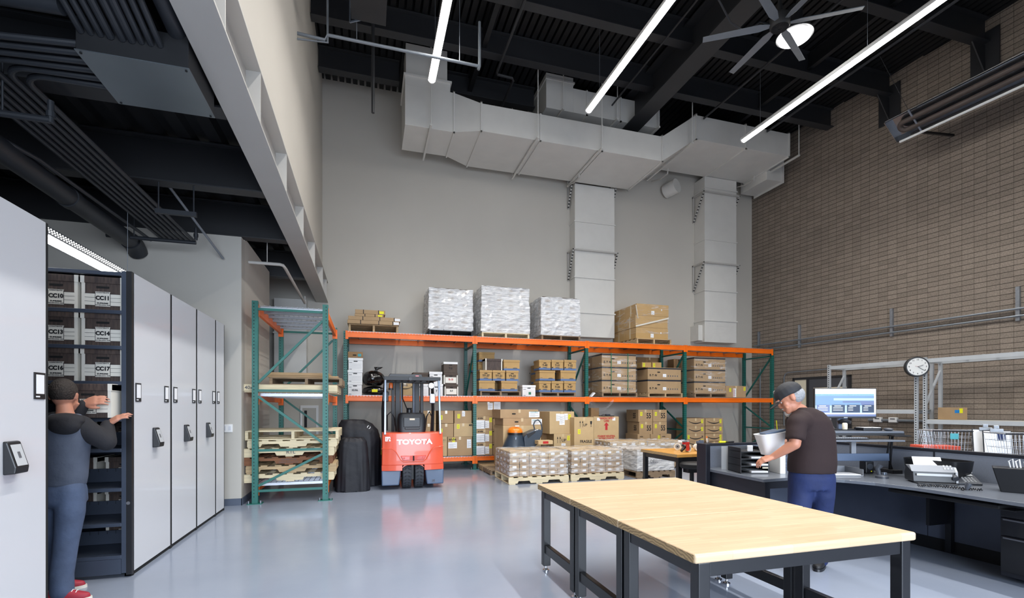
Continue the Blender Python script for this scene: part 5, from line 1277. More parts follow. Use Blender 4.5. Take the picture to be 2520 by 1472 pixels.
# ================================================================ MOBILE SHELVING (LEFT)
HCAB = 2.56; XF = -1.9
def carriage(y0, y1, label, back='plain', handle=True, tags=(), near=False):
    t = thing('shelving_carriage', label, 'mobile shelving', (XF, y0, 0), group='white mobile shelving carriages')
    g = .024
    MB().box(-.035, 0, g, y1-y0-g, .035, HCAB).build('end_panel', 'panel_white', t, bev=.003)
    MB().box(-.06, -.002, 0, g, 0, HCAB).box(-.06, -.002, y1-y0-g, y1-y0+.0, 0, HCAB).box(-.06, -.01, 0, y1-y0, 0, .035).build('black_gasket', 'slot', t)
    if back == 'plain':
        MB().box(-4.4, -.06, .02, y1-y0-.02, .04, HCAB-.02).build('shelf_body', 'shelf_blue', t)
    def holder(yc, zc_, w=.1, h=.16):
        f = MB().box(0, .006, yc-w/2, yc+w/2, zc_-h/2, zc_+h/2, 0).box(.006, .008, yc-w*.36, yc+w*.36, zc_-h*.3, zc_+h*.42, 1).box(.006, .008, yc-w*.38, yc-w*.05, zc_-h*.43, zc_-h*.38, 1)
        f.build('label_holder', ['black_plastic', 'white_paper'], t)
    for yc in tags: holder(yc-y0, 1.55)
    if handle:
        yc = (y1-y0)/2+(.02 if not near else -.5*(y1-y0)+handle-y0)
        zc_ = 1.06 if near else 1.13
        zc_ = 1.14
        hm = MB().prism([(0, -.09), (.055, -.085), (.06, -.05), (.02, .09), (0, .095)], -.055, .055, 'y')
        ho = hm.build('touch_control', 'black_plastic', t, loc=(0, yc, zc_), bev=.006)
        MB().add([(.0595, -.042, -.042), (.0595, .042, -.042), (.0262, .042, .075), (.0262, -.042, .075)], [(0, 1, 2, 3)]).build('screen', 'screen_grey', ho)
        MB().add([(.049, -.008, -.0), (.049, .012, -.0), (.0392, .012, .035), (.0392, -.008, .035)], [(0, 1, 2, 3)]).build('screen_icon', 'ink_grey', ho)
    return t
carriage(4.83, 5.66, 'white shelving carriage beside the open aisle, with black touch control', tags=(4.92, 5.53))
carriage(5.66, 6.42, 'second white shelving carriage behind the open aisle', tags=(5.76, 6.31))
carriage(6.42, 7.15, 'third white shelving carriage behind the open aisle', tags=(6.52, 7.05))
carriage(7.15, 7.55, 'narrow last white shelving carriage next to the light switches', handle=False, tags=(7.25,))
nc = carriage(2.35, 3.70, 'large white shelving carriage filling the left picture edge', handle=3.36, near=True, tags=(3.61,))
# small corrections: the control sits near the aisle on the near carriage
# aisle face: open shelves
sf = thing('open_shelving', 'blue-grey open shelving facing the aisle with archive boxes', 'shelving', (XF, 4.83, 0))
ZS = [HC-(p-HY)*4.0/FPX for p in (762, 850, 938, 1029, 1105, 1203, 1290, 1370)]
MB().box(-.072, -.036, -.03, .0, .035, HCAB).build('upright', 'shelf_blue', sf, bev=.003)
MB().box(-.036, .004, -.035, 0, .02, HCAB).box(-.03, .0, -.0355, -.035, .02, HCAB).build('black_edge', 'black_plastic', sf)
MB().cyl((-.02, -.036, .62), (-.02, -.04, .62), .014, n=12).build('lock_button', 'ink_grey', sf)
MB().box(-.98, -.95, -.03, 0, .035, HCAB).build('upright', 'shelf_blue', sf, bev=.003)
for z in ZS+[HCAB-.01]:
    o = MB().box(-.95, -.072, -.03, -.0, z-.03, z).build('shelf', 'shelf_blue', sf, bev=.002)
MB().box(-1.9, -.0725, -.03, 0, .03, ZS[-1]-.031).build('kick_plate', 'shelf_blue', sf)
# hollow out: the carriage body behind is replaced by a real shelf bay
for o in list(COL.objects):
    if o.name.startswith('shelf_body') and o.parent and 'open aisle, with black' in o.parent['label']:
        me = o.data; bpy.data.objects.remove(o)
t = [o for o in COL.objects if 'open aisle, with black' in o.get('label', '')][0]
MB().box(-4.4, -.06, .79, .81, .04, HCAB-.02).box(-1.0, -.96, .03, .79, .04, HCAB).box(-.06, -.05, .03, .79, .04, HCAB).box(-4.4, -.06, .03, .8, HCAB-.03, HCAB-.01).box(-4.4, -1.0, .02, .04, .04, HCAB).build('bay_wall', 'shelf_blue', t)
mb = MB()
for z in ZS: mb.box(-.96, -.06, .03, .79, z-.025, z-.002)
mb.build('shelf', 'shelf_blue', t)
mb = MB()
for z in ZS[3:]:
    mb.box(-.955, -.065, .4, .41, z, z+.12)
    for k in range(14): mb.box(-.94+.065*k, -.938+.065*k, .397, .4, z+.09, z+.12, 1)
mb.build('center_stop', ['shelf_blue', 'slot'], t)
c1 = wpx(196, 307, 4.86); c0 = (c1[0]-.005-(c1[1]-c1[0]), c1[0]-.005)
G = 'wood-grain archive boxes on the open shelving'
for z, top, sa, sb, r0 in ((ZS[0], 681, 'CC10', 'CC11', 'top'), (ZS[1], 768, 'CC13', 'CC14', 'second'), (ZS[2], 855, 'CC16', 'CC17', 'third')):
    archive(0, 0, z, fz(250, top, 4.86)-z, 4.86, .38, 'wood-grain archive box marked '+sb+' on the '+r0+' shelf', 'grain', sb, G, X=c1, ts=.045)
    archive(0, 0, z, fz(250, top, 4.86)-z, 4.86, .38, 'wood-grain archive box marked '+sa+' partly behind the near carriage', 'grain', sa, G, X=c0, ts=.045)
c2 = (c1[0]-.04, c1[1]-.02)
archive(0, 0, ZS[3]+.002, fz(250, 946, 4.74)-ZS[3], 4.70, .38, 'wood-grain archive box marked CC20 being pulled out by the man', 'grain', 'CC20', G, X=c2, ts=.045)
for i, z in enumerate(ZS[4:]):
    rn = ('fifth', 'sixth', 'seventh', 'bottom')[i]
    for j, (a, b) in enumerate(((-.36, -.04), (-.72, -.41))):
        if i == 3 and j == 1: continue
        archive(0, 0, z, .22, 5.26, .32, 'dark archive box pushed back on the '+rn+' shelf, '+('right' if j == 0 else 'left'), 'grain', None, 'archive boxes pushed back on the lower shelves', X=(XF+a-.03, XF+b-.03))
tag(MB().box(-.13, .13, -.1, .1, 0, .003).build('paper_sheet', 'white_paper', loc=(-2.33, 4.83, ZS[3]+.26)), 'white paper sticking out above the box the man pulls', 'paper')
# ================================================================ WORKBENCHES
def bench(label, x0, x1, y0, y1, zt, wood='butcher', near_round=False, stretch=True, grp='workbenches in the foreground row'):
    t = thing('workbench', label, 'workbench', ((x0+x1)/2, (y0+y1)/2, 0), group=grp)
    W, D = (x1-x0)/2, (y1-y0)/2; g = .0015
    top = MB().box(-W, W, -D+g, D-g, zt-.045, zt).build('top', wood, t, bev=.012 if near_round else .003, seg=4)
    mb = MB().box(-W-.0008, -W, -D+.012, D-.003, zt-.042, zt-.004).build('end_grain', 'end_grain', top)
    for sx in (-1, 1):
        for sy in (-1, 1):
            X = sx*(W-.06); Y = sy*(D-.045)
            l = MB().box(X-.032, X+.032, Y-.032, Y+.032, .05, zt-.045).build('leg', 'black_metal', t, bev=.005)
            MB().cyl((X, Y, 0), (X, Y, .012), .028, n=16).cyl((X, Y, .012), (X, Y, .05), .008, n=8).lathe((X, Y, .012), [(.018, 0), (.012, .012), (.001, .014)], 12).build('leveling_foot', 'chrome', l, smooth=True)
        mb = MB().box(sx*(W-.06)-.02, sx*(W-.06)+.02, -D+.077, D-.077, .16, .235)
        if stretch: mb.build('stretcher', 'black_metal', t, bev=.004)
        MB().box(sx*(W-.06)-.025, sx*(W-.06)+.025, -D+.077, D-.077, zt-.115, zt-.045).build('apron', 'black_metal', t, bev=.004)
    for sy in (-1, 1):
        MB().box(-W+.092, W-.092, sy*(D-.045)-.025, sy*(D-.045)+.025, zt-.115, zt-.045).build('apron', 'black_metal', t, bev=.004)
    return t
ZTB = .75
bench('butcher-block workbench nearest the camera in the row of three', 1.425, 2.825, 1.865, 2.57, ZTB, near_round=True)
bench('middle butcher-block workbench in the row of three', 1.425, 2.825, 2.573, 3.277, ZTB)
bench('farthest butcher-block workbench in the row of three', 1.425, 2.825, 3.28, 3.99, ZTB)
bench('small warm-toned workbench behind the desk with tape dispensers on it', 4.22, 5.7, 5.92, 6.88, ZTB, 'butcher_warm', grp='workbench by the wrapped loads')
def at_surf(px_, py, z):   # point on a horizontal surface
    c = (HC-z)*FPX/(py-HY); t0 = tt(px_); Y = c/(t0*math.sin(YAW)+math.cos(YAW)); return (t0*Y, Y, z)
def tape_gun(px_, py, m, lb, rz):
    p = at_surf(px_, py, ZTB); t = thing('tape_dispenser', lb, 'tape dispenser', (p[0], p[1], ZTB+.002), rz, 'handheld tape dispensers')
    MB().prism([(-.05*1.0+.055*math.cos(a)*0+.055*math.cos(a), .055+.055*math.sin(a)) for a in [2*PI*k/28 for k in range(28)]], -.026, .026, 'y').build('tape_roll', 'tape_clear', t, smooth=True)
    MB().cyl((-.05, -.028, .055), (-.05, .028, .055), .034, n=20).build('core', 'plastic_grey', t, smooth=True)
    MB().cyl((-.05, -.03, .055), (-.05, .03, .055), .012, n=12).build('hub', 'black_plastic', t)
    MB().box(-.04, .04, .028, .036, .02, .13).box(-.04, .055, -.028, .036, .115, .15).build('frame', m, t, bev=.004)
    MB().bar((.02, .0, .08), (.12, .0, .02), .032, .035).build('grip', 'black_plastic', t, bev=.008)
    MB().box(.0, .06, -.026, .026, .15, .165).build('blade_guard', 'alu', t, bev=.003)
    return t
tape_gun(1688, 1113, 'red', 'red tape dispenser with clear roll on the small workbench', R(200))
tape_gun(1691, 1110, 'box_white', 'white and black tape dispenser beside the red one', R(-30)).location.y += .16
tape_gun(1722, 1110, 'fork_grey', 'blue-grey tape dispenser on the right of the small workbench', R(0))
pc = thing('pencil_cup', 'black mesh pencil cup beside the desk panel on the small workbench', 'pencil cup', at_surf(1742, 1106, ZTB))
MB().prism([(-.045, -.045), (.045, -.045), (.045, .045), (-.045, .045)], .001, .11, 'z').build('cup', 'black_metal', pc, bev=.004)
MB().cyl((-.01, 0, .05), (-.02, 0, .18), .008, n=8).build('marker', 'white_paper', pc); MB().cyl((-.02, 0, .18), (-.022, 0, .21), .009, n=8).build('marker_cap', 'orange', pc)
MB().cyl((.02, .01, .05), (.025, .02, .17), .006, n=8).build('pen', 'plastic_grey', pc)
# stool under the small workbench
p = (fx(1697, 5.9), 5.85, 0)
st = thing('stool', 'black padded stool under the small workbench', 'stool', p)
MB().lathe((0, 0, .56), [(.001, 0), (.15, 0), (.17, .02), (.17, .06), (.14, .085), (.001, .09)], 24).build('seat', 'black_soft', st, smooth=True)
MB().box(-.1, .1, -.06, .06, .5, .56).cyl((0, 0, .3), (0, 0, .5), .03).build('mechanism', 'black_plastic', st)
MB().cyl((0, 0, .1), (0, 0, .3), .02).build('column', 'black_metal', st)
for k in range(4):
    a = PI/4+PI/2*k; MB().bar((0, 0, .3), (.24*math.cos(a), .24*math.sin(a), .01), .025, .02).build('leg', 'black_metal', st)
# ================================================================ L-SHAPED DESK
ZD = .72
dk = thing('corner_desk', 'grey curved corner desk with dark modesty panels at the right', 'desk', (4.6, 3.4, 0))
def L(p): return (p[0]-4.6, p[1]-3.4)
poly = [(3.73, 4.73), (3.69, 3.81), (4.1, 3.84), (4.28, 3.72), (4.42, 3.56), (4.53, 3.35), (4.59, 3.05), (4.6, 2.7), (4.58, 1.0), (5.5, 1.0), (5.5, 4.73)]
MB().prism([L(p) for p in poly], ZD-.03, ZD, 'z').build('worktop', 'desk_top', dk, bev=.003)
mb = MB()
for a, b in zip(poly[1:-3], poly[2:-2]):
    a, b = L(a), L(b); mb.add([(a[0], a[1], ZD-.029), (b[0], b[1], ZD-.029), (b[0], b[1], ZD-.003), (a[0], a[1], ZD-.003)], [(0, 1, 2, 3)])
MB().box(3.74-4.6, 3.76-4.6, 3.86-3.4, 4.7-3.4, 0, ZD-.03).build('side_panel', 'desk_dark', dk, bev=.003)
MB().box(3.73-4.6, 3.79-4.6, 3.83-3.4, 3.89-3.4, 0, ZD-.03).build('corner_post', 'desk_dark', dk)
MB().box(3.79-4.6, 4.08-4.6, 3.88-3.4, 3.9-3.4, ZD-.11, ZD-.03).build('front_rail', 'desk_dark', dk)
MB().box(3.76-4.6, 5.5-4.6, 4.68-3.4, 4.70-3.4, .1, ZD-.03).build('modesty_panel', 'desk_panel', dk)
for y0, y1 in ((3.5, 4.68), (2.52, 3.49), (1.0, 2.51)): MB().box(5.44-4.6, 5.46-4.6, y0-3.4, y1-3.4, .12, ZD-.03).build('modesty_panel', 'desk_panel', dk)
MB().box(5.43-4.6, 5.47-4.6, 1-3.4, 4.68-3.4, 0, .12).build('kick_rail', 'black_soft', dk)
MB().box(5.1-4.6, 5.44-4.6, 3.26-3.4, 3.29-3.4, .3, ZD-.03).bar((5.4-4.6, 3.275-3.4, .02), (5.4-4.6, 3.275-3.4, ZD-.03), .05, .05).build('cantilever_bracket', 'black_metal', dk)
# keyboard tray below
kt = MB().box(-.0, .32, -.42, .42, 0, .03).box(.05, .2, -.5, .4, -.012, 0).build('keyboard_tray', 'black_soft', dk, loc=(4.72-4.6, 2.95-3.4, .625), bev=.006)
# screens around
def screen_panel(label, x0, x1, y0, y1, segs, h=1.0, grp='grey desk partitions'):
    t = thing('desk_partition', label, 'partition', (x0, y0, 0), group=grp); L_ = (x1-x0, y1-y0)
    n = len(segs)-1
    for a, b in zip(segs[:-1], segs[1:]):
        if L_[0] > L_[1]: MB().box(a+.006, b-.006, 0, L_[1], .05, h-.025).build('fabric_panel', 'fabric_panel', t, bev=.004)
        else: MB().box(0, L_[0], a+.006, b-.006, .05, h-.025).build('fabric_panel', 'fabric_panel', t, bev=.004)
    MB().box(-.004, L_[0]+.004, -.004, L_[1]+.004, h-.03, h).build('top_cap', 'desk_dark', t, bev=.004)
    mb = MB()
    for s in segs:
        if L_[0] > L_[1]: mb.box(s-.006, s+.006, -.003, L_[1]+.003, 0, h-.03)
        else: mb.box(-.003, L_[0]+.003, s-.006, s+.006, 0, h-.03)
    mb.build('seam_trim', 'desk_dark', t)
    return t
screen_panel('long grey fabric partition behind the printer and phone', 5.51, 5.56, .9, 4.74, (0, 1.35, 2.58, 3.84))
screen_panel('grey fabric partition along the back of the desk behind the man', 3.74, 5.5, 4.745, 4.79, (0, .9, 1.76))
MB_ = MB().box(-.03, .03, -.1, .06, 0, 1.005).build('partition_end', 'desk_dark', loc=(3.70, 4.72, 0), bev=.004); tag(MB_, 'dark upright end post of the desk partition beside the file tray', 'post')
# overhead ledge on top of the back partition
pd = thing('drawer_pedestal', 'black three-drawer pedestal under the desk at the right edge', 'drawer unit', (5.0, 2.25, 0))
MB().box(0, .4, -.5, .42, .04, .68).build('body', 'desk_dark', pd, bev=.004)
for z0, z1 in ((.53, .66), (.38, .52), (.08, .37)):
    d_ = MB().box(-.02, 0, -.48, .41, z0, z1).build('drawer', 'black_metal', pd, bev=.004)
    MB().box(-.028, -.02, -.46, .39, z1-.02, z1-.008).build('pull', 'ink_grey', d_)
# sit-stand converter, local x right, y away, facing the viewer
def cs(px_, z_): # camera distance z_ and pixel -> world xy
    xc = (px_-CX)*z_/FPX; return (xc*math.cos(YAW)+z_*math.sin(YAW), -xc*math.sin(YAW)+z_*math.cos(YAW))
c = cs(2100, 5.15); RZ = -YAW
rs = thing('desk_riser', 'black sit-stand desk riser carrying the monitor', 'desk riser', (c[0], c[1], ZD), RZ)
MB().prism([(-.5, -.1), (.46, -.1), (.5, -.04), (.5, .3), (-.5, .3)], .43, .452, 'z').build('platform', 'desk_top', rs, bev=.004)
MB().box(-.48, .48, -.08, .28, .405, .43).build('platform_frame', 'black_metal', rs)
MB().box(-.5, .36, -.24, .06, .35, .368).build('keyboard_shelf', 'desk_top', rs, bev=.004)
for s in (-1, 1):
    MB().tube([(s*.38, -.05, .4), (s*.39, -.02, .3), (s*.4, .02, .03)], .012, 8).tube([(s*.41, .02, .4), (s*.4, .05, .2), (s*.43, .02, .03)], .01, 8).build('lift_arm', 'black_metal', rs, smooth=True)
    MB().box(s*.43-.05, s*.43+.05, -.06, .28, .0, .04).build('foot', 'black_metal', rs, bev=.006)
MB().box(-.5, .4, .0, .02, .13, .21).build('cross_bar', 'fork_grey', rs, bev=.004)
MB().box(-.02, .03, .0, .03, .21, .36).build('gas_spring', 'plastic_grey', rs)
kb = thing('keyboard', 'black keyboard on the lower shelf of the desk riser', 'keyboard', (c[0], c[1], ZD+.37), RZ)
MB().box(-.42, .02, -.2, -.06, 0, .015).build('case', 'black_plastic', kb, bev=.003); mb = MB()
for j in range(5):
    for i in range(18): mb.box(-.41+.0235*i, -.392+.0235*i, -.192+.026*j, -.172+.026*j, .015, .021)
mb.build('key_block', 'plastic_grey', kb)
def pos(px_, z_, z): q = cs(px_, z_); return (q[0], q[1], z)
# monitor
mo = thing('monitor', 'wide computer monitor showing a bright web page', 'monitor', pos(2081, 5.3, ZD+.453), RZ)
W, H = .34, .165; z0 = fz(2081, 992, 0) if False else HC+(HY-992.5)*5.3/FPX-(ZD+.453)
MB().box(-W, W, 0, .03, z0-H, z0+H).build('casing', 'black_plastic', mo, bev=.005)
mat('scr_white', (.9, .95, 1), .4, emit=.55); mat('scr_blue', (.13, .22, .34), .4, emit=.4); mat('scr_pale', (.30, .40, .52), .4, emit=.5); mat('scr_dark', (.02, .035, .07), .4, emit=.4); mat('scr_teal', (.03, .25, .3), .4, emit=.5); mat('scr_mid', (.1, .13, .24), .4, emit=.5)
S = MB().box(-W+.008, W-.01, -.002, 0, z0-H+.02, z0+H-.008, 0)
def sr(u0, u1, v0, v1, m, e=.003): S.box(-W+.008+u0*(2*W-.018), -W+.008+u1*(2*W-.018), -e, 0, z0-H+.02+v0*(2*H-.028), z0-H+.02+v1*(2*H-.028), m)
sr(0, .97, .12, .8, 2); sr(0, .97, .76, .81, 5); sr(.0, .97, .4, .75, 1, .0035); sr(.3, .97, .58, .66, 2, .004); sr(.45, .97, .5, .56, 6, .004); sr(.75, .97, .42, .52, 6, .0045)
for i in range(4):
    sr(.02+.25*i, .235+.25*i if i < 3 else .97, .14, .42, 3 if i > 0 else 4, .005); sr(.06+.25*i, .17+.25*i, .37, .39, 0, .0055)
    for j in range(3): sr(.04+.25*i, (.2 if i < 2 else .12)+.25*i, .32-.05*j, .33-.05*j, 0, .0055)
sr(0, 1, 0, .08, 4, .004)
S.build('screen', ['scr_white', 'scr_blue', 'scr_pale', 'scr_dark', 'scr_mid', 'scr_teal', 'scr_mid'], mo)
MB().box(-.02, .02, -.003, 0, z0-H+.004, z0-H+.012).build('maker_mark', 'screen_grey', mo)
MB().box(-.05, .05, .04, .07, 0, z0).build('stand_column', 'fork_grey', mo); MB().lathe((0, .02, z0-H-.06), [(.06, 0), (.07, .03), (.03, .05)], 16).build('swivel_arm', 'black_plastic', mo, smooth=True)
MB().box(-.14, .14, -.04, .16, 0, .012).build('stand_base', 'black_plastic', mo, bev=.004)
tag(MB().lathe((0, 0, 0), [(.022, 0), (.025, .01), (.025, .06), (.018, .07), (.001, .07)], 18).build('small_jar', 'cream', loc=pos(2079, 5.15, ZD+.466), smooth=True), 'small brass-coloured jar standing under the monitor', 'jar')
dkx = thing('docking_station', 'black docking box with papers right of the monitor stand', 'dock', pos(2140, 5.2, ZD+.453), RZ)
MB().box(-.1, .1, -.05, .1, 0, .03).build('body', 'black_plastic', dkx, bev=.004); MB().box(-.09, -.01, -.04, .08, .03, .035).box(.01, .09, -.04, .08, .03, .035).build('paper_pad', 'white_paper', dkx)
tag(MB().ell((0, 0, .012), (.03, .05, .018), 16, 8).build('mouse', 'plastic_dgrey', loc=pos(2186, 5.1, ZD+.456), smooth=True), 'grey computer mouse at the right end of the riser platform', 'mouse')
tag(MB().prism([(-.05, -.05), (.14, -.03), (.16, .03), (-.04, .06)], 0, .012, 'z').build('mouse_shelf', 'black_plastic', loc=pos(2204, 5.02, ZD+.40), rz=RZ), 'black swivel mouse shelf at the right end of the riser', 'shelf')
# paper tray, speaker, headset dock on desk
p = at_surf(2088, 1172, ZD)
ptray = thing('paper_tray', 'grey open paper tray with printed sheet on the desk corner', 'tray', p, RZ-.05)
MB().box(-.15, .15, 0, .3, 0, .008).box(-.15, -.144, 0, .3, 0, .07).box(.144, .15, 0, .3, 0, .07).box(-.15, .15, .294, .3, 0, .07).build('tray', 'plastic_grey', ptray, bev=.003)
MB().box(-.12, .13, .01, .2, .009, .016).build('sheet', 'white_paper', ptray)
p = at_surf(2141, 1166, ZD)
sp = thing('speaker', 'small black desktop speaker with green light under the riser', 'speaker', p, RZ)
MB().box(-.045, .045, 0, .1, 0, .13).build('cabinet', 'black_plastic', sp, bev=.012); MB().cyl((0, -.002, .075), (0, .0, .075), .032, n=24).build('cone', 'plastic_dgrey', sp, smooth=True); MB().box(.008, .02, -.003, 0, .02, .03).build('power_light', 'yellow', sp)
p = at_surf(2176, 1178, ZD)
sd = thing('scanner_cradle', 'dark handheld scanner resting in its cradle beside the riser foot', 'scanner', p, RZ)
MB().lathe((0, .03, 0), [(.055, 0), (.055, .02), (.03, .035), (.001, .035)], 20).build('cradle', 'plastic_dgrey', sd, smooth=True); MB().tube([(-.01, .05, .03), (-.02, .06, .09), (0, .05, .13)], [.018, .022, .03], 12).build('scanner_body', 'plastic_dgrey', sd, smooth=True); MB().box(.0, .03, .0, .03, .035, .06).build('window', 'alu', sd, bev=.003)
# printer
p = at_surf(2297, 1190, ZD)
pr_ = thing('fax_printer', 'grey and black sheet-fed printer with paper in its feeder', 'printer', p, R(-38))
MB().prism([(-.02, .01), (.0, .11), (.05, .155), (.15, .15), (.19, .08), (.18, .01)], -.16, .16, 'x').build('body', 'black_plastic', pr_, bev=.008)
MB().prism([(-.006, .105), (.048, .162), (.15, .155), (.1, .14)], -.165, .165, 'x').build('top_cover', 'plastic_grey', pr_, bev=.004)
MB().prism([(-.015, .01), (.0, .11), (.05, .165), (.15, .16), (.19, .08), (.18, .01)], .16, .18, 'x').build('side_cover', 'screen_grey', pr_, bev=.004)
MB().box(-.13, .13, -.022, -.012, .07, .09).build('output_slot', 'screen_grey', pr_)
MB().prism([(.1, .14), (.16, .23), (.163, .228), (.103, .138)], -.11, .11, 'x').build('paper_sheet', 'white_paper', pr_); MB().box(-.15, .15, -.1, .0, .002, .012).build('output_tray', 'black_plastic', pr_, bev=.003)
mb = MB()
for i in range(3):
    for j in range(2): mb.cyl((.09+.025*i, .02+.025*j, .13+.02*j), (.09+.025*i, .018+.025*j, .145+.02*j), .007, n=8)
mb.build('button', 'box_white', pr_)
p = at_surf(2372, 1191, ZD)
ph = thing('desk_phone', 'dark desk telephone with handset and keypad', 'telephone', p, R(-40))
MB().prism([(-.09, .0), (-.09, .02), (.1, .085), (.1, 0)], -.07, .1, 'x').build('base', 'plastic_dgrey', ph, bev=.006)
MB().tube([(-.09, -.1, .05), (-.1, -.04, .09), (-.1, .04, .12), (-.09, .1, .11)], [.026, .018, .018, .026], 14).build('handset', 'plastic_dgrey', ph, smooth=True)
mb = MB()
for i in range(4):
    for j in range(4): y = -.07+.025*j; z = .021+(y+.09)*.342; mb.box(-.02+.024*i, -.004+.024*i, y, y+.014, z, z+.008)
mb.build('keypad', 'screen_grey', ph); MB().add([(-.02, .04, .07), (.08, .04, .07), (.08, .08, .084), (-.02, .08, .084)], [(0, 1, 2, 3)]).build('display', 'screen_grey', ph)
MB().cyl((-.02, .093, .095), (.09, .093, .095), .006, n=8).build('pen', 'box_white', ph)
pts = []
p = at_surf(2330, 1203, ZD)
for k in range(90):
    f = k/89; pts.append((-.2+.42*f+.004*math.cos(k*1.9), .04*math.sin(5*f)+.012*math.cos(k*1.9), .014+.01*math.sin(k*1.9)))
tag(MB().tube(pts, .004, 6).build('coiled_cord', 'black_plastic', loc=p, rz=R(-42), smooth=True), 'black coiled telephone cord lying in front of the printer', 'cord')
p = at_surf(2378, 1208, ZD)
tg = thing('small_figure_stand', 'small dark camera-like stand in front of the telephone', 'webcam', p, R(-30))
MB().box(-.03, .03, -.02, .02, 0, .008).build('base', 'black_plastic', tg, bev=.002); MB().tube([(0, 0, .008), (.01, 0, .04), (.02, 0, .06)], [.012, .02, .022], 10).build('body', 'plastic_dgrey', tg, smooth=True)
# dark bin behind printer
q = (5.27, 3.3)
b_ = thing('wastebasket', 'black rounded plastic bin lying behind the printer against the partition', 'bin', (q[0], q[1], ZD))
MB().loft([((0, 0, 0), .13, .21), ((0, 0, .12), .15, .24), ((0, 0, .2), .16, .25), ((0, 0, .2), .15, .24), ((0, 0, .1), .14, .22)], 32, p=4).build('tub', 'bin_black', b_, smooth=True)
# black box at the right edge
p = at_surf(2500, 1214, ZD)
cd_ = thing('storage_caddy', 'black tapered plastic caddy filled with clips and papers at the right edge', 'caddy', (p[0]+.1, p[1]+.02, ZD), R(-60))
MB().prism([(-.12, 0), (.25, 0), (.3, .2), (-.17, .2)], -.1, .1, 'y').build('tub', 'bin_black', cd_, bev=.006)
for i, (x, m) in enumerate(((-.06, 'screen_grey'), (-.02, 'box_white'), (.03, 'screen_grey'))):
    MB().tube([(x, 0, .2), (x-.01, 0, .25), (x+.012, 0, .27), (x+.02, 0, .2)], .006, 6).build('binder_clip', m, cd_, smooth=True)
MB().box(.06, .24, -.05, .05, .2, .26).ell((.18, 0, .25), (.09, .04, .03), 12, 8).build('paper_bundle', 'cream', cd_, bev=.01)
# ---- things on the left return of the desk
p = at_surf(1812, 1168, ZD)
ft = thing('file_tray', 'black stacked desk tray with three levels of white papers', 'file tray', (3.98, 4.3, ZD), RZ)
for k in range(4):
    MB().box(-.17, .13, -.15, .15, .002+.075*k, .01+.075*k).build('shelf', 'black_plastic', ft)
MB().box(-.17, -.162, -.15, .15, 0, .27).box(.122, .13, -.15, .15, 0, .27).box(-.17, .13, .142, .15, 0, .27).build('side_wall', 'black_plastic', ft)
for k in range(3):
    MB().box(-.06, .115, -.16, .12, .012+.075*k, .03+.075*k).build('paper_stack', 'white_paper', ft)
    MB().box(.06, .12, -.152, -.15, .055+.075*k, .07+.075*k).build('index_label', 'cream', ft)
MB().box(-.1, -.04, -.155, -.14, .235, .3).build('binder_clip', 'box_white', ft, bev=.01)
bd = tag(MB().box(-.012, .045, -.14, .14, 0, .3).build('white_binder', 'box_white', loc=(4.21, 4.2, ZD), rz=RZ, bev=.003), 'white upright binder standing right of the black file tray', 'binder')
tag(MB().box(-.17, .14, -.004, .004, 0, .26).build('document_folder', 'screen_grey', loc=(4.0, 4.52, ZD), rz=RZ), 'grey folder standing behind the black file tray', 'folder')
# black crate
p = at_surf(1903, 1160, ZD)
cr = thing('wire_crate', 'black plastic mesh crate on the desk in front of the man', 'crate', (p[0]+.03, p[1]+.1, ZD), RZ)
mb = MB(); h_ = .16
for s in (-1, 1):
    for i in range(13): x = -.17+.34*i/12; mb.box(x-.002, x+.002, s*.11-.002, s*.11+.002, 0, h_)
    for i in range(8): y = -.11+.22*i/7; mb.box(s*.17-.002, s*.17+.002, y-.002, y+.002, 0, h_)
    for j in range(6): z = h_*j/5; mb.box(-.17, .17, s*.11-.002, s*.11+.002, z-.002, z+.002); mb.box(s*.17-.002, s*.17+.002, -.11, .11, z-.002, z+.002)
mb.box(-.17, .17, -.11, .11, 0, .004); mb.build('mesh_walls', 'fork_grey', cr)
MB().box(-.12, .12, -.08, .08, .005, .12).build('packed_parts', 'bin_black', cr, bev=.01)
tag(MB().box(-.04, .04, -.02, .02, 0, .12).build('small_carton', 'cream', loc=(p[0]+.28, p[1]+.16, ZD), rz=RZ, bev=.003), 'small pale carton between the crate and the man', 'box')
for px_, py_, m, lb in ((1780, 1086, 'yellow', 'yellow highlighter lying on top of the back partition'), (1795, 1087, 'black_plastic', 'black pen lying on top of the back partition')):
    q = (fx(px_, 4.767), 4.767, 1.0)
    tag(MB().cyl((-.06, 0, .012), (.06, 0, .012), .011, n=10).build('marker', m, loc=q, smooth=True), lb, 'marker')
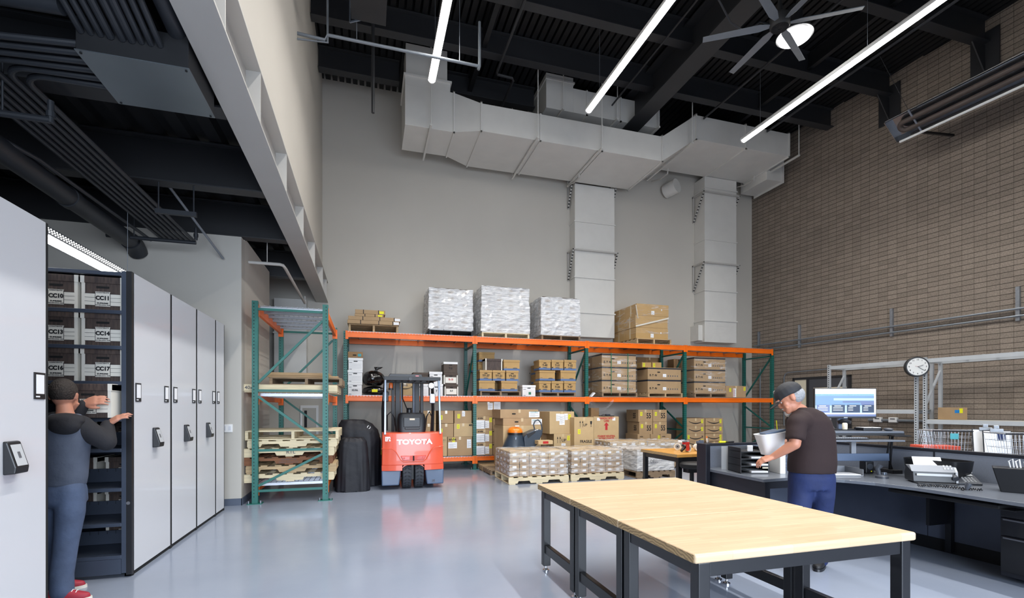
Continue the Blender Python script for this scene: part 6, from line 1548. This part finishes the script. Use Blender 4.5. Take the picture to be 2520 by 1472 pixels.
# ================================================================ STEEL SHELVING BY THE BLOCK WALL
sa = R(8); S0 = Vector((10.62, 8.95, 0)); sdv = Vector((math.sin(sa), -math.cos(sa), 0)); spn = Vector((math.cos(sa), math.sin(sa), 0))
def sp_(u, v, z): q = S0+sdv*u+spn*v; return (q.x, q.y, z)
sh = thing('steel_shelving', 'grey steel boltless shelving in front of the block wall', 'shelving', (S0.x, S0.y, 0))
def o_(p): return (p[0]-S0.x, p[1]-S0.y, p[2])
for u in (0, 1.78, 1.93, 3.75):
    for v in (0, .58):
        mb = MB().bar(o_(sp_(u, v, 0)), o_(sp_(u, v, 2.44)), .06, .05, up=spn)
        if v == 0:
            z = .1
            while z < 2.4: q = o_(sp_(u, -.026, z)); mb.box(q[0]-.003, q[0]+.003, q[1]-.01, q[1]+.01, q[2], q[2]+.022, 1); z += .05
        mb.build('upright', ['shelf_grey', 'slot'], sh)
    if u != 1.78:
        MB().bar(o_(sp_(u, 0, 1.45)), o_(sp_(u, .58, 2.2)), .04, .03).bar(o_(sp_(u, 0, 1.1)), o_(sp_(u, .58, .4)), .04, .03).bar(o_(sp_(u, 0, 2.35)), o_(sp_(u, .58, 2.35)), .04, .03).build('side_brace', 'shelf_grey', sh)
for (u0, u1, z) in ((0, 1.78, 2.40), (1.93, 3.75, 2.40), (0, 1.78, 1.36), (1.93, 3.75, 1.16), (0, 1.78, .5), (1.93, 3.75, .5)):
    mb = MB()
    for v in (0, .58): mb.bar(o_(sp_(u0, v, z-.03)), o_(sp_(u1, v, z-.03)), .03, .08)
    mb.build('shelf_beam', 'shelf_grey', sh)
    if z < 2.3:
        mb = MB(); mb.bar(o_(sp_(u0, .29, z+.012)), o_(sp_(u1, .29, z+.012)), .56, .012); mb.build('shelf_board', 'wall_white', sh)
    else:
        mb = MB()
        for k in range(5): u = u0+(u1-u0)*k/4; mb.bar(o_(sp_(u, 0, z)), o_(sp_(u, .58, z)), .03, .03)
        mb.build('top_tie', 'shelf_grey', sh)
t0 = tt(2308)
q = sp_(2.27, .25, 1.18)
bx = tag(MB().box(-.17, .17, -.14, .14, 0, .24).build('cardboard_box', 'card', loc=q, rz=R(-12), bev=.004), 'brown parcel with blue and yellow labels on the grey steel shelf', 'box')
MB().box(-.1, .0, -.142, -.14, .13, .19).build('blue_label', 'bluefoil', bx); MB().box(.0, .07, -.142, -.14, .13, .22).build('yellow_label', 'yellow', bx)
# clock on the shelving post
q = sp_(1.84, -.1, 0); zc_ = zc(q[0], q[1]); Zk = HC+(HY-903)*zc_/FPX; rk = 24.5*zc_/FPX
ck = thing('wall_clock', 'round black-rimmed clock on the shelving post above the printer', 'clock', (q[0]-.03, q[1]-.02, Zk), R(-38))
MB().cyl((0, -.02, 0), (0, .09, 0), rk, n=40).build('rim', 'black_plastic', ck, bev=.01, smooth=True)
MB().cyl((0, -.023, 0), (0, -.02, 0), rk*.86, n=40).build('face', 'clock_face', ck)
for h_ in range(12):
    a = 2*PI*(h_+1)/12; text(str(h_+1), rk*.2, 'ink', ck, (rk*.7*math.sin(a), -.025, rk*.7*math.cos(a)), name='numeral', bold=.0008)
for nm, a, l, w_ in (('hour_hand', 2*PI*(2.35)/12, .48, .02), ('minute_hand', 2*PI*21/60, .72, .014)):
    MB().bar((0, -.027, 0), (rk*l*math.sin(a), -.027, rk*l*math.cos(a)), .004, w_, up=(0, 1, 0)).build(nm, 'ink', ck)
MB().bar((rk*.15, -.029, 0), (-rk*.2, -.029, rk*.05), .003, .006, up=(0, 1, 0)).build('second_hand', 'red', ck)
# side table with baskets behind the long partition
sb = thing('side_table', 'low table behind the partition carrying wire baskets', 'table', (6.05, 3.3, 0))
MB().box(-.42, .45, -1.5, 1.1, .86, .9).build('top', 'desk_top', sb)
for sx in (-.38, .41):
    for sy in (-1.45, 1.05): MB().box(sx-.02, sx+.02, sy-.02, sy+.02, 0, .86).build('leg', 'black_metal', sb)
def basket(x, y, lb, L_=.5, W_=.34, h=.27):
    t = thing('wire_basket', lb, 'basket', (x, y, .902), R(-35), 'chrome wire baskets behind the partition'); mb = MB(); n = 16
    for s in (-1, 1):
        for i in range(n+1): u = -1+2*i/n; mb.cyl((u*L_*.42, s*W_*.4, 0), (u*L_*.5, s*W_*.5, h), .002, n=5)
        for i in range(9): u = -1+2*i/8; mb.cyl((s*L_*.42, u*W_*.4, 0), (s*L_*.5, u*W_*.5, h), .002, n=5)
    for j in range(5):
        f = j/4; a, b = L_*(.42+.08*f), W_*(.4+.1*f); mb.tube([(-a, -b, h*f), (a, -b, h*f), (a, b, h*f), (-a, b, h*f), (-a, -b, h*f)], .002 if j < 4 else .005, 5)
    mb.build('wire_frame', 'wire', t); MB().tube([(-L_*.5, -W_*.5, h), (L_*.5, -W_*.5, h)], .008, 8).build('handle_rail', 'black_plastic', t, smooth=True)
    return t
def clipboard(px_, y, z, lb, rz, paper=True):
    t = thing('clipboard', lb, 'clipboard', (fx(px_, y), y, z), rz, 'clipboards hung on the baskets')
    M_ = Matrix.Rotation(R(-14), 4, 'X')
    MB().box(-.105, .105, 0, .004, -.28, 0).xf(M_).build('board', 'black_plastic', t)
    MB().box(-.095, .1, -.005, 0, -.27, -.01).xf(M_).build('paper', 'white_paper', t)
    MB().box(-.05, .05, -.012, .008, -.02, .015).box(-.02, .02, -.012, .008, .015, .05).xf(M_).build('clip', 'galv', t, bev=.004)
    MB().box(.0, .06, -.007, -.005, -.1, -.03).xf(M_).build('dark_badge', 'jeans_dark', t)
    return t
basket(6.02, 3.62, 'chrome wire basket with teal tag, left of the clipboards')
basket(6.0, 3.0, 'chrome wire basket holding the clipboards at the right')
basket(6.0, 2.4, 'chrome wire basket at the right picture edge')
clipboard(2425, 3.36, 1.2, 'left clipboard with white forms on the wire basket', R(-50))
clipboard(2452, 3.26, 1.19, 'right clipboard with white forms and blue badge on the wire basket', R(-50))
tgx = tag(MB().box(-.035, .035, -.002, .002, -.03, .03).build('teal_tag', 'teal', loc=(fx(2335, 3.55), 3.5, 1.12), rz=R(-35)), 'small teal tag clipped on the left wire basket', 'tag')
rb = tag(MB().box(-.18, .18, -.12, .12, 0, .04).build('red_binder', 'red_board', loc=(fx(2300, 3.85), 3.85, .955), rz=R(-30), bev=.003), 'flat red binder on the box behind the partition', 'binder')
tag(MB().box(-.2, .2, -.15, .15, 0, .05).build('flat_carton', 'card3', loc=(fx(2300, 3.85), 3.85, .902), rz=R(-30)), 'flat carton under the red binder behind the partition', 'box')
# ================================================================ PEOPLE
import bmesh
def organic(name, mb, m, parent=None, vox=.012, sm=6, loc=(0, 0, 0), rz=0):
    """fuse overlapping closed shapes into one continuous skin"""
    me = bpy.data.meshes.new(name); me.from_pydata(mb.v, [], mb.f); me.update()
    bm = bmesh.new(); bm.from_mesh(me); bmesh.ops.recalc_face_normals(bm, faces=bm.faces); bm.to_mesh(me); bm.free()
    o = bpy.data.objects.new(name, me); COL.objects.link(o)
    r = o.modifiers.new('r', 'REMESH'); r.mode = 'VOXEL'; r.voxel_size = vox; r.use_smooth_shade = True
    s = o.modifiers.new('s', 'SMOOTH'); s.factor = .5; s.iterations = sm
    dg = bpy.context.evaluated_depsgraph_get(); me2 = bpy.data.meshes.new_from_object(o.evaluated_get(dg)); bpy.data.objects.remove(o)
    me2.name = name; me2.materials.clear(); me2.materials.append(M(m)); me2.shade_smooth()
    o = bpy.data.objects.new(name, me2); COL.objects.link(o); o.parent = parent; o.location = loc; o.rotation_euler = (0, 0, rz)
    return o
def limb(mb, pts, rs, n=16):
    # smooth chain with ball joints
    P = [Vector(p) for p in pts]
    mb.tube(P, rs, n)
    for p, r in zip(P, rs): mb.ell(p, r*1.0, 14, 10)
    return mb
def hand(mb, wrist, d, nrm, size=.19, curl=.35, spread=.2, side=1):
    """palm and five fingers. d = pointing direction, nrm = back-of-hand normal, side=+1 thumb on +x(cross)"""
    d = Vector(d).normalized(); nrm = Vector(nrm); nrm = (nrm-d*nrm.dot(d)).normalized(); x = d.cross(nrm).normalized()*side
    w = Vector(wrist); pl = size*.44
    for i in range(5):
        u = -1+.5*i; mb.tube([w+x*u*.012, w+d*pl*.5+x*u*.028, w+d*pl+x*u*.034], [.016, .017, .0145], 10)
        mb.ell(w+d*pl+x*u*.034, .0145, 10, 8)
    for i, (u, l) in enumerate(((.034, .086), (.0125, .096), (-.0105, .09), (-.032, .072))):
        b = w+d*pl+x*u; dd = (d+x*(u*spread*12)).normalized(); p = [b]; rr = [.0095]; cur = dd
        for s, f in enumerate((.42, .32, .26)):
            ax = x; cur = (Matrix.Rotation(-curl*(1+.3*s)*side, 3, ax) @ cur).normalized(); p.append(p[-1]+cur*l*f); rr.append((.009, .008, .0068)[s])
        mb.tube(p, rr, 9)
        for q, r_ in zip(p, rr): mb.ell(q, r_, 9, 7)
    b = w+d*pl*.3+x*.026; dt = (d*.7+x*.75-nrm*.25).normalized()
    p = [b, b+dt*.035, b+dt*.035+(d*.9+x*.35-nrm*.2).normalized()*.03, b+dt*.035+(d*.95+x*.2-nrm*.3).normalized()*.055]
    mb.tube(p, [.015, .0135, .0115, .009], 9)
    for q, r_ in zip(p, (.015, .0135, .0115, .009)): mb.ell(q, r_, 9, 7)
def head(mb, c, yaw, pitch, s=1.0, beard=False, roll=0):
    """face looks along local -y; returns matrix"""
    mt = Matrix.Translation(Vector(c)) @ Matrix.Rotation(yaw, 4, 'Z') @ Matrix.Rotation(pitch, 4, 'X') @ Matrix.Rotation(roll, 4, 'Y') @ Matrix.Scale(s, 4)
    h = MB()
    h.ell((0, .012, .02), (.076, .098, .105)); h.ell((0, -.03, -.045), (.058, .062, .07)); h.ell((0, -.062, -.088), (.03, .026, .024))
    h.ell((0, -.075, .03), (.052, .02, .02)); h.tube([(0, -.085, .028), (0, -.098, -.01), (0, -.097, -.024)], [.008, .011, .012], 10); h.ell((0, -.096, -.024), (.017, .012, .011))
    h.ell((-.04, -.052, -.02), (.026, .026, .028)); h.ell((.04, -.052, -.02), (.026, .026, .028)); h.tube([(-.06, -.06, -.04), (-.03, -.075, -.085), (.03, -.075, -.085), (.06, -.06, -.04)], [.018, .02, .02, .018], 10); h.tube([(-.05, -.076, .026), (0, -.09, .026), (.05, -.076, .026)], [.01, .012, .01], 10)
    h.ell((0, -.088, -.052), (.024, .012, .006)); h.ell((0, -.087, -.062), (.021, .011, .007))
    for sx in (-1, 1):
        h.ell((sx*.078, .012, -.005), (.01, .018, .03)); h.ell((sx*.083, .018, .008), (.007, .018, .016))
    h.xf(mt); o = len(mb.v); mb.v += h.v; mb.f += [tuple(i+o for i in f) for f in h.f]; mb.mi += h.mi
    return mt
def eyes(parent, mt):
    for sx in (-1, 1):
        MB().ell((sx*.031, -.0735, .007), (.011, .006, .006), 12, 8).xf(mt).build('eye', 'box_white', parent, smooth=True)
        MB().ell((sx*.031, -.079, .007), (.0045, .0015, .0045), 10, 6).xf(mt).build('pupil', 'ink', parent, smooth=True)
        MB().tube([(sx*.05, -.083, .025), (sx*.032, -.094, .03), (sx*.014, -.094, .026)], .004, 6).xf(mt).build('eyebrow', 'hair_grey' if parent.name == 'person' else 'hair_brown', parent, smooth=True)
# ---- man at the desk: local frame, +x right of image, +y away from viewer, rotated by -YAW
c = cs(1992, 4.25); g = 4.25/FPX
def pz(px_, py, dy=0): # image pixel at depth 4.25+dy -> local coords
    z_ = 4.25+dy; return ((px_-CX)*z_/FPX-(1992-CX)*4.25/FPX, dy, HC+(HY-py)*z_/FPX)
p1 = thing('person', 'man in brown T-shirt, dark cap and blue jeans leaning over the desk', 'person', (c[0], c[1], 0), -YAW)
b = MB()
hd = pz(1943, 980, .0)
hm = head(b, hd, R(-112), R(36), 1.08)
# neck, shoulders, torso inside the shirt
limb(b, [pz(1953, 1002, .02), pz(1966, 1010, .0), pz(1985, 1030, 0)], [.058, .062, .08])
sL = pz(1961, 1042, -.13); sR = pz(2000, 1038, .13)
b.loft([(pz(1994, 1165), .15, .11), (pz(1995, 1120), .15, .12), (pz(1990, 1070), .17, .13), (pz(1983, 1040), .16, .12), (pz(1978, 1020), .09, .09)], 24)
eL = pz(1956, 1093, -.17); wL = pz(1903, 1124, -.06); eR = pz(1950, 1085, .22); wR = pz(1912, 1108, .24)
limb(b, [sL, eL], [.058, .046]); limb(b, [eL, tuple((Vector(eL)*.6+Vector(wL)*.4)), wL], [.046, .042, .029])
limb(b, [sR, eR], [.058, .046]); limb(b, [eR, tuple((Vector(eR)*.6+Vector(wR)*.4)), wR], [.046, .042, .029])
hand(b, wL, (-.9, .25, -.35), (.1, -.3, 1), curl=.32, side=1)
hand(b, wR, (-.8, -.3, -.2), (.1, .3, .9), curl=.32, side=-1)
# legs run inside the trousers down to the shoes
fL = (-.13, -.03, .09); fR = (.13, .06, .09)
for s, f in ((-1, fL), (1, fR)): limb(b, [(s*.088+.02, 0, .8), (s*.095+.01, -.01, .66), (f[0], f[1]-.02, .45), f], [.075, .07, .055, .042])
organic('body', b, 'skin', p1, .0065, 4)
s = MB()
s.loft([(pz(1997, 1163), .192, .145), (pz(1998, 1140), .195, .15), (pz(1999, 1105), .185, .15), (pz(1994, 1065), .19, .155), (pz(1988, 1035), .178, .15), (pz(1984, 1015), .13, .12), (pz(1975, 1003), .075, .085)], 28, p=2.3)
for a_, b__, f in ((sL, eL, .82), (sR, eR, .7)):
    a_, b__ = Vector(a_), Vector(b__); e = a_.lerp(b__, f); limb(s, [tuple(Vector(pz(1984, 1030, 0)).lerp(a_, .6)), tuple(a_), tuple(a_.lerp(b__, .45))], [.1, .08, .078]); s.tube([tuple(a_.lerp(b__, .4)), tuple(e)], [.078, .076], 18)
shirt = organic('tshirt', s, 'shirt_brown', p1, .012, 5)
j = MB()
j.loft([(pz(1996, 1150), .175, .125), (pz(1996, 1175), .185, .14), (pz(1996, 1205), .175, .135), ((.02, 0, .72), .1, .11)], 28, p=2.3)
for s_, f in ((-1, fL), (1, fR)):
    limb(j, [(s_*.088+.02, 0, .8), (s_*.095+.01, -.01, .66), (f[0]*1.0, f[1]-.02, .45), (f[0], f[1], .2), (f[0], f[1]+.01, .07)], [.108, .1, .085, .075, .075])
organic('jeans', j, 'jeans_dark', p1, .013, 4)
# cap, hair, beard, shoes
cp = MB(); cp.ell((0, .014, .04), (.088, .11, .09)); cp.v = [(x, y, max(z, .028-.25*max(0, y))) for x, y, z in cp.v]
cp.prism([(.07*math.cos(a), -.09+(-.085)*math.sin(a)) for a in [PI*k/12 for k in range(13)]]+[(-.05, -.05), (.05, -.05)], .026, .036, 'z'); cp.v = [(x, y, z-(3.5*x*x if y < -.088 else 0)-(.25*(-.09-y) if y < -.09 else 0)) for x, y, z in cp.v]; cp.xf(hm)
cap = organic('cap', cp, 'cap_black', p1, .007, 3)
MB().box(-.018, .018, -.022, .022, .003, .005).xf(hm @ Matrix.Translation((-.050, -.052, .09)) @ Vector((-.7, -.55, .5)).to_track_quat('Z', 'Y').to_matrix().to_4x4()).build('cap_emblem', 'screen_grey', cap)
hr = MB(); hr.ell((0, .032, -.005), (.08, .09, .07)); hr.v = [(x, max(y, .012), z) for x, y, z in hr.v]; hr.xf(hm); organic('hair', hr, 'hair_grey', p1, .008, 3)
br = MB(); br.ell((0, -.078, -.095), (.034, .03, .034)); br.ell((0, -.09, -.045), (.028, .012, .008)); br.xf(hm); organic('beard', br, 'beard', p1, .007, 2)
eyes(p1, hm)
def shoe(par, f, yaw, m, sole='rubber_white', laces=True):
    t = Matrix.Translation((f[0], f[1], 0)) @ Matrix.Rotation(yaw, 4, 'Z')
    u = MB(); u.loft([((0, -.04, .018), .043, .135), ((0, -.038, .05), .041, .125), ((0, 0, .075), .036, .08), ((0, .035, .1), .03, .042)], 24, p=2.4); u.xf(t); o = organic('shoe', u, m, par, .008, 3)
    MB().loft([((0, -.04, 0), .047, .142), ((0, -.04, .022), .046, .14)], 28, p=2.4).xf(t).build('sole', sole, o, smooth=True)
    if laces:
        q = MB()
        for k in range(4): q.tube([(-.022, -.09+.025*k, .066+.008*k), (0, -.09+.025*k, .077+.008*k), (.022, -.09+.025*k, .066+.008*k)], .003, 6)
        q.xf(t).build('laces', 'box_white', o)
    return o
shoe(p1, fL, R(-40), 'black_soft', 'black_plastic', False); shoe(p1, fR, R(-40), 'black_soft', 'black_plastic', False)
# white container in his hands
wc_ = thing('white_tub', 'white translucent plastic tub the man in brown tips over the crate', 'tub', (0, 0, 0), -YAW)
q = Vector(pz(1897, 1090, .08)); wc_.location = (Matrix.Rotation(-YAW, 4, 'Z') @ q)+Vector((c[0], c[1], 0))
tb = MB(); tb.loft([((0, 0, -.095), .085, .07), ((0, 0, .08), .115, .095), ((0, 0, .09), .122, .102), ((0, 0, .09), .112, .092), ((0, 0, -.085), .08, .065)], 28, p=3.5).xf(Matrix.Rotation(R(-8), 4, 'Y')); tb.build('shell', 'box_white', wc_, smooth=True)
MB().prism([(-.05, -.04), (.13, -.06), (.1, .1), (-.04, .08)], .08, .1, 'z').xf(Matrix.Rotation(R(-14), 4, 'Y')).build('grey_insert', 'fork_grey', wc_, bev=.005)
MB().cyl((.06, 0, .08), (.05, 0, .2), .004, n=6).build('yellow_stick', 'yellow', wc_)
# ---- man at the shelving
D0 = 3.62
def pq(px_, py, dy=0): z_ = D0+dy; return ((px_-CX)*z_/FPX-(185-CX)*D0/FPX, dy, HC+(HY-py)*z_/FPX)
c = cs(185, D0)
p2 = thing('person', 'man in grey hoodie, jeans and red shoes pulling a box off the shelf', 'person', (c[0], c[1], 0), -YAW)
b = MB(); hd = pq(158, 975, .02)
hm = head(b, hd, R(203), R(8), 1.0)
limb(b, [pq(158, 1000, 0), pq(160, 1015, 0), pq(162, 1035, 0)], [.048, .053, .07])
b.loft([(pq(158, 1165), .12, .09), (pq(158, 1110), .13, .1), (pq(160, 1060), .14, .1), (pq(162, 1035), .12, .09)], 24)
sR = pq(196, 1050, .02); sL = pq(135, 1040, .05)
eR = pq(262, 1088, .08); wR = pq(264, 1044, .2)
eL = pq(172, 1040, .16); wL = pq(206, 994, .2)
limb(b, [sR, eR], [.055, .044]); limb(b, [eR, tuple(Vector(eR)*.5+Vector(wR)*.5), wR], [.044, .04, .028])
limb(b, [sL, eL], [.055, .044]); limb(b, [eL, tuple(Vector(eL)*.5+Vector(wL)*.5), wL], [.044, .04, .028])
hand(b, wR, (.75, .25, .55), (-.5, -.6, .45), curl=.2, side=-1)
hand(b, wL, (.9, .15, .3), (-.2, -.85, .4), curl=.25, side=1)
f1 = (-.015, -.09, .09); f2 = (-.25, .12, .09)
limb(b, [(-.02, -.02, .8), (-.01, -.03, .64), (-.02, -.05, .44), f1], [.075, .07, .055, .042]); limb(b, [(-.16, 0, .8), (-.19, .02, .64), (-.22, .05, .44), f2], [.075, .07, .055, .042])
organic('body', b, 'skin2', p2, .0065, 4)
s = MB()
s.loft([(pq(156, 1196), .135, .115), (pq(157, 1175), .145, .12), (pq(158, 1130), .15, .125), (pq(160, 1085), .155, .13), (pq(162, 1050), .155, .125), (pq(162, 1030), .115, .1), (pq(162, 1018), .075, .08)], 28, p=2.3)
hood = organic('hoodie', s, 'hood_grey', p2, .012, 5)
s = MB(); limb(s, [tuple(Vector(pq(165, 1048, 0)).lerp(Vector(sR), .4)), sR, tuple(Vector(sR).lerp(Vector(eR), .5)), eR], [.085, .088, .075, .066]); limb(s, [eR, tuple(Vector(eR).lerp(Vector(wR), .6)), tuple(Vector(eR).lerp(Vector(wR), .92))], [.066, .054, .046])
sl1 = organic('sleeve', s, 'hood_dark', p2, .012, 4)
s = MB(); limb(s, [sL, eL], [.085, .064]); limb(s, [eL, tuple(Vector(eL).lerp(Vector(wL), .6)), tuple(Vector(eL).lerp(Vector(wL), .9))], [.064, .052, .045]); organic('sleeve', s, 'hood_dark', p2, .012, 4)
s = MB(); s.ell(pq(160, 1036, -.05), (.13, .1, .06)); s.ell(pq(158, 1048, -.08), (.11, .07, .075)); organic('hood', s, 'hood_dark', p2, .012, 4)
j = MB(); j.loft([(pq(156, 1180), .125, .105), (pq(156, 1205), .14, .12), (pq(157, 1235), .142, .125), ((-.07, 0, .68), .09, .09)], 28, p=2.3)
limb(j, [(-.02, -.02, .8), (-.01, -.03, .64), (-.02, -.05, .44), (-.025, -.08, .2), (-.02, -.085, .08)], [.092, .09, .076, .07, .072])
limb(j, [(-.16, 0, .8), (-.19, .02, .64), (-.22, .05, .44), (-.24, .1, .2), (-.25, .12, .07)], [.1, .095, .08, .07, .072])
organic('jeans', j, 'jeans_blue', p2, .013, 4)
hr = MB(); hr.ell((0, .022, .032), (.084, .104, .1)); hr.v = [(x, y if z > .03 else max(y, -.0), z) for x, y, z in hr.v]; hr.xf(hm); organic('hair', hr, 'hair_brown', p2, .008, 3)
eyes(p2, hm)
shoe(p2, f1, R(108), 'shoe_red'); shoe(p2, f2, R(120), 'shoe_red')
